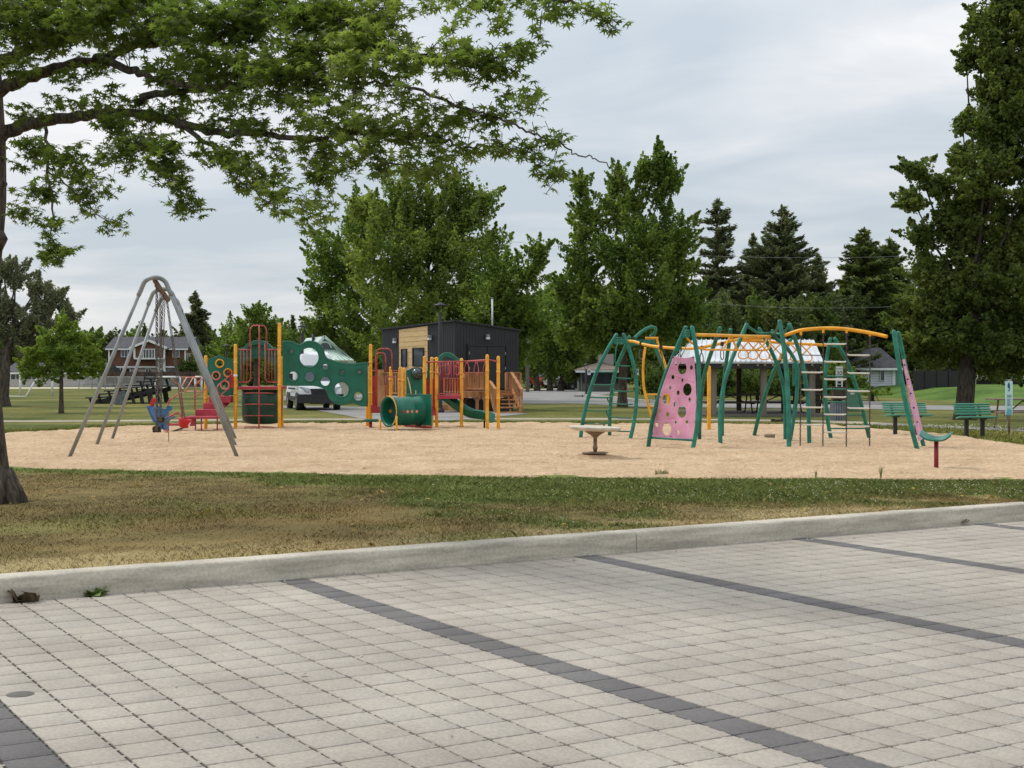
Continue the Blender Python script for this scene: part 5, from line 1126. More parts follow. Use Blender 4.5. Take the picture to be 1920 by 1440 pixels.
# deck
DZ = .80
dk = thing('timber_deck', HC + nR * 1.0 + d2 * 1.2, 'timber deck with slatted railings and open steps in front of the hut', 'deck')
R2 = Matrix((d2, -nR, Vector((0, 0, 1)))).transposed(); R1 = Matrix((d1, nL, Vector((0, 0, 1)))).transposed()
O = HC.copy()
def onf(u, v, z): return O + d2 * u + nR * v + Vector((0, 0, z))
Ld = 2.2
MB().box(onf(Ld / 2 - .55, .75, DZ - .02), (Ld + 1.0, 1.36, .045), R2).build('deck_floor', M_deckw, dk); MB().box(onf(Ld / 2 - .55, 1.44, DZ - .13), (Ld + 1.0, .05, .2), R2).build('deck_fascia', M_deckw, dk)
def rail(p, q, n, h=.72, z0=DZ, mid=False):
    p, q = Vector(p), Vector(q)
    MB().bar(p + Vector((0, 0, h)), q + Vector((0, 0, h)), .12, .04).build('hand_rail', M_deckw, dk); MB().bar(p + Vector((0, 0, .1)), q + Vector((0, 0, .1)), .05, .07).build('bottom_rail', M_deckw, dk)
    for k in range(n):
        t = (k + .5) / n; c = p.lerp(q, t); MB().box(c + Vector((0, 0, h / 2 + .03)), (.05, .04, h - .08), R2).build('baluster', M_deckw, dk)
    for e in (p, q): MB().box(e + Vector((0, 0, h / 2 - .05)), (.09, .09, h + .08), R2).build('rail_post', M_deckw, dk)
def z_at(p, z): return Vector((p.x, p.y, z))
fA = Wp(*c3(1050, 780), 55.2); fB = Wp(*c3(1255, 780), 54.6)
rail(z_at(fA, DZ), z_at(fB, DZ), 13)
# steps run down towards the right
sx0, sx1 = 1375, 1570
stp = [(1395, 1515, 990, 54.6), (1390, 1525, 1040, 54.3), (1385, 1540, 1078, 54.0), (1380, 1555, 1112, 53.7), (1380, 1570, 1160, 53.3)]
for x0, x1, y, Y in stp:
    a, b = w3(x0, y, Y), w3(x1, y, Y); MB().box(((a.x + b.x) / 2, Y, a.z), (b.x - a.x, .30, .05)).build('tread', M_deckw, dk); MB().box(((a.x + b.x) / 2, Y + .17, a.z + .05), (.06, .04, .14)).build('riser_block', M_deckw, dk)
a, b = w3(1375, 975, 54.9), w3(1520, 1015, 54.9); MB().box(((a.x + b.x) / 2, 54.9, (a.z + b.z) / 2), (b.x - a.x, .05, a.z - b.z)).build('deck_fascia', M_deckw, dk)
for (xa, ya, xb, yb__, Ya, Yb_) in ((1485, 785, 1580, 945, 54.8, 53.2), (1283, 865, 1335, 940, 54.6, 53.6)):
    p, q = w3(xa, ya, Ya), w3(xb, yb__, Yb_); MB().bar(p, q, .11, .045).build('hand_rail', M_deckw, dk); p2, q2 = w3(xa + 5, ya + 150, Ya), w3(xb, yb__ + 190, Yb_); MB().bar(p2, q2, .05, .07).build('bottom_rail', M_deckw, dk)
    for k in range(7): t = (k + .5) / 7; MB().bar(p.lerp(q, t), p2.lerp(q2, t), .04, .04, (1, 0, 0)).build('baluster', M_deckw, dk)
    for e, ge in ((p, .75), (q, 0.0)): MB().box(Vector((e.x, e.y, (e.z + ge) / 2)), (.09, .09, e.z - ge + .04)).build('rail_post', M_deckw, dk)
    MB().bar(Vector((p2.x, p2.y, DZ - .1)), Vector((q2.x, q2.y, .05)), .05, .22).build('stringer', M_deckw, dk)
p, q = w3(1437, 785, 55.0), w3(1565, 785, 55.6); rail(z_at(p, DZ), z_at(q, DZ), 6)
for xx, Y in ((1165, 55.0), (1240, 55.0), (1040, 55.0)):
    c = w3(xx, 1090, Y); MB().box((c.x, Y, .33), (.13, .13, .7)).build('deck_post', M_deckw, dk)
    for s in (-1, 1): MB().bar((c.x, Y, .42), (c.x + s * .28, Y, .70), .05, .07).build('knee_brace', M_deckw, dk)
# railing and ramp boards along the hut's left wall
p, q = w3(240, 770, 57.0), w3(440, 800, 55.2); rail(z_at(p, .62), z_at(q, .62), 9, .9, .62)
for x0, x1, y0, y1, Y in ((238, 298, 760, 905, 56.6), (232, 340, 905, 1090, 56.2)): a, b = w3(x0, y0, Y), w3(x1, y1, Y); MB().box(((a.x + b.x) / 2, Y, (a.z + b.z) / 2), (b.x - a.x, .04, a.z - b.z)).build('ramp_board', M_deckw, dk)
a, b = w3(832, 1085, 54.2), w3(1000, 1140, 54.2); MB().box(((a.x + b.x) / 2, 54.4, (a.z + b.z) / 2), (b.x - a.x, .5, a.z - b.z)).build('low_step', M_deckw, dk)
p, q = w3(860, 880, 55.6), w3(1040, 880, 55.2); rail(z_at(p, .5), z_at(q, .5), 8, .8, .5)
MB().box(onf(Ld / 2 - .3, 1.1, .28), (Ld + .3, .03, .52), R2).build('under_deck_sheet', M_black, dk)  # plain black sheet set back beneath the deck floor, behind the deck posts

# --- picnic shelter
sh = thing('picnic_shelter', Wp(1420, 781, 51) * Vector((1, 1, 0)) if False else Vector((Wp(1420, 781, 51).x, 51, 0)), 'open picnic shelter with a pale metal roof on dark posts', 'shelter')
Ye, Yrd = 49.2, 52.2
el_, er_ = Wp(*c6(-45, 470), Ye), Wp(*c6(1172, 470), Ye); rl, rr2 = Wp(*c6(-10, 275), Yrd), Wp(*c6(1085, 275), Yrd); bl, br = Vector((el_.x, 55.2, el_.z)), Vector((er_.x + .25, 55.2, el_.z))
m = MB(); m.add([el_, er_, rr2, rl, bl, br], [(0, 1, 2, 3), (1, 5, 2), (5, 4, 3, 2), (4, 0, 3)]); o = m.build('roof', M_roofmet, sh); q = o.modifiers.new('t', 'SOLIDIFY'); q.thickness = .07
m = MB()
for k in range(1, 26):
    t = k / 26; m.bar(el_.lerp(er_, t) + Vector((0, 0, .02)), rl.lerp(rr2, t) + Vector((0, 0, .02)), .03, .03)
m.build('roof_seams', M_roofmet, sh)
m = MB(); m.box((el_ + er_) / 2 + Vector((0, .12, -.14)), (er_.x - el_.x - .2, .12, .2)); m.box(Vector(((el_.x + er_.x) / 2, 55.0, el_.z - .14)), (er_.x - el_.x - .2, .12, .2)); m.build('eave_beam', M_black, sh)
m = MB(); m.box(Vector(((el_.x + er_.x) / 2, 52.2, el_.z - .1)), (er_.x - el_.x - .3, 5.4, .06)); m.build('ceiling', M_black, sh)
for xx in (120, 262, 400, 575, 640, 712, 960, 1065): c = Wp(*c6(xx, 485), Ye + .1); MB().box((c.x, Ye + .02, el_.z - .11), (.07, .1, .1)).build('rafter_end', M_bronze, sh)
for xx, mt, Y, w_ in ((180, M_polew, 49.6, .20), (630, M_polew, 49.6, .20), (1066, M_polew, 49.6, .20), (410, M_wood, 54.2, .17), (806, M_wood, 54.2, .12), (1120, M_wood, 54.2, .15)):
    c = Wp(*c6(xx, 700), Y); MB().box((c.x, Y, el_.z / 2 - .06), (w_, w_, el_.z - .1)).build('post', mt, sh)
a, b = Wp(*c6(50, 968), 49.45), Wp(*c6(1190, 968), 49.45); MB().box(((a.x + b.x) / 2, 52.3, .01), (b.x - a.x, 5.8, .14)).build('floor_slab', mat('grey_slab', rgb(112, 106, 98), .9, scale=2, var=.1), sh)
for i, (xx, Y, lab) in enumerate(((330, 51.0, 'dark picnic table under the shelter, leftmost of its row'), (770, 51.4, 'dark picnic table under the shelter beside the bowed green legs'), (1010, 51.2, 'dark picnic table under the shelter, last before the ladder arch'))):
    c = Wp(*c6(xx, 900), Y); r_ = picnic((c.x, Y, .08), (1, .1, 0), lab, 2.2, M_wood, M_black, .66)
g = Gp(1465, 791); MB  # low bar
root = thing('low_barrier', g, 'low dark timber rail lying on the grass before the shelter', 'rail'); MB().bar(Wp(*c6(705, 1005), g.y), Wp(*c6(815, 1000), g.y), .09, .07).build('rail_beam', M_wood, root); MB().box(Wp(*c6(715, 1008), g.y) + Vector((0, 0, .0)), (.1, .1, .16)).build('rail_foot', M_wood, root); MB().box(Wp(*c6(805, 1003), g.y), (.1, .1, .16)).build('rail_foot', M_wood, root)

def box_house(name, lab, c, w, d, h, m_wall, m_roof, rise=1.2, hip=0.0, over=.3, rz=0.0, z0=0.0, cat='house'):
    """house body with a gable or hipped roof; c is the middle of its front at ground level"""
    c = Vector(c); root = thing(name, (c.x, c.y, 0), lab, cat)
    q = lambda x, y, z: c + Matrix.Rotation(rz, 3, 'Z') @ Vector((x, y, z))
    m = MB(); vs = [q(x, y, z) for z in (z0, h) for x, y in ((-w / 2, 0), (w / 2, 0), (w / 2, d), (-w / 2, d))]; m.add(vs, [(0, 1, 5, 4), (1, 2, 6, 5), (2, 3, 7, 6), (3, 0, 4, 7)])
    if hip == 0: m.add([q(-w / 2, 0, h), q(-w / 2, d, h), q(-w / 2, d / 2, h + rise)], [(0, 1, 2)]); m.add([q(w / 2, 0, h), q(w / 2, d, h), q(w / 2, d / 2, h + rise)], [(0, 2, 1)])
    m.build('wall', m_wall, root); ov = over; k = rise / (d / 2); ze = h - ov * k
    m = MB(); m.add([q(-w / 2 - ov, -ov, ze), q(w / 2 + ov, -ov, ze), q(w / 2 + ov, d + ov, ze), q(-w / 2 - ov, d + ov, ze), q(-w / 2 - ov + (hip if hip else 0) , d / 2, h + rise), q(w / 2 + ov - (hip if hip else 0), d / 2, h + rise)], [(0, 1, 5, 4), (2, 3, 4, 5), (1, 2, 5), (3, 0, 4)])
    o = m.build('roof', m_roof, root); s = o.modifiers.new('t', 'SOLIDIFY'); s.thickness = .12; s.offset = 1
    m = MB(); m.bar(q(-w / 2 - ov, -ov - .02, ze - .02), q(w / 2 + ov, -ov - .02, ze - .02), .06, .16); m.build('eave_trim', M_white, root)
    return root, q
# --- brown house at the field's edge
Yh = 150.0; sH = Yh / F
def w1(x, y, Y=Yh): return Wp(x / 3.43, 480 + y / 3.43, Y)
a, b = w1(700, 600), w1(1195, 600); zg = w1(0, 776).z; zm = w1(0, 715).z; ze = w1(0, 592).z
cx_ = (a.x + b.x) / 2; wdt = b.x - a.x
root, q = box_house('brown_house', 'brown sided house with white trim above a grey lower storey', (cx_, Yh, 0), wdt, 7.0, ze, M_brick, M_shingle, w1(0, 520).z - ze, 0, .3, z0=zm)
a2, b2 = w1(705, 716), w1(1170, 776); MB().box(((a2.x + b2.x) / 2, Yh + 3.5, (zm - .5) / 2), (b2.x - a2.x, 6.6, zm + .5)).build('lower_storey', M_stucco, root)
ga, gb = w1(880, 600), w1(1072, 600); gx = (ga.x + gb.x) / 2; m = MB(); gw = gb.x - ga.x; za = w1(0, 545).z
m.add([(ga.x, Yh - .9, zm + .9), (gb.x, Yh - .9, zm + .9), (gb.x, Yh - .9, ze + .05), (gx, Yh - .9, za - .1), (ga.x, Yh - .9, ze + .05)], [(0, 1, 2, 3, 4)]); m.add([(ga.x, Yh - .9, zm + .9), (ga.x, Yh, zm + .9), (ga.x, Yh, ze), (ga.x, Yh - .9, ze)], [(0, 1, 2, 3)]); m.add([(gb.x, Yh - .9, zm + .9), (gb.x, Yh, zm + .9), (gb.x, Yh, ze), (gb.x, Yh - .9, ze)], [(3, 2, 1, 0)]); m.build('gable_bay', M_brick, root)
m = MB(); L_, R_, T_ = w1(852, 594), w1(1092, 594), w1(975, 545)
for y0 in (0,): m.add([(L_.x, Yh - 1.2, L_.z), (T_.x, Yh - 1.2, T_.z), (T_.x, Yh + 3.4, T_.z), (L_.x, Yh + 1, L_.z)], [(0, 1, 2, 3)]); m.add([(R_.x, Yh - 1.2, R_.z), (T_.x, Yh - 1.2, T_.z), (T_.x, Yh + 3.4, T_.z), (R_.x, Yh + 1, R_.z)], [(3, 2, 1, 0)])
o = m.build('gable_roof', M_shingle, root); o.modifiers.new('t', 'SOLIDIFY').thickness = .1
m = MB(); m.bar((L_.x, Yh - 1.26, L_.z), (T_.x, Yh - 1.26, T_.z), .08, .22); m.bar((R_.x, Yh - 1.26, R_.z), (T_.x, Yh - 1.26, T_.z), .08, .22)
for xx in (702, 1192): p = w1(xx, 650); m.box((p.x, Yh - .04, (zm + ze) / 2), (.15, .1, ze - zm))
for xx in (880, 1070): p = w1(xx, 650); m.box((p.x, Yh - .94, (zm + .9 + ze) / 2), (.2, .1, ze - zm - .9))
m.box((cx_, Yh - .06, zm + .02), (wdt, .12, .15)); m.box((gx, Yh - .96, zm + .9), (gw, .12, .15)); m.build('white_trim', M_white, root)
for (x0, x1, y0, y1, n_, Yw_) in ((780, 825, 598, 650, 2, Yh), (1112, 1155, 598, 652, 2, Yh), (935, 1012, 598, 660, 4, Yh - .9), (770, 838, 720, 755, 2, Yh), (935, 970, 722, 755, 2, Yh)):
    p, q_ = w1(x0, y0), w1(x1, y1); wall_window(root, ((p.x + q_.x) / 2, Yw_ - .02 + (0.18 if y0 > 700 else 0), (p.z + q_.z) / 2), (1, 0, 0), q_.x - p.x, p.z - q_.z, n_, out=.12)
p = w1(1040, 735); MB().box((p.x, Yh - .2, zg + .9), (.9, .1, 2.0)).build('door', M_white, root)
p, q_ = w1(1090, 740), w1(1235, 770); m = MB(); m.add([(p.x, Yh - 3, q_.z + .2), (q_.x, Yh - 3, q_.z + .2), (q_.x - 2, Yh + 1, p.z + .2), (p.x, Yh + 1, p.z + .2)], [(0, 1, 2, 3)]); o = m.build('porch_roof', M_shingle, root); o.modifiers.new('t', 'SOLIDIFY').thickness = .15
for xx in (1100, 1160, 1225): c = w1(xx, 780); MB().box((c.x, Yh - 2.8, .0 + (q_.z + .2) / 2), (.14, .14, q_.z + .2)).build('porch_post', M_white, root)
m = MB(); p = w1(1210, 690); m.box((p.x, Yh + 1, p.z), (1.2, 1.6, .12)); m.build('balcony', M_white, root)
for k in range(6): MB().box((p.x - .55 + k * .22, Yh + .25, p.z + .5), (.05, .05, 1.0)).build('baluster', M_white, root)
MB().bar((p.x - .6, Yh + .25, p.z + 1.0), (p.x + .6, Yh + .25, p.z + 1.0), .06, .06).build('balcony_rail', M_white, root)
# --- long low pale building at the far left
Yb_ = 142.0; a, b = Wp(10, 694, Yb_), Wp(180, 694, Yb_)
root, q = box_house('low_pale_building', 'long low pale building behind the small linden', ((a.x + b.x) / 2, Yb_, 0), b.x - a.x, 8, Wp(0, 698, Yb_).z, mat('pale_pink_stucco', rgb(196, 188, 186), .8), M_shingle, .9, 0, .3)
for px in (30, 60, 95, 140): p = Wp(px, 712, Yb_); wall_window(root, (p.x, Yb_ - .01, 1.1), (1, 0, 0), 1.1, .9, 2)
# --- green roofed building
Yg = 68.0
def wg(x, y, Y=Yg): return Wp(*c2(x, y), Y)
gr = thing('green_roofed_pavilion', Vector((wg(1290, 0).x, Yg + 3, 0)), 'small pavilion with a pale green metal roof and a gabled dormer', 'pavilion')
el2, er2 = wg(1000, 592), wg(1562, 592)
A_, B_ = wg(1277, 368), wg(1100, 382, Yg + 4.5); Lp, Rp = wg(1190, 500), wg(1405, 500); e1, e2, e3, e4 = wg(1000, 592, Yg - 1), wg(1562, 592, Yg - 1), wg(1480, 592, Yg + 5), wg(960, 592, Yg + 5)
m = MB(); m.add([A_ + Vector((0, .02, .03)), B_, e4, e1, Lp], [(0, 1, 2, 4), (4, 2, 3)]); m.add([A_ + Vector((0, .02, .03)), Rp, e2, e3, B_], [(0, 1, 2), (0, 2, 3), (0, 3, 4)]); o = m.build('roof', M_greenroof, gr); o.modifiers.new('t', 'SOLIDIFY').thickness = .07
m = MB(); m.add([Lp, Rp, e2, e1], [(3, 2, 1, 0)]); o = m.build('skirt_roof', M_greenroof, gr); o.modifiers.new('t', 'SOLIDIFY').thickness = .07
m = MB()
for k in range(1, 13): t = k / 13; m.bar(Lp.lerp(Rp, t) + Vector((0, -.03, .02)), e1.lerp(e2, t) + Vector((0, -.03, .03)), .035, .035)
m.build('roof_seams', M_greenroof, gr)
m = MB(); m.add([Lp + Vector((0, .1, 0)), Rp + Vector((0, .1, 0)), A_ + Vector((0, .1, 0))], [(0, 1, 2)]); m.build('gable_wall', M_sage, gr)
m = MB(); m.bar(A_ + Vector((0, -.05, .03)), Rp + Vector((.1, -.05, 0)), .06, .12); m.bar(A_ + Vector((0, -.05, .03)), Lp + Vector((-.1, -.05, 0)), .06, .12); m.build('barge_board', M_greenroof, gr)
c = wg(1283, 478, Yg + .03); rr_ = .30; m = MB(); m.tube([c + Vector((math.cos(a) * rr_, 0, math.sin(a) * rr_)) for a in np.linspace(0, math.pi, 13)] + [c + Vector((-rr_, 0, 0))], .04, 6); f = m.build('fan_window', M_greenroof, gr); ROOT[f.name] = ROOT[gr.name]
m = MB(); m.add([c + Vector((math.cos(a) * rr_, .02, math.sin(a) * rr_)) for a in np.linspace(0, math.pi, 13)], [tuple(range(13))]); m.build('pane', M_glass, f)
MB().box(((el2.x + er2.x) / 2, Yg + 3, el2.z / 2), (er2.x - el2.x - 1.0, 5.0, el2.z - .05)).build('wall', mat('cream_wall', rgb(206, 204, 192), .8), gr)
p = wg(1170, 390, Yg + 2.0); MB().tube([p + Vector((0, 0, -.5)), p + Vector((0, 0, .25))], .08, 8).build('flue', M_black, gr)
# --- pale sided house with a hipped roof
Yw2 = 100.0; a, b = w7(243, 450, Yw2), w7(522, 450, Yw2); cxw = (a.x + b.x) / 2; h_ = w7(0, 452, Yw2).z
root, q = box_house('pale_sided_house', 'small pale blue sided house with a dark hipped roof', (cxw, Yw2, 0), b.x - a.x, b.x - a.x, h_, M_sid, M_shingle, w7(0, 345, Yw2 + 5).z - h_, (b.x - a.x) / 2, .5)
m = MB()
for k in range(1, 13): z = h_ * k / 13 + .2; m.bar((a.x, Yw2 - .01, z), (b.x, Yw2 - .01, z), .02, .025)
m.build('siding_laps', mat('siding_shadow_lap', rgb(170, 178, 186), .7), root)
p, q_ = w7(403, 490, Yw2), w7(442, 605, Yw2); wall_window(root, ((p.x + q_.x) / 2, Yw2 - .02, (p.z + q_.z) / 2), (1, 0, 0), q_.x - p.x, p.z - q_.z, 1, out=.1)
p, q_ = w7(268, 497, Yw2), w7(295, 560, Yw2); wall_window(root, ((p.x + q_.x) / 2, Yw2 - .02, (p.z + q_.z) / 2), (1, 0, 0), q_.x - p.x, p.z - q_.z, 1, out=.1)
p = w7(520, 560, Yw2); MB().box((p.x, Yw2 - .03, h_ / 2), (.22, .08, h_)).build('corner_trim', M_white, root)
a, b = w7(522, 500, Yw2 + .6), w7(600, 690, Yw2 + .6); MB().box(((a.x + b.x) / 2, Yw2 + 3.5, a.z / 2), (b.x - a.x, 5.6, a.z)).build('annex', M_sage, root)
# --- dark house with a veranda at the far right
Yv = 104.0; a, b = w7(1172, 575, Yv), w7(1750, 575, Yv)
root, q = box_house('veranda_house', 'grey house with a raised white railed veranda behind the big maple', ((a.x + b.x) / 2, Yv + 2.2, 0), b.x - a.x, 9, w7(0, 425, Yv).z, mat('grey_brick_wall', rgb(120, 112, 106), .85), M_shingle, 2.2, 3, .5)
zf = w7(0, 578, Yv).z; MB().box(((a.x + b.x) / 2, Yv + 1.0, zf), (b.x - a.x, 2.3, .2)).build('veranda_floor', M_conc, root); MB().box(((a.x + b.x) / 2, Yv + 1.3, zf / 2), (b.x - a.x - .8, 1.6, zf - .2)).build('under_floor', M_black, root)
MB().bar((a.x, Yv - .08, zf + 1.0), (b.x, Yv - .08, zf + 1.0), .08, .08).build('veranda_rail', M_white, root)
for k in range(15): xx = a.x + (b.x - a.x) * (k + .5) / 15; MB().box((xx, Yv - .08, zf + .55), (.09, .07, .9)).build('baluster', M_white, root)
for px in (1182, 1480): c = w7(px, 600, Yv); MB().box((c.x, Yv, zf / 2), (.5, .3, zf)).build('pier', M_conc, root)
for k in range(5): xx = a.x + (b.x - a.x) * (k + .6) / 5; wall_window(root, (xx, Yv + 2.18, zf + 1.5), (1, 0, 0), 1.3, 1.3, 2)
# dark garden fence beside it
a, b = w7(690, 560, 88), w7(1092, 560, 88); gf = thing('garden_fence', Vector(((a.x + b.x) / 2, 88, 0)), 'long black board fence on the lawn beneath the trees', 'fence'); zt_ = w7(0, 520, 88).z
MB().box(((a.x + b.x) / 2, 88, (zt_ + .2) / 2), (b.x - a.x, .06, zt_ - .2)).build('fence_boards', M_black, gf)
for k in range(5): xx = a.x + (b.x - a.x) * k / 4; MB().box((xx, 87.93, zt_ / 2 + .05), (.12, .08, zt_ + .1)).build('fence_post', M_black, gf)
# --- bungalow behind the ladder arch
def w4(x, y, Y): return Wp(940 + x / 4.235, 520 + y / 4.235, Y)
Yc = 108.0; a, b = w4(640, 800, Yc), w4(940, 800, Yc)
root, q = box_house('bungalow', 'low bungalow with a brown roof and a chimney behind the ladder arch', ((a.x + b.x) / 2, Yc, 0), b.x - a.x, 8, w4(0, 738, Yc).z, mat('dull_bungalow_wall', rgb(92, 98, 92), .8), mat('brown_shingle', rgb(120, 104, 94), .9, scale=3, var=.12), w4(0, 682, Yc + 4).z - w4(0, 738, Yc).z, 2.2, .5)
p = w4(828, 680, Yc + 4); MB().box((p.x, Yc + 4, p.z - .2), (1.2, 1.0, 1.8)).build('chimney', M_stucco, root)
for px in (720, 860): p = w4(px, 785, Yc); wall_window(root, (p.x, Yc - .01, p.z), (1, 0, 0), 1.5, 1.1, 2, fm=M_black)

# ================================================================ FIELD FURNITURE
def goal(p0, p1, ptop, pfoot0, lab, depth, m_=M_white, back=M_pinkring):
    a, b = Gp(p0, pfoot0), Gp(p1, pfoot0); H = EYE + (HY - ptop) * a.y / F; root = thing('soccer_goal', (a + b) / 2, lab, 'goal', 'soccer goals on the field'); up = Vector((0, 0, H)); d = Vector((depth[0], depth[1], 0))
    for e in (a, b): MB().tube([e, e + up], .075, 8).build('goal_post', m_, root)
    MB().tube([a + up, b + up], .075, 8).build('crossbar', m_, root)
    for e in (a, b): MB().tube([e + up, e + d * .5 + up * .97, e + d], .05, 6).build('back_stay', back, root)
    MB().tube([a + d, b + d], .045, 6).build('ground_bar', back, root)
goal(292, 337, 707, 736, 'white soccer goal in front of the brown house', (.9, 5.0))
goal(366, 378, 707, 736, 'small white soccer goal seen end-on right of the others', (-.9, -1.5))
goal(38, 98, 700, 742, 'white soccer goal with red feet behind the small linden', (-.8, -2.6), M_white, M_white)
# chain-link fence
a, b = Wp(148, 707, 128), Wp(345, 707, 128); fz = a.z; fn = thing('mesh_fence', Vector(((a.x + b.x) / 2, 128, 0)), 'wire mesh fence on grey posts below the brown house', 'fence')
for k in range(9): p = a.lerp(b, k / 8); MB().tube([(p.x, 128, 0), (p.x, 128, fz)], .05, 6).build('fence_post', M_galv, fn)
for z in (fz, fz * .35): MB().tube([(a.x, 128, z), (b.x, 128, z)], .04, 5).build('fence_rail', M_galv, fn)
m = MB(); nn = 150
for k in range(nn): x0 = a.x + (b.x - a.x) * k / nn; m.bar((x0, 128, .05), (x0 + 1.0, 128, fz - .05), .012, .012); m.bar((x0 + 1.0, 128.01, .05), (x0, 128.01, fz - .05), .012, .012)
m.build('wire_mesh', M_galv, fn)
a, b = Wp(186, 712, 140), Wp(402, 712, 140); gf = thing('board_fence', Vector(((a.x + b.x) / 2, 140, 0)), 'dark brown board fence behind the soccer goal', 'fence'); MB().box(((a.x + b.x) / 2, 140, .75), (b.x - a.x, .08, 1.5)).build('fence_boards', mat('brown_boards', rgb(66, 52, 46), .85, rgb(84, 66, 58), scale=3, var=.15), gf)
for k in range(10): xx = a.x + (b.x - a.x) * k / 9; MB().box((xx, 139.9, .8), (.14, .1, 1.65)).build('fence_post', M_wood, gf)
# bleacher, seen from the side
Yl_ = 68.5; bl_ = thing('bleacher', Gp(240, 757), 'black metal bleacher of stepped benches seen from its end', 'bleacher')
def w1b(x, y, Y): return Wp(x / 3.43, 480 + y / 3.43, Y)
rows = [(575, 912), (630, 888), (695, 868), (765, 850), (835, 832), (900, 808), (965, 790)]
for i, (x, y) in enumerate(rows):
    c = w1b(x, y, Yl_); MB().box(c + Vector((.0, 1.6, 0)), (.36, 3.4, .06)).build('bench_plank', M_black, bl_); MB().box(w1b(x + 18, y + 48, Yl_) + Vector((0, 1.6, 0)), (.34, 3.4, .05)).build('foot_plank', M_black, bl_)
    for dy in (0, 3.1): MB().bar(c + Vector((.02, dy, -.02)), w1b(x + 22, y + 62, Yl_) + Vector((0, dy, 0)), .08, .10).build('bracket', M_black, bl_)
for dy in (0, 3.1):
    MB().bar(w1b(590, 950, Yl_) + Vector((0, dy, 0)), w1b(1000, 858, Yl_) + Vector((0, dy, 0)), .08, .22).build('stringer', M_black, bl_)
    for x, w_ in ((620, .5), (850, .3), (905, .35), (960, .5)): c = w1b(x, 880, Yl_); MB().bar((c.x, Yl_ + dy, max(.2, w1b(0, 955 - (x - 590) * .22, Yl_).z)), (c.x + .1, Yl_ + dy, -.02), w_ * .5, .06, (0, 1, 0)).build('support', M_black, bl_)
MB().bar(w1b(600, 950, Yl_), w1b(740, 946, Yl_), .06, .08).build('ground_beam', M_black, bl_)
for x, y in ((935, 765), (1000, 765)): MB().bar(w1b(x, y, Yl_ + 3.3), w1b(x - 15, y + 75, Yl_ + 3.3), .05, .06).build('rail_post', M_black, bl_)
for y in (760, 785): MB().bar(w1b(928, y, Yl_ + 3.3), w1b(1008, y, Yl_ + 3.3), .05, .06).build('guard_rail', M_black, bl_)

# ================================================================ VEHICLES
def car(name, lab, pos, yaw, L, Wd, prof, glass, paint, wheels, wr, cat='car', group=None, nose=None, scale=1.0, taper=.16):
    """prof: side outline (x forward from the tail, z up); glass: list of side windows; the car drives along +x before yaw"""
    o = Vector(pos); root = thing(name, o, lab, cat, group); Rz = Matrix.Rotation(yaw, 3, 'Z')
    q = lambda x, y, z: o + Rz @ (Vector((x - L / 2, y, z)) * scale)
    n = len(prof); m = MB(); zb = .95; zt_ = max(z for _, z in prof)
    def half(z): return Wd / 2 - (taper * ((z - zb) / (zt_ - zb)) ** 1.3 if z > zb else 0) - (.05 if z < .4 else 0)
    vs = [q(x, -half(z), z) for x, z in prof] + [q(x, half(z), z) for x, z in prof]
    m.add(vs, [tuple(range(n)), tuple(range(n, 2 * n))[::-1]] + [(i, n + i, n + (i + 1) % n, (i + 1) % n) for i in range(n)])
    body = m.build('body', paint, root, bevel=.07 * scale, seg=3, fixn=True)
    for s in (-1, 1):
        for gpoly in glass:
            m = MB(); k = len(gpoly); P = [q(x, s * (half(z) + .006), z) for x, z in gpoly]; P2 = [q(x, s * (half(z) - .02), z) for x, z in gpoly]
            m.add(P + P2, [tuple(range(k)), tuple(range(k, 2 * k))[::-1]] + [(i, (i + 1) % k, k + (i + 1) % k, k + i) for i in range(k)]); m.build('side_window', M_glass, root, fixn=True)
        for wx in wheels:
            c = q(wx, s * (Wd / 2 - .10), wr); ax_ = Rz @ Vector((0, 1, 0)); Mw = Matrix((Rz @ Vector((1, 0, 0)), Vector((0, 0, 1)), ax_)).transposed()
            m = MB(); m.lathe([(wr * .62, -.11), (wr * .93, -.11), (wr, -.07), (wr, .07), (wr * .93, .11), (wr * .62, .11)], c, 24, Mw * 1.0 if False else Mw); w_ = m.build('wheel', M_rubber, root); ROOT[w_.name] = ROOT[root.name]
            m = MB(); m.lathe([(.02, -.118), (wr * .3, -.12), (wr * .6, -.10), (wr * .64, -.112), (wr * .64, .112), (wr * .6, .10), (wr * .3, .12), (.02, .118)], c, 20, Mw); m.build('rim', M_carg, w_)
            m = MB(); a_ = [q(wx + math.cos(t) * (wr + .06), s * (Wd / 2 + .004), wr + math.sin(t) * (wr + .06)) for t in np.linspace(-.15, math.pi + .15, 15)]; m.tube(a_, .03, 5); m.build('wheel_arch', M_trim, root)
    return root, q, half
# white van
vp = [(0.05, .45), (.02, 1.0), (.08, 2.5), (.3, 2.72), (3.3, 2.75), (3.75, 2.62), (4.05, 2.1), (4.62, 1.36), (4.78, 1.26), (5.28, 1.10), (5.42, .95), (5.46, .5), (5.40, .34), (4.95, .34), (4.7, .36), (1.4, .36), (.5, .36)]
wl = Gp(564, 768.5); wr_ = Gp(628, 769)
yaw = math.atan2(-.96, .27); vs_ = 0.86
fw = (wl + wr_) / 2; hd = Vector((math.cos(yaw), math.sin(yaw), 0)); cpos = fw - hd * (4.45 - 2.73) * vs_
root, q, half = car('delivery_van', 'white delivery van with a black grille parked behind the green hole panel', (cpos.x, cpos.y, .02), yaw, 5.46, 2.0, vp, [[(3.45, 1.32), (4.5, 1.32), (4.0, 2.0), (3.5, 2.0)]], M_carw, (1.0, 4.45), .36, 'van', scale=vs_, taper=.34)
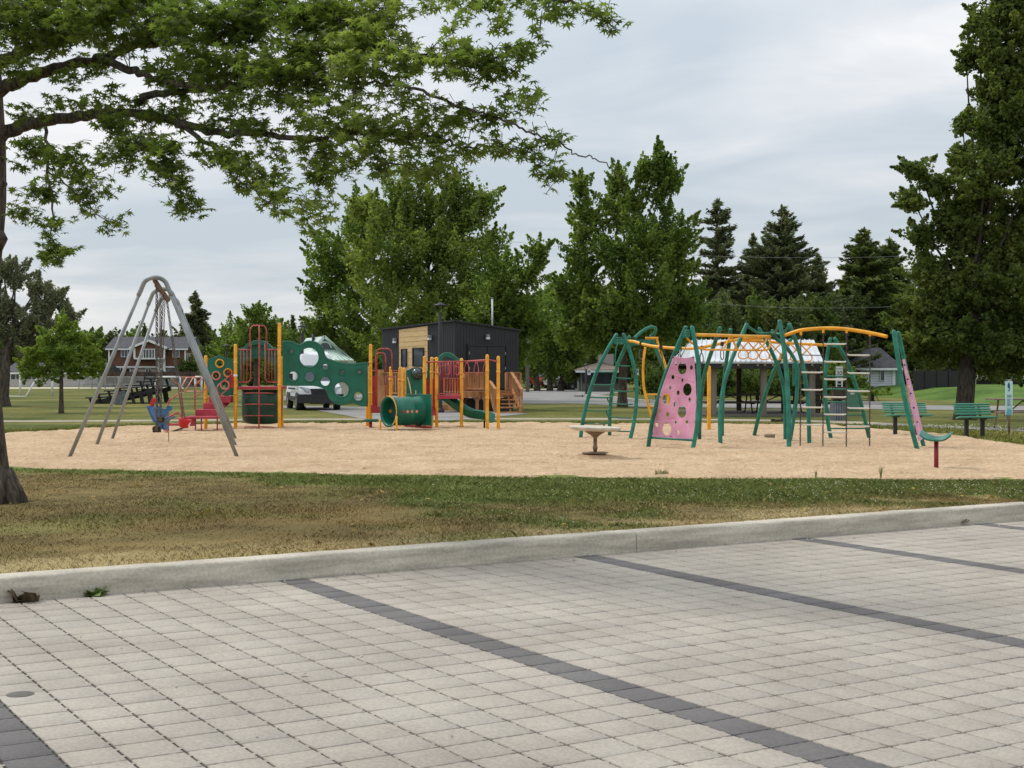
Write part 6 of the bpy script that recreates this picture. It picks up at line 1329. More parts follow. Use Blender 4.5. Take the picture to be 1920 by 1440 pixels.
m = MB(); m.add([q(4.58, -.84, 1.38), q(4.58, .84, 1.38), q(4.03, .80, 2.08), q(4.03, -.80, 2.08)], [(0, 1, 2, 3)]); m.add([q(4.64, -.84, 1.38), q(4.64, .84, 1.38), q(4.09, .80, 2.09), q(4.09, -.80, 2.09)], [(0, 1, 2, 3)]); m.build('windscreen', M_glass, root)
MB().add([q(5.45, -.5, 1.0), q(5.45, .5, 1.0), q(5.51, .42, .70), q(5.51, -.42, .70), q(5.3, -.5, 1.0), q(5.3, .5, 1.0), q(5.3, .42, .72), q(5.3, -.42, .72)], [(0, 1, 2, 3), (4, 0, 3, 7), (1, 5, 6, 2), (0, 4, 5, 1)]).build('grille', M_black, root)
for z in (.78, .86, .94): MB().bar(q(5.515, -.4, z), q(5.515, .4, z), .012, .02).build('grille_bar', M_trim, root)
m = MB(); m.tube([q(5.525, -.1, 1.0), q(5.525, .1, 1.0)], .03, 8); m.build('badge', M_lens, root)
for s in (-1, 1):
    m = MB(); m.add([q(5.44, s * .55, 1.02), q(5.34, s * .94, 1.10), q(5.10, s * 1.01, 1.08), q(5.30, s * .98, .86), q(5.49, s * .55, .84)], [(0, 1, 2, 3, 4)]); o = m.build('headlight', M_lens, root); q_ = o.modifiers.new('t', 'SOLIDIFY'); q_.thickness = .05; q_.offset = 0
    MB().bar(q(4.2, s * 1.0, 1.34), q(4.2, s * 1.3, 1.38), .10, .10).build('mirror_arm', M_trim, root); MB().box(q(4.22, s * 1.28, 1.50), (.10, .22, .36), Matrix.Rotation(yaw, 3, 'Z')).build('mirror', M_trim, root, bevel=.03)
    MB().bar(q(.6, s * 1.005, .52), q(4.0, s * 1.005, .52), .03, .16).build('sill_trim', M_trim, root); MB().bar(q(1.2, s * 1.006, .98), q(3.9, s * 1.006, .98), .015, .07).build('rub_strip', M_trim, root)
    MB().box(q(3.42, s * .995, 1.25), (.16 * vs_, .04, .05), Matrix.Rotation(yaw, 3, 'Z')).build('door_handle', M_trim, root)
m = MB(); m.add([q(5.30, -1.0, .74), q(5.50, -.7, .74), q(5.56, 0, .74), q(5.50, .7, .74), q(5.30, 1.0, .74), q(5.30, 1.0, .34), q(5.50, .7, .32), q(5.56, 0, .32), q(5.50, -.7, .32), q(5.30, -1.0, .34)], [(0, 1, 8, 9), (1, 2, 7, 8), (2, 3, 6, 7), (3, 4, 5, 6)]); o = m.build('bumper', M_trim, root); o.modifiers.new('t', 'SOLIDIFY').thickness = .12
# far cars
suv = [(0.05, .45), (0, .9), (.15, 1.1), (.45, 1.66), (.8, 1.72), (2.6, 1.70), (3.35, 1.12), (4.3, .98), (4.5, .8), (4.52, .45), (4.4, .3), (.2, .3)]
suvg = [[(.55, 1.12), (1.2, 1.12), (1.2, 1.55), (.72, 1.55)], [(1.28, 1.12), (2.1, 1.12), (2.1, 1.57), (1.28, 1.57)], [(2.18, 1.12), (3.1, 1.12), (2.58, 1.56), (2.18, 1.57)]]
def farcar(px, pyf, yaw, paint, lab, sc=1.0, name='parked_car'):
    g = Gp(px, pyf); root, q, half = car(name, lab, g, yaw, 4.52, 1.8, suv, suvg, paint, (.85, 3.55), .34, 'car', 'cars parked across the road', scale=sc)
    m = MB(); m.add([q(2.68, -.72, 1.66), q(2.68, .72, 1.66), q(3.36, .80, 1.14), q(3.36, -.80, 1.14), ], [(0, 1, 2, 3)]); o = m.build('windscreen', M_glass, root); s = o.modifiers.new('t', 'SOLIDIFY'); s.thickness = .06; s.offset = 0
    m = MB(); m.add([q(.16, -.74, 1.18), q(.16, .74, 1.18), q(.44, .70, 1.6), q(.44, -.70, 1.6)], [(0, 1, 2, 3)]); o = m.build('rear_window', M_glass, root); s = o.modifiers.new('t', 'SOLIDIFY'); s.thickness = .06; s.offset = 0
    for s_ in (-1, 1):
        MB().box(q(4.45, s_ * .62, .86), (.14, .36, .14), Matrix.Rotation(yaw, 3, 'Z')).build('headlight', M_lens, root); MB().box(q(.06, s_ * .72, .95), (.1, .2, .22), Matrix.Rotation(yaw, 3, 'Z')).build('tail_light', M_brightred, root)
    MB().box(q(4.50, 0, .52), (.1, 1.6, .22), Matrix.Rotation(yaw, 3, 'Z')).build('bumper', M_trim, root)
farcar(1017, 727.5, R(-75), M_carr, 'red hatchback parked across the road beside the hut steps', .9)
farcar(1065, 728, R(172), M_carw, 'white parked car across the road, left of the dark one', .95)
farcar(1093, 731, R(195), M_cark, 'dark off-road car parked across the road behind the ladder', .9)
farcar(1117, 729.5, R(10), M_carg, 'silver parked car across the road, last of the row', .95)
farcar(1904, 751, R(175), M_carr, 'red car parked at the edge of the lawn by the veranda house', .8) if False else None
# ================================================================ TREES
def basis(n):
    """two tangents for each unit normal"""
    r = np.where(np.abs(n[:, 2:3]) < 0.9, np.array([[0, 0, 1.0]]), np.array([[1.0, 0, 0]])); t = np.cross(n, r); t /= np.linalg.norm(t, axis=1, keepdims=True) + 1e-9
    return t, np.cross(n, t)
def unit(v): return v / (np.linalg.norm(v, axis=1, keepdims=True) + 1e-9)
def cards(P, nrm, size, shape, axis=None, bend=0.0):
    """one small bent leaf per point"""
    n = len(P); nrm = unit(nrm); t, b = basis(nrm)
    if axis is None:
        a = rng.random(n) * 2 * math.pi; ca, sa = np.cos(a)[:, None], np.sin(a)[:, None]; t, b = t * ca + b * sa, b * ca - t * sa
    else:
        b = unit(axis - nrm * (axis * nrm).sum(1, keepdims=True)); t = np.cross(b, nrm)
    sh = np.array(shape, float); k = len(sh); size = np.broadcast_to(size, (n,))
    V = P[:, None] + (t[:, None] * sh[None, :, 0:1] + b[:, None] * sh[None, :, 1:2]) * size[:, None, None]
    z = -bend * (sh[:, 0] ** 2 + (sh[:, 1] - .3) ** 2)
    V += nrm[:, None] * z[None, :, None] * size[:, None, None]
    return V.reshape(-1, 3), k
SPRAY = [(0, -.5), (.22, -.18), (.5, -.05), (.26, .12), (.30, .42), (.05, .28), (-.08, .55), (-.22, .2), (-.5, .22), (-.28, -.06), (-.42, -.3), (-.12, -.2)]
SP7 = [(0, -.5), (.42, -.22), (.22, .06), (.44, .34), (0, .52), (-.32, .30), (-.46, -.14)]
LEAF6 = [(0, -.5), (.33, -.2), (.28, .18), (0, .5), (-.28, .18), (-.33, -.2)]
NEEDLE = [(-.07, -.5), (.07, -.5), (.16, .05), (0, .5), (-.16, .05)]
def limb(m, p, q, r0, r1, sag=0.0, n=6, sides=7, wob=.06):
    p, q = Vector(p), Vector(q); L = (q - p).length; P = []
    for i in range(n + 1):
        t = i / n; v = p.lerp(q, t) + Vector((random.gauss(0, wob), random.gauss(0, wob), random.gauss(0, wob * .6))) * L * .12 * math.sin(math.pi * t); v.z += sag * L * math.sin(math.pi * t); P.append(v)
    m.tube(P, [r0 + (r1 - r0) * i / n for i in range(n + 1)], sides)
def broadleaf(name, lab, base, lobes, Y, lm, leaf=.24, per=900, trunk_r=.22, bark=None, depth=.75, group=None, cat='tree', upright=.7, clump=(.5, 1.3), fork=.25, shape=SP7, dens=1.0, seed=1, cluster_leaves=70, droop=0.0, shell=.42):
    """crown made of leafy boughs: lobes are (x, y, rx, ry[, depth offset]) read off the photograph at distance Y"""
    random.seed(seed); s = Y / F; base = Vector(base); root = thing(name, base, lab, cat, group)
    L = [];
    for lb in lobes:
        c = Wp(lb[0], lb[1], Y); off = lb[4] if len(lb) > 4 else random.uniform(-.35, .35) * lb[2] * s; L.append((Vector((c.x, c.y + off, c.z)), lb[2] * s, lb[3] * s))
    top = max(c.z + rz for c, _, rz in L); cxm = sum(c.x * rx for c, rx, _ in L) / sum(rx for _, rx, _ in L)
    zlow = min(c.z - rz for c, _, rz in L); m = MB(); fz = max(.8, zlow + (top - zlow) * fork * .5)
    fork_p = base + Vector(((cxm - base.x) * .2, 0, fz)); n_t = 8
    P = [base + Vector((0, 0, -.2)), base + Vector((0, 0, .12)), base + Vector((0, 0, .5)), base.lerp(fork_p, .5), fork_p]
    m.tube(P, [trunk_r * 1.5, trunk_r * 1.25, trunk_r, trunk_r * .92, trunk_r * .8], 12)
    m.tube(spline([fork_p, fork_p.lerp(Vector((cxm, base.y, top * .6)), .5) + Vector((random.gauss(0, .1), 0, 0)), Vector((cxm, base.y, top * .86))], 5), [trunk_r * .8 * (1 - i / 11) ** 1.6 + .015 for i in range(11)], 9)
    C, D, RR, LL = [], [], [], []
    for c, rx, rz in L:
        ry = rx * depth; t_ = min(.9, max(.05, (c.z - fz) / (top - fz) - .25)); st_ = fork_p.lerp(Vector((cxm, base.y, top * .86)), max(0, t_ * .8)); limb(m, st_, c, trunk_r * .24, .015, -.05, 6)
        vol = rx * rz; n = max(9, int(vol * dens * 14 / (clump[0] * clump[1])))
        for _ in range(n):
            v = np.random.default_rng(random.randrange(1 << 30)).normal(size=3); v /= np.linalg.norm(v); rad = (shell + (1 - shell) * random.random()) * (1.0 + .22 * (random.random() - .45))
            p = c + Vector((v[0] * rx * rad, v[1] * ry * rad, v[2] * rz * rad)); d = Vector((v[0] * .9, v[1] * .9, v[2] * .5 + upright - droop)); d.normalize()
            C.append(p); D.append(d); RR.append(clump[0] * random.uniform(.6, 1.15)); LL.append(clump[1] * random.uniform(.6, 1.25))
            if random.random() < .16: limb(m, c.lerp(p, .15), p, .02, .006, .04, 3, 4)
    m.build('trunk', bark or M_bark, root)
    C = np.array([tuple(x) for x in C]); D = np.array([tuple(x) for x in D]); RR = np.array(RR); LL = np.array(LL); k = int(cluster_leaves * 3.3); n = len(C)
    tt = rng.random((n, k)); rad = RR[:, None] * (1 - tt ** 1.6) * np.sqrt(rng.random((n, k))) * 1.0; T, B = basis(D); a = rng.random((n, k)) * 2 * math.pi
    P = C[:, None] + D[:, None] * ((tt - .4) * LL[:, None])[..., None] + T[:, None] * (np.cos(a) * rad)[..., None] + B[:, None] * (np.sin(a) * rad)[..., None]
    P = P.reshape(-1, 3); out = (T[:, None] * np.cos(a)[..., None] + B[:, None] * np.sin(a)[..., None]).reshape(-1, 3)
    nr = out * .5 + rng.normal(size=P.shape) * .75 + np.array([0, 0, .6]); keep = (P[:, 2] > .35) & (np.repeat(rng.random(n) ** .6 * .85 + .15, k) > rng.random(n * k))
    V, kk = cards(P[keep], nr[keep], leaf * .52 * rng.uniform(.55, 1.4, keep.sum()), shape, bend=.45)
    me = np_mesh('crown', V, kk); link_mesh('crown', me, lm, root); return root
def conifer(name, lab, px, ptop, pbase, half, Y, lm, zbase=.6, group=None, dens=1.0, seed=1, droop=.18, top_w=.06, trunk_r=.22, power=.85, needle=.36, gap=.12, lift=0.0):
    random.seed(seed); s = Y / F; b = Vector(((px - 960) * s, Y, 0)); root = thing(name, b, lab, 'tree', group); top = EYE + (HY - ptop) * s; Rm = half * s
    m = MB(); m.tube([b + Vector((0, 0, -.2)), b + Vector((0, 0, top * .5)), b + Vector((0, 0, top))], [trunk_r, trunk_r * .6, .03], 8)
    P, D, U = [], [], []; z = zbase; step = .36 * max(.8, top / 12) / dens
    NB = int(330 * dens)
    for _b in range(NB):
        f = random.random() ** .62 if random.random() < .8 else random.random(); f = max(.012, f); z0 = zbase + (top - zbase) * (1 - f)
        r_ = Rm * (f ** power) + top_w; a = random.uniform(0, 2 * math.pi); bulge = 1 + .16 * math.sin(a * 3 + seed) * math.sin(z0 * 1.7 + a); ln = r_ * random.uniform(.62, 1.1) * bulge; dr = Vector((math.cos(a), math.sin(a), 0))
        if random.random() < gap: ln *= .55
        dz_ = -droop * f * random.uniform(.6, 1.3) + lift; seg = max(4, int(ln / .045)); e = b + dr * ln + Vector((0, 0, z0 + dz_ * ln))
        if ln > .6 and random.random() < .5: m.tube([b + Vector((0, 0, z0)), e], [.03, .008], 3)
        for i in range(seg):
            t = (i + random.random()) / seg
            if t < .1: continue
            q = b + dr * ln * t + Vector((0, 0, z0 + dz_ * ln * t ** .8 + .12 * ln * t * t)); sp_ = .26 * ln * (1 - t) + .08
            for sgn in (-1, 1, 0):
                w = Vector((-dr.y, dr.x, 0)) * sgn; d_ = (dr * random.uniform(.3, 1) + w * random.uniform(.2, .9) + Vector((0, 0, random.uniform(-.5, .35) + lift))).normalized()
                P.append(q + w * random.random() * sp_ + Vector((0, 0, random.gauss(0, .07)))); D.append(d_); U.append(Vector((random.gauss(0, .6), random.gauss(0, .6), 1)))
    for _ in range(14): P.append(b + Vector((random.gauss(0, .05), random.gauss(0, .05), top - random.random() * .5))); D.append(Vector((random.gauss(0, .3), random.gauss(0, .3), 1))); U.append(Vector((random.gauss(0, 1), random.gauss(0, 1), .1)))
    m.build('trunk', M_darkbark, root)
    P, D, U = (np.array([tuple(x) for x in a]) for a in (P, D, U))
    V, k = cards(P, U, needle * .72 * rng.uniform(.6, 1.4, len(P)), NEEDLE, axis=D, bend=.2); link_mesh('crown', np_mesh('crown', V, k), lm, root); return root

# --- mid-distance maples behind the hut
def gx_(px, Y): return ((px - 960) * Y / F, Y, 0)
broadleaf('maple_tree', 'tall dense maple with a dark leaning crown, left of the big maple behind the hut', gx_(655, 84), [(640, 480, 62, 66, 0), (600, 535, 34, 48, 1), (690, 425, 48, 52, 1), (598, 600, 34, 46, 0), (680, 590, 80, 60, -1), (610, 650, 40, 40, 0), (690, 660, 60, 40, 0)], 84, L_green, .27, seed=3, clump=(.62, 1.6), trunk_r=.3, group='maples behind the hut')
broadleaf('maple_tree', 'tallest broad maple towering right behind the black hut', gx_(800, 77), [(762, 402, 66, 66, 0), (838, 425, 74, 84, 0), (738, 480, 84, 80, -1.5), (885, 410, 38, 62, 0), (702, 405, 38, 40, 0), (860, 520, 82, 76, -1.5), (790, 575, 110, 60, -2), (925, 470, 30, 46, 0), (768, 352, 26, 30, 0), (850, 348, 22, 28, 0), (905, 372, 18, 30, 0), (740, 640, 70, 40, -1), (870, 630, 80, 40, -1), (670, 385, 16, 14, 0)], 77, L_maple, .26, seed=4, clump=(.6, 1.7), trunk_r=.36, group='maples behind the hut')
broadleaf('maple_tree', 'lower spreading maple rising behind the hut roof towards the road', gx_(955, 70), [(950, 530, 50, 50, 0), (995, 505, 22, 32, 0), (925, 590, 60, 56, 0), (985, 600, 50, 50, 0), (1010, 470, 10, 16, 0), (960, 650, 60, 40, 0), (900, 660, 50, 36, 0)], 70, L_green, .25, seed=5, clump=(.5, 1.4), trunk_r=.24, group='maples behind the hut')
broadleaf('poplar_tree', 'tall open crowned tree with upright tips beside the curving road', gx_(1167, 62.6), [(1235, 352, 30, 48, 0), (1165, 390, 38, 58, 0), (1102, 405, 30, 48, 0), (1255, 440, 48, 52, 0), (1185, 475, 66, 62, -1), (1092, 485, 38, 44, 0), (1262, 525, 42, 50, 0), (1190, 560, 90, 52, -1), (1100, 572, 54, 52, 0), (1062, 540, 22, 34, 0), (1225, 620, 66, 30, 0), (1130, 632, 56, 26, 0), (1237, 300, 7, 16, 0), (1088, 350, 10, 16, 0), (1160, 335, 10, 18, 0), (1262, 330, 12, 34, 0), (1205, 320, 8, 20, 0), (1055, 610, 26, 30, 0), (1296, 565, 34, 34, 0), (1285, 620, 40, 30, 0), (1150, 600, 60, 40, -1)], 62.6, L_green, .23, seed=6, clump=(.42, 1.15), trunk_r=.2, dens=.95)
# --- street trees beyond the road
for i, (px, lob, lab) in enumerate(((1007, [(1005, 625, 40, 46), (985, 660, 30, 36), (1015, 585, 22, 24), (975, 690, 26, 22)], 'street tree with a thin trunk beyond the road, nearest the hut steps'), (1031, [(1040, 640, 34, 52), (1030, 590, 22, 30), (1035, 690, 40, 22)], 'street tree beyond the road between the red and white cars'), (1051, [(1075, 650, 34, 46), (1065, 600, 22, 30), (1075, 695, 34, 18)], 'street tree beyond the road beside the white car'))):
    broadleaf('street_tree', lab, gx_(px, 112), lob, 112, L_green, .30, seed=20 + i, clump=(.7, 1.5), trunk_r=.22, group='street trees beyond the road')
broadleaf('street_tree', 'dark bushy tree standing behind the bungalow roof', gx_(1150, 125), [(1130, 640, 50, 60), (1170, 600, 50, 60), (1190, 660, 50, 50), (1110, 690, 30, 30), (1160, 690, 40, 30)], 125, L_dark, .34, seed=25, clump=(.8, 1.6), group='street trees beyond the road')
for i, (px, Y, lob, lab) in enumerate(((940, 135, [(930, 640, 60, 70), (980, 620, 40, 60), (900, 690, 50, 40)], 'hazy tree far behind the hut mast'), (1020, 140, [(1000, 600, 40, 40), (1030, 560, 26, 24), (1050, 640, 50, 60), (990, 650, 40, 50)], 'far tree filling the gap beneath the open sky'))):
    broadleaf('far_tree', lab, gx_(px, Y), lob, Y, L_green, .36, seed=28 + i, clump=(.9, 1.7), group='far trees beyond the road')
# --- dark belt behind the shelter
spec = [(1225, 98, 'cedar', [(1225, 640, 34, 60), (1225, 700, 36, 40)]), (1262, 92, 'dark_tree', [(1262, 640, 36, 50), (1265, 700, 40, 44)]), (1310, 90, 'dark_tree', [(1305, 600, 34, 40), (1310, 650, 44, 50), (1310, 705, 46, 42)]), (1365, 92, 'dark_tree', [(1360, 600, 30, 40), (1370, 650, 48, 48), (1370, 708, 50, 40)]), (1425, 94, 'dark_tree', [(1420, 590, 34, 40), (1425, 650, 46, 50), (1425, 705, 50, 42)]), (1480, 92, 'dark_tree', [(1480, 600, 40, 40), (1480, 655, 46, 46), (1480, 710, 50, 40)]), (1535, 96, 'dark_tree', [(1535, 600, 34, 44), (1535, 655, 44, 50), (1535, 710, 46, 40)]), (1590, 106, 'dark_tree', [(1590, 590, 40, 46), (1590, 640, 46, 46), (1585, 700, 40, 40)]), (1650, 112, 'dark_tree', [(1650, 580, 40, 46), (1655, 630, 46, 50)])]
bl_lab = ['dark tree by the parking sign, first of the belt', 'dark tree left of the pink wall top', 'dark tree behind the pink wall top', 'dark tree behind the left half of the shelter roof', 'dark tree behind the middle of the shelter roof', 'dark tree behind the hub of the climbing frame', 'dark tree behind the right end of the shelter roof', 'dark tree behind the right ladder arch', 'dark tree above the pale sided house']
for i, (px, Y, kd, lob) in enumerate(spec):
    broadleaf('belt_tree', bl_lab[i], gx_(px, Y), lob, Y, L_cedar if i % 2 else L_dark, .30, seed=40 + i, clump=(.7, 1.5), trunk_r=.2, group='dark tree belt behind the shelter', dens=1.0, shell=.6)
hl = ['clipped dark shrub behind the road kerb, first of the row', 'dark shrub seen through the pink wall', 'dark shrub left under the shelter', 'dark shrub mid under the shelter', 'dark shrub right under the shelter', 'leafy shrub behind the hooded bin', 'pale leafy shrub in front of the pale sided house']
for i, (px, py, rx, ry, Y) in enumerate(((1232, 725, 30, 34, 76), (1290, 722, 44, 38, 75), (1352, 722, 40, 38, 76), (1420, 722, 44, 38, 75), (1490, 722, 44, 38, 76), (1575, 722, 44, 36, 76), (1636, 748, 34, 15, 74))):
    broadleaf('shrub', hl[i], gx_(px, Y), [(px, py, rx, ry), (px - rx * .5, py + 12, rx * .6, ry * .6), (px + rx * .5, py + 10, rx * .6, ry * .6), (px, py + 22, rx, ry * .5)], Y, L_dark if i not in (5, 6) else L_green, .20, seed=60 + i, clump=(.45, .8), trunk_r=.08, cat='shrub', group='shrubs along the road edge', upright=.4, shell=.6)
# --- spruces
conifer('spruce_tree', 'tallest dark spruce with a bare ragged crown right of the open crowned tree', 1345, 372, 740, 96, 100, L_ndl, seed=1, dens=1.0, gap=.3, needle=.5, power=.55, group='tall spruces behind the belt')
conifer('spruce_tree', 'pointed green spruce behind the middle of the shelter', 1467, 386, 740, 150, 100, L_ndl, seed=2, dens=1.7, needle=.45, power=.8, lift=.3, gap=.08, group='tall spruces behind the belt')
conifer('spruce_tree', 'short spruce tip between the two tallest spruces', 1412, 438, 740, 84, 104, L_ndl, seed=3, needle=.45, lift=.3, group='tall spruces behind the belt')
conifer('spruce_tree', 'small spruce tip right of the pointed green spruce', 1532, 476, 740, 96, 104, L_ndl, seed=4, needle=.45, lift=.3, group='tall spruces behind the belt')
conifer('spruce_tree', 'yellowish conical spruce behind the right ladder arch', 1620, 428, 740, 130, 108, L_cedar, seed=5, needle=.55, gap=.05, dens=1.6, power=.7, group='tall spruces behind the belt')
conifer('spruce_tree', 'narrow conical spruce next to the big right-hand maple', 1668, 446, 740, 92, 110, L_cedar, seed=6, needle=.55, gap=.05, dens=1.3, power=.65, group='tall spruces behind the belt')
conifer('spruce_tree', 'tall lone spruce beside the brown house', 366, 546, 730, 58, 160, L_ndl, seed=7, needle=.7, dens=1.0, power=.7, group='far spruces across the field')
conifer('spruce_tree', 'small dark conifer behind the brown house roof', 271, 608, 730, 15, 175, L_ndl, seed=8, needle=.6, dens=.7, group='far spruces across the field')
conifer('spruce_tree', 'small round topped conifer behind the brown house chimney side', 305, 618, 730, 20, 176, L_ndl, seed=9, needle=.6, dens=.7, power=.6, group='far spruces across the field')
conifer('spruce_tree', 'slim spruce between the green roof and the pole ladder', 549, 592, 730, 26, 140, L_ndl, seed=10, needle=.6, dens=.8, group='far spruces across the field')
# --- left side
broadleaf('pine_tree', 'grey green pine with tufted boughs behind the small linden', gx_(4, 63.6), [(25, 520, 20, 24), (15, 585, 26, 26), (62, 590, 36, 20), (105, 548, 20, 16), (128, 588, 18, 16), (85, 570, 20, 16), (40, 640, 44, 34), (-30, 560, 50, 50), (100, 615, 36, 18), (-60, 640, 60, 50), (70, 540, 12, 10), (5, 500, 14, 12)], 63.6, L_pine, .30, seed=70, clump=(.36, .95), trunk_r=.30, bark=M_bark, shape=NEEDLE, upright=.9, cluster_leaves=120, dens=.6)
broadleaf('linden_tree', 'small round linden alone on the lawn with a straight thin trunk', gx_(115, 53.3), [(115, 650, 52, 36, 0), (78, 690, 40, 24, 0), (150, 692, 40, 24, 0), (112, 612, 24, 20, 0), (58, 664, 22, 18, 0), (172, 662, 20, 18, 0), (90, 630, 24, 18, 0), (140, 630, 24, 20, 0), (115, 700, 50, 14, 0), (180, 690, 14, 14, 0), (45, 690, 14, 14, 0)], 53.3, L_fresh, .16, seed=71, clump=(.26, .6), trunk_r=.085, upright=.15, dens=.42, cluster_leaves=50)
ll = ['distant tree left of the brown house roof', 'low distant tree behind the low pale building', 'distant tree at the frame edge behind the pine', 'light green distant tree behind the hoop of the tower', 'light green distant tree right of the lone spruce', 'dark distant tree behind the ring panel', 'dark distant tree behind the tower deck', 'dark distant tree left of the green roofed pavilion', 'dark distant bush beside the lone spruce', 'distant tree behind the pavilion roof']
for i, (px, Y, lob, lm) in enumerate(((180, 190, [(178, 636, 22, 18), (195, 660, 26, 26), (165, 665, 24, 26)], L_green), (120, 190, [(110, 670, 50, 26), (70, 670, 40, 28), (150, 680, 30, 22)], L_green), (20, 190, [(10, 660, 60, 40), (-50, 640, 60, 60)], L_dark), (480, 118, [(478, 610, 32, 26), (500, 640, 34, 34), (455, 645, 40, 36), (480, 588, 12, 8), (515, 612, 16, 14)], L_green), (435, 122, [(432, 622, 22, 24), (430, 655, 34, 34), (415, 690, 30, 30)], L_green), (400, 130, [(398, 680, 30, 32), (420, 700, 34, 26)], L_dark), (470, 128, [(465, 690, 40, 34), (505, 700, 40, 30)], L_dark), (548, 130, [(545, 660, 26, 40), (560, 690, 34, 36)], L_dark), (372, 150, [(375, 690, 20, 24), (352, 690, 16, 20)], L_dark), (655, 112, [(650, 680, 40, 40), (690, 690, 40, 40)], L_dark))):
    broadleaf('distant_tree', ll[i], gx_(px, Y), lob, Y, lm, .38 if Y > 140 else .30, seed=80 + i, clump=(.8, 1.5), trunk_r=.2, group='distant trees round the field')
L_big = leafmat('shade_maple_leaf', rgb(70, 88, 42), rgb(98, 114, 56), rgb(142, 150, 80), 0.48, nscale=.45)
# --- big maple at the right edge
broadleaf('shade_maple', 'huge dark maple filling the right edge behind the benches', gx_(1809, 46.5), [(1850, 520, 80, 80, 0), (1762, 560, 60, 60, 0), (1736, 500, 36, 32, 0), (1835, 405, 58, 70, 0), (1785, 425, 46, 50, 0), (1765, 345, 34, 26, 0), (1722, 318, 30, 11, 0), (1712, 377, 20, 9, 0), (1722, 440, 30, 16, 0), (1868, 285, 46, 60, 0), (1858, 185, 34, 52, 0), (1868, 95, 38, 50, 0), (1838, 35, 34, 24, 0), (1885, 0, 50, 36, 0), (1905, 450, 50, 90, 0), (1895, 620, 56, 50, -.5), (1795, 628, 54, 34, -.5), (1850, 650, 56, 26, -1), (1742, 612, 42, 36, 0), (1985, 300, 70, 140, 0), (2000, 540, 80, 120, 0), (1965, 80, 60, 90, 0), (1795, 300, 14, 22, 0), (1805, 230, 10, 18, 0), (1718, 570, 30, 26, 0), (1890, -70, 60, 50, 0), (1700, 625, 26, 30, .5), (1840, 250, 30, 60, -.8), (1830, 330, 50, 50, -1), (1850, 130, 30, 60, -.8), (1910, 200, 40, 70, -.6), (1920, 330, 50, 60, -.8), (1900, 40, 40, 50, -.6), (1812, 110, 14, 26, 0), (1770, 665, 50, 26, .5), (1850, 680, 50, 20, .3), (1905, 675, 40, 26, .2), (1715, 650, 30, 26, .5), (1905, 150, 36, 60, -.5), (1918, 60, 40, 60, -.4), (1850, 60, 30, 44, -.4), (1915, -30, 44, 50, -.3), (1880, 230, 40, 50, -.9), (1905, 560, 50, 50, -1), (1880, 695, 50, 14, .2), (1960, 670, 50, 40, 0)], 46.5, L_big, .20, seed=90, upright=.25, clump=(.36, .9), trunk_r=.30, bark=M_darkbark, dens=.95, depth=.7, cluster_leaves=64, shape=SP7)

# closing belt of far woodland trees: three kinds, set out in a loop
far_kinds = []
random.seed(5)
for i, (lm, lob) in enumerate(((L_green, [(960, 668, 34, 34), (940, 685, 30, 26), (985, 684, 30, 26), (955, 645, 20, 18)]), (L_dark, [(960, 660, 32, 40), (945, 690, 34, 24), (980, 690, 30, 22), (965, 632, 14, 16)]), (L_cedar, [(960, 650, 22, 44), (950, 690, 30, 24), (975, 690, 26, 24)]))):
    far_kinds.append(broadleaf('woodland_tree', 'distant tree in the unbroken belt that closes the horizon', gx_(960, 185), lob, 185, lm, .5, seed=120 + i, clump=(1.0, 1.8), trunk_r=.2, group='woodland belt on the horizon', dens=.8))
used_ = 0
for k, px in enumerate(list(range(-160, 1000, 46)) + list(range(1000, 2120, 46))):
    Y = 185 + random.uniform(-8, 25); loc = ((px - 960) * Y / F, Y, 0); sc = random.uniform(.8, 1.15) * (1.0 if px < 1000 else 1.7); src = far_kinds[k % 3]
    if used_ < 3: src.location = loc; src.scale = (sc,) * 3; src.rotation_euler = (0, 0, random.uniform(0, 6.28)); used_ += 1
    else: copy_tree(src, loc, random.uniform(0, 6.28), None, sc)
# ================================================================ THE OAK OVERHEAD
random.seed(11)
OAK = [(0, -.55), (.05, -.26), (.32, -.36), (.10, -.10), (.52, .10), (.11, .14), (.34, .48), (.07, .32), (0, .64), (-.07, .32), (-.34, .48), (-.11, .14), (-.52, .10), (-.10, -.10), (-.32, -.36), (-.05, -.26)]
ob = Gp(8, 946); ok = thing('oak_tree', ob, 'pin oak at the left edge with long limbs reaching over the playground', 'tree')
m = MB(); TY = ob.y
tp = [(2, 965, 38), (2, 944, 31), (1, 915, 24), (-2, 880, 19), (-8, 820, 17), (-14, 740, 16), (-18, 640, 15), (-18, 540, 15), (-12, 470, 16), (-8, 380, 19), (-8, 320, 19), (-10, 260, 20), (-14, 150, 17), (-18, 30, 15), (-10, -120, 12), (10, -260, 9), (40, -420, 5)]
sp0 = TY / F
m.tube(spline([Wp(x, y, TY) for x, y, r_ in tp], 3), list(np.interp(np.linspace(0, len(tp) - 1, (len(tp) - 1) * 3 + 1), range(len(tp)), [t[2] * sp0 for t in tp])), 18)
for a in range(7):   # root flare
    an = a * .9 + .3; c = Vector((math.cos(an), math.sin(an), 0)); m.tube([ob + c * .05 + Vector((-.05, 0, .4)), ob + c * .17 + Vector((-.03, 0, .12)), ob + c * .3 + Vector((-.03, 0, -.08))], [.10, .09, .05], 8)
for (x, y, r_) in ((0, 448, 18), (2, 345, 15), (-2, 300, 14)): m.tube([Wp(x - 6, y - 16, TY - .02), Wp(x, y, TY - .04), Wp(x - 6, y + 18, TY - .02)], [r_ * .6 * sp0, r_ * .8 * sp0, r_ * .6 * sp0], 14)
LIMBS = []
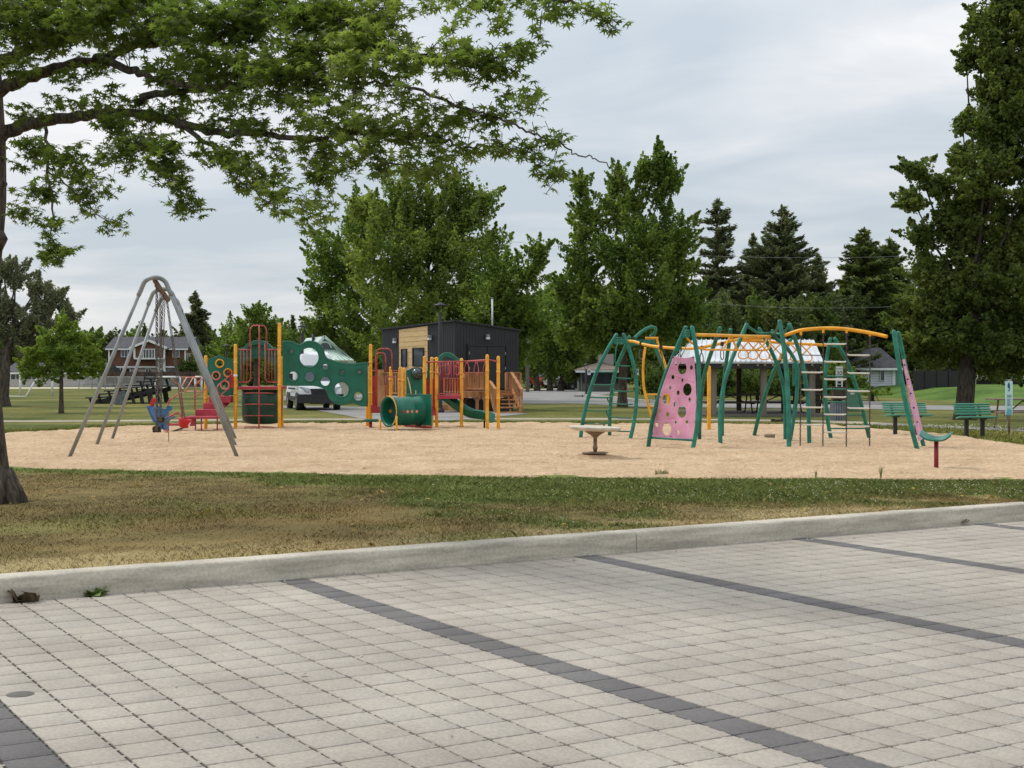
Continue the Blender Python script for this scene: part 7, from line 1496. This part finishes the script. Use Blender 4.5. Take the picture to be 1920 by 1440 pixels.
def ol(pts, r0, r1):
    """limb through picture points with a distance for each"""
    P = spline([Wp(x, y, Y) for x, y, Y in pts], 5); n = len(P)
    P = [p + Vector((random.gauss(0, .012), random.gauss(0, .02), random.gauss(0, .012))) for p in P]
    m.tube(P, [r1 + (r0 - r1) * (1 - i / (n - 1)) ** 1.5 for i in range(n)], 10); LIMBS.append(P); return P
ol([(-12, 258, 17), (30, 240, 16.9), (70, 230, 16.7), (133, 220, 16.3), (200, 213, 15.8), (255, 214, 15.4), (333, 230, 14.8), (400, 247, 14.3), (467, 250, 13.8), (540, 257, 13.4), (600, 261, 13), (650, 254, 12.7), (720, 250, 12.4), (800, 252, 12.1)], .088, .014)
ol([(800, 252, 12.1), (840, 265, 12), (873, 277, 11.9), (915, 274, 11.8), (960, 280, 11.7)], .018, .006)
ol([(333, 230, 14.8), (380, 262, 14.4), (420, 295, 14.1), (455, 325, 13.8), (480, 355, 13.5), (500, 385, 13.3)], .03, .006)
ol([(200, 213, 15.8), (215, 240, 15.2), (245, 265, 14.6), (300, 290, 14.2), (330, 340, 13.9)], .025, .006)
ol([(-14, 175, 17), (30, 156, 16.8), (90, 132, 16.5), (160, 116, 16.1), (210, 103, 15.8), (260, 80, 15.5), (300, 64, 15.2), (360, 44, 14.8), (430, 26, 14.4), (520, 0, 14), (600, -30, 13.6)], .085, .02)
ol([(255, 82, 15.5), (310, 79, 15), (380, 72, 14.6), (440, 62, 14.2), (500, 48, 13.8), (560, 40, 13.4), (640, 38, 13)], .045, .008)
ol([(190, 112, 15.9), (225, 124, 15.4), (270, 140, 15), (310, 156, 14.6), (360, 160, 14.2), (390, 168, 14), (450, 160, 13.6), (520, 150, 13.2), (600, 146, 12.8), (690, 157, 12.4), (760, 160, 12)], .05, .010)
ol([(255, 192, 15.5), (290, 177, 15.2), (330, 172, 14.9), (390, 168, 14.5), (440, 158, 14.1), (500, 130, 13.7), (560, 100, 13.3), (620, 92, 12.9), (680, 90, 12.6), (735, 88, 12.3), (780, 102, 12), (850, 118, 11.8), (930, 110, 11.5)], .045, .008)
ol([(-14, 118, 17), (30, 104, 16.7), (70, 90, 16.4), (120, 76, 16), (180, 40, 15.6), (240, 0, 15.2), (300, -50, 14.8)], .08, .03)
ol([(-16, 30, 17), (60, 10, 16.4), (150, -20, 15.8), (300, -60, 15)], .08, .03)
ol([(520, 0, 14), (590, 12, 13.4), (630, 34, 13.1), (675, 46, 12.8), (740, 40, 12.5)], .03, .008)
ol([(600, -30, 13.6), (760, -35, 12.8), (900, -25, 12.2), (1020, -8, 11.8), (1075, 6, 11.6), (1100, 18, 11.5), (1140, 36, 11.4), (1165, 42, 11.3)], .03, .005)
tw = ol([(760, 160, 12), (820, 185, 11.9), (890, 210, 11.8), (915, 216, 11.7), (965, 236, 11.6), (1000, 250, 11.5), (1040, 264, 11.4), (1070, 282, 11.35), (1100, 293, 11.3), (1130, 304, 11.25), (1150, 320, 11.2), (1172, 336, 11.2)], .014, .004)
ol([(86, 225, 16.5), (88, 290, 15.9), (92, 350, 15.4), (98, 385, 15.1), (100, 415, 15), (94, 450, 14.9), (100, 480, 14.8)], .022, .005)
ol([(90, 320, 15.6), (130, 350, 15.2), (180, 400, 14.8), (230, 428, 14.6)], .012, .004)
ol([(600, 261, 13), (610, 300, 12.8), (600, 340, 12.6), (590, 380, 12.5)], .014, .004)
ol([(650, 254, 12.7), (700, 290, 12.4), (770, 315, 12.2), (830, 330, 12.1)], .014, .004)
ol([(960, 280, 11.7), (1000, 290, 11.6), (1030, 315, 11.5), (1050, 335, 11.5)], .006, .003)
m.build('trunk', M_bark, ok)
# leafy twigs: lobes are (x, y, rx, ry, distance, density)
LB = [(60, 40, 110, 70, 15.5, 1.3), (230, 30, 150, 65, 15, 1.3), (420, 30, 150, 60, 14, 1.35), (600, 40, 120, 60, 13.2, 1.3), (430, 115, 120, 50, 13.8, 1.2), (560, 120, 120, 55, 13, 1.25), (680, 70, 100, 45, 12.6, 1.2), (700, 125, 110, 34, 12.3, 1.2), (810, 118, 80, 34, 12, 1.15), (890, 110, 70, 26, 11.7, 1.1), (900, 135, 70, 26, 11.7, 1.1), (960, 155, 50, 18, 11.6, 1.0), (1010, 178, 26, 16, 11.5, 1.0), (880, 75, 60, 14, 11.8, .9), (1010, 72, 30, 9, 11.6, .7), (990, 100, 36, 16, 11.6, .9),
      (560, 185, 80, 40, 13, 1.1), (470, 195, 70, 32, 13.5, .9), (640, 215, 100, 45, 12.6, 1.25), (740, 215, 90, 40, 12.2, 1.25), (830, 220, 70, 32, 12, 1.15), (900, 232, 50, 24, 11.8, 1.0), (960, 210, 34, 16, 11.7, .9), (700, 270, 80, 34, 12.3, 1.15), (800, 285, 70, 32, 12.1, 1.1), (590, 280, 70, 36, 12.9, 1.1), (870, 290, 50, 24, 11.9, 1.0), (930, 272, 42, 20, 11.7, 1.05), (975, 285, 44, 20, 11.6, 1.05), (1020, 312, 26, 22, 11.5, 1.0), (1045, 325, 14, 20, 11.5, .9), (1044, 262, 12, 14, 11.4, 1.2), (850, 320, 44, 18, 12, .9), (790, 325, 40, 16, 12.1, .8), (700, 320, 30, 12, 12.3, .7),
      (40, 130, 60, 26, 16.4, .8), (130, 165, 40, 22, 16, .55), (170, 140, 60, 22, 15.8, .6), (200, 190, 60, 30, 15.3, .95), (250, 225, 80, 30, 15, 1.0), (110, 195, 50, 22, 15.8, .7), (40, 205, 50, 18, 16.3, .8), (340, 130, 80, 40, 14.6, .9), (330, 200, 70, 26, 14.8, .8), (400, 215, 70, 26, 14.2, .9), (480, 235, 60, 24, 13.6, .9),
      (60, 285, 46, 40, 15.6, 1.1), (115, 285, 48, 34, 15.2, 1.15), (160, 315, 48, 34, 14.9, 1.05), (70, 350, 46, 30, 15.2, 1.0), (150, 360, 40, 26, 14.9, 1.0), (40, 400, 30, 24, 15.1, .9), (90, 415, 34, 26, 14.9, .9), (165, 405, 30, 18, 14.8, .8), (215, 428, 30, 10, 14.6, .9), (90, 470, 30, 20, 14.8, 1.1), (130, 470, 22, 14, 14.8, .9), (100, 490, 20, 12, 14.8, .8), (230, 300, 50, 34, 14.6, 1.0), (205, 345, 26, 18, 14.6, .9),
      (270, 265, 60, 28, 14.5, 1.05), (330, 280, 60, 34, 14.1, 1.1), (290, 325, 40, 26, 14.1, .95), (340, 330, 36, 30, 13.9, 1.05), (355, 365, 26, 24, 13.8, 1.0), (335, 398, 20, 16, 13.8, .9), (372, 390, 12, 14, 13.7, .8), (420, 285, 60, 36, 13.9, 1.1), (490, 300, 60, 36, 13.5, 1.1), (450, 340, 40, 30, 13.6, .9), (520, 350, 50, 34, 13.2, 1.0), (560, 385, 44, 30, 13, .95), (575, 415, 30, 18, 12.9, .8), (600, 330, 44, 34, 12.7, 1.0), (610, 395, 20, 14, 12.7, .8), (650, 320, 40, 22, 12.6, .85),
      (900, 10, 90, 14, 12, 1.1), (800, 10, 70, 20, 12.4, 1.0), (1010, 14, 50, 16, 11.8, 1.1), (1045, 32, 20, 16, 11.6, 1.0), (1115, 22, 30, 16, 11.5, 1.0), (1150, 40, 26, 16, 11.4, 1.1), (940, 45, 20, 8, 11.9, .6), (860, 35, 20, 8, 12.1, .6), (700, 10, 80, 30, 12.8, 1.1),
      (-140, 60, 160, 150, 16.5, .6), (-260, 250, 160, 130, 17, .45), (-60, -160, 220, 140, 16.5, .55), (260, -150, 240, 110, 15.5, .55), (560, -150, 220, 100, 14, .55), (820, -90, 160, 60, 12.8, .55), (150, -330, 220, 110, 16.5, .4), (-250, -80, 180, 140, 19, .4), (200, 20, 200, 80, 19, .45), (60, -60, 220, 130, 20, .4), (430, -60, 200, 90, 17, .4)]
tm = MB(); LP, LN, LA, LS = [], [], [], []
limb_pts = np.array([tuple(p) for P in LIMBS for p in P])
for (x, y, rx, ry, Y, den) in LB:
    s = Y / F; c = Wp(x, y, Y); rx_, rz_ = rx * s, ry * s; dy = min(.9, max(.22, .55 * (rx_ + rz_) / 2 + .15)); n = max(6, int(den * rx_ * rz_ * math.pi * (138 if y > -30 and x > -60 else 70) * (1.35 if y < 150 and x < 720 else 1.0)))
    for _ in range(n):
        v = Vector((random.gauss(0, 1), random.gauss(0, 1), random.gauss(0, 1))).normalized() * random.random() ** .42
        e = c + Vector((v.x * rx_, v.y * dy, v.z * rz_)); k = int(np.argmin(((limb_pts - np.array(tuple(e))) ** 2).sum(1))); lp = Vector(limb_pts[k]); d = e - lp; L = d.length
        if L < .02: d = Vector((1, 0, 0)); L = .02
        dn = (d / L * .8 + Vector((random.uniform(-.3, .6), random.uniform(-.6, .6), random.uniform(-.7, .4)))).normalized(); tl = random.uniform(.12, .26); st_ = e - dn * tl
        tm.tube([st_, st_.lerp(e, .5) + Vector((0, 0, random.uniform(-.01, .02))), e], [.0034, .0026, .0012], 4, cap=False)
        if random.random() < .16 and L > .4 and L < 1.6:
            a = lp.lerp(st_, .5) + Vector((random.gauss(0, .06), random.gauss(0, .06), random.gauss(0, .05))); tm.tube([lp, a, st_], [.007, .005, .0034], 4, cap=False)
        nl = random.randint(5, 8)
        for i in range(nl):
            t = .0 + 1.05 * i / nl; p = st_.lerp(e, min(t, 1.02)); az = random.uniform(0, 2 * math.pi); sd = Vector((math.cos(az), math.sin(az), random.uniform(-.5, .15))); la = (dn * .7 + sd).normalized(); sz = random.uniform(.078, .128)
            LP.append(p + la * sz * .62); LA.append(la); LN.append(Vector((random.gauss(0, .55), random.gauss(0, .55), 1.0))); LS.append(sz)
LP, LN, LA = (np.array([tuple(v) for v in a]) for a in (LP, LN, LA)); LS = np.array(LS)
V, k = cards(LP, LN, LS, OAK, axis=LA, bend=.45)
link_mesh('crown', np_mesh('crown', V, k), L_oak, ok)
tm.build('twig', M_darkbark, ok)
print('oak leaves', len(LP))

# ================================================================ SMALL THINGS ON THE PAVING
def weed(px, py, r_, lab, col, n=14, z=PZ, dead=False):
    g = Gp(px, py, z); P, N, A, Sz = [], [], [], []
    for i in range(n):
        a = random.uniform(0, 2 * math.pi); d = Vector((math.cos(a), math.sin(a), random.uniform(.1, .9))).normalized(); s = r_ * random.uniform(.6, 1.1); P.append(g + d * s * .5 + Vector((0, 0, .008))); A.append(d); N.append(Vector((random.gauss(0, .5), random.gauss(0, .5), 1))); Sz.append(s)
    P, N, A = (np.array([tuple(v) for v in a]) for a in (P, N, A)); V, k = cards(P, N, np.array(Sz), SP7 if dead else LEAF6, axis=A, bend=.8 if dead else .4)
    o = link_mesh('weed' if not dead else 'dry_leaf_clump', np_mesh('weed', V, k), col); tag(o, lab, 'weed' if not dead else 'leaves'); return o
M_dry = mat('dry_leaf', rgb(78, 66, 50), .9, rgb(104, 90, 66), scale=20, var=.25); M_weed = mat('weed_leaf', rgb(96, 108, 62), .7, rgb(110, 128, 66), scale=20, var=.25)
weed(48, 1127, .15, 'brown dry leaf clump by the kerb at the far left', M_dry, 16, dead=True); weed(178, 1116, .13, 'flat green weed growing along the foot of the kerb', M_weed, 20); weed(935, 1049, .09, 'tiny pale weed at the kerb foot near the middle', M_weed, 12); weed(1792, 983, .17, 'brown dry leaf clump by the kerb below the perch seat', M_dry, 10, dead=True)
weed(565, 1270, .06, 'single curled leaf lying on the pavers', M_dry, 1).name = 'fallen_leaf'
g = Gp(38, 1302, PZ); o = MB().lathe([(.001, .0035), (.07, .003), (.075, .0015)], g, 16).build('oil_spot', mat('oil_stain', rgb(92, 88, 82), .6, scale=30, var=.2)); tag(o, 'small dark oil spot on the pavers near the dark corner band', 'stain')
# grit and crumbs along the kerb foot, fallen leaves on the turf
n = 420; a = rng.uniform(-5, 16, n); b = BK - np.abs(rng.normal(0, .22, n)) - .01; P = np.stack([a * U2[0] + b * V2[0], a * U2[1] + b * V2[1], np.full(n, PZ + .004)], -1)
n2 = 160; a = rng.uniform(-3, 16, n2); b = rng.uniform(4, 11, n2); P = np.concatenate([P, np.stack([a * U2[0] + b * V2[0], a * U2[1] + b * V2[1], np.full(n2, PZ + .003)], -1)])
Oc = np.array([[1, 0, 0], [0, 1, 0], [-1, 0, 0], [0, -1, 0], [0, 0, .8], [0, 0, -.3]]); sz = rng.uniform(.003, .011, len(P)) * (1 + 1.2 * (rng.random(len(P)) > .95))
f = np.array([[0, 1, 4], [1, 2, 4], [2, 3, 4], [3, 0, 4]]); V = (P[:, None] + Oc[None] * sz[:, None, None] * rng.uniform(.6, 1.4, (len(P), 6, 1))).reshape(-1, 3); I = (np.arange(len(P))[:, None, None] * 6 + f[None]).reshape(-1, 3)
stuff(link_mesh('grit', np_mesh('grit', V, 3, False, I), mat('grit_crumb', rgb(70, 66, 60), .95, rgb(176, 170, 160), scale=3, var=.3)))
n = 130; x = rng.uniform(-7, 9, n); y = kerb_y(x) + rng.random(n) * (near_edge(x) - kerb_y(x)) * .9
V, k = cards(np.stack([x, y, rng.uniform(.035, .055, n)], -1), np.stack([rng.normal(0, .4, n), rng.normal(0, .4, n), np.ones(n)], -1), rng.uniform(.04, .09, n), OAK, bend=.6)
stuff(link_mesh('fallen_leaves', np_mesh('fallen_leaves', V, k), leafmat('fallen_leaf', rgb(120, 92, 52), rgb(168, 140, 66), rgb(196, 176, 80), .1)))
# weeds sprouting at the sand's near edge
for i, (px, py, h, lab) in enumerate(((1240, 895, .2, 'bushy grass tuft sprouting at the near edge of the sand'), (1652, 899, .22, 'tall thin weed stalk at the near edge of the sand'), (1530, 899, .15, 'short thin weed stalk at the near edge of the sand'))):
    g = Gp(px, py); n = 60 if i == 0 else 12; V, C = blades(n, g.x + np.clip(rng.normal(0, .06 if i == 0 else .004, n), -.1, .1), g.y + np.clip(rng.normal(0, .025 if i == 0 else .004, n), -.05, .05), rng.uniform(.4, 1, n) * h * (.6 if i == 0 else 1), np.full(n, .005), .5, np.array(rgb(122, 134, 78))[None] * rng.uniform(.7, 1.2, (n, 1)), .02)
    me = np_mesh('weed', V, 5); set_col(me, C); o = link_mesh('weed', me, M_blade); tag(o, lab, 'weed')
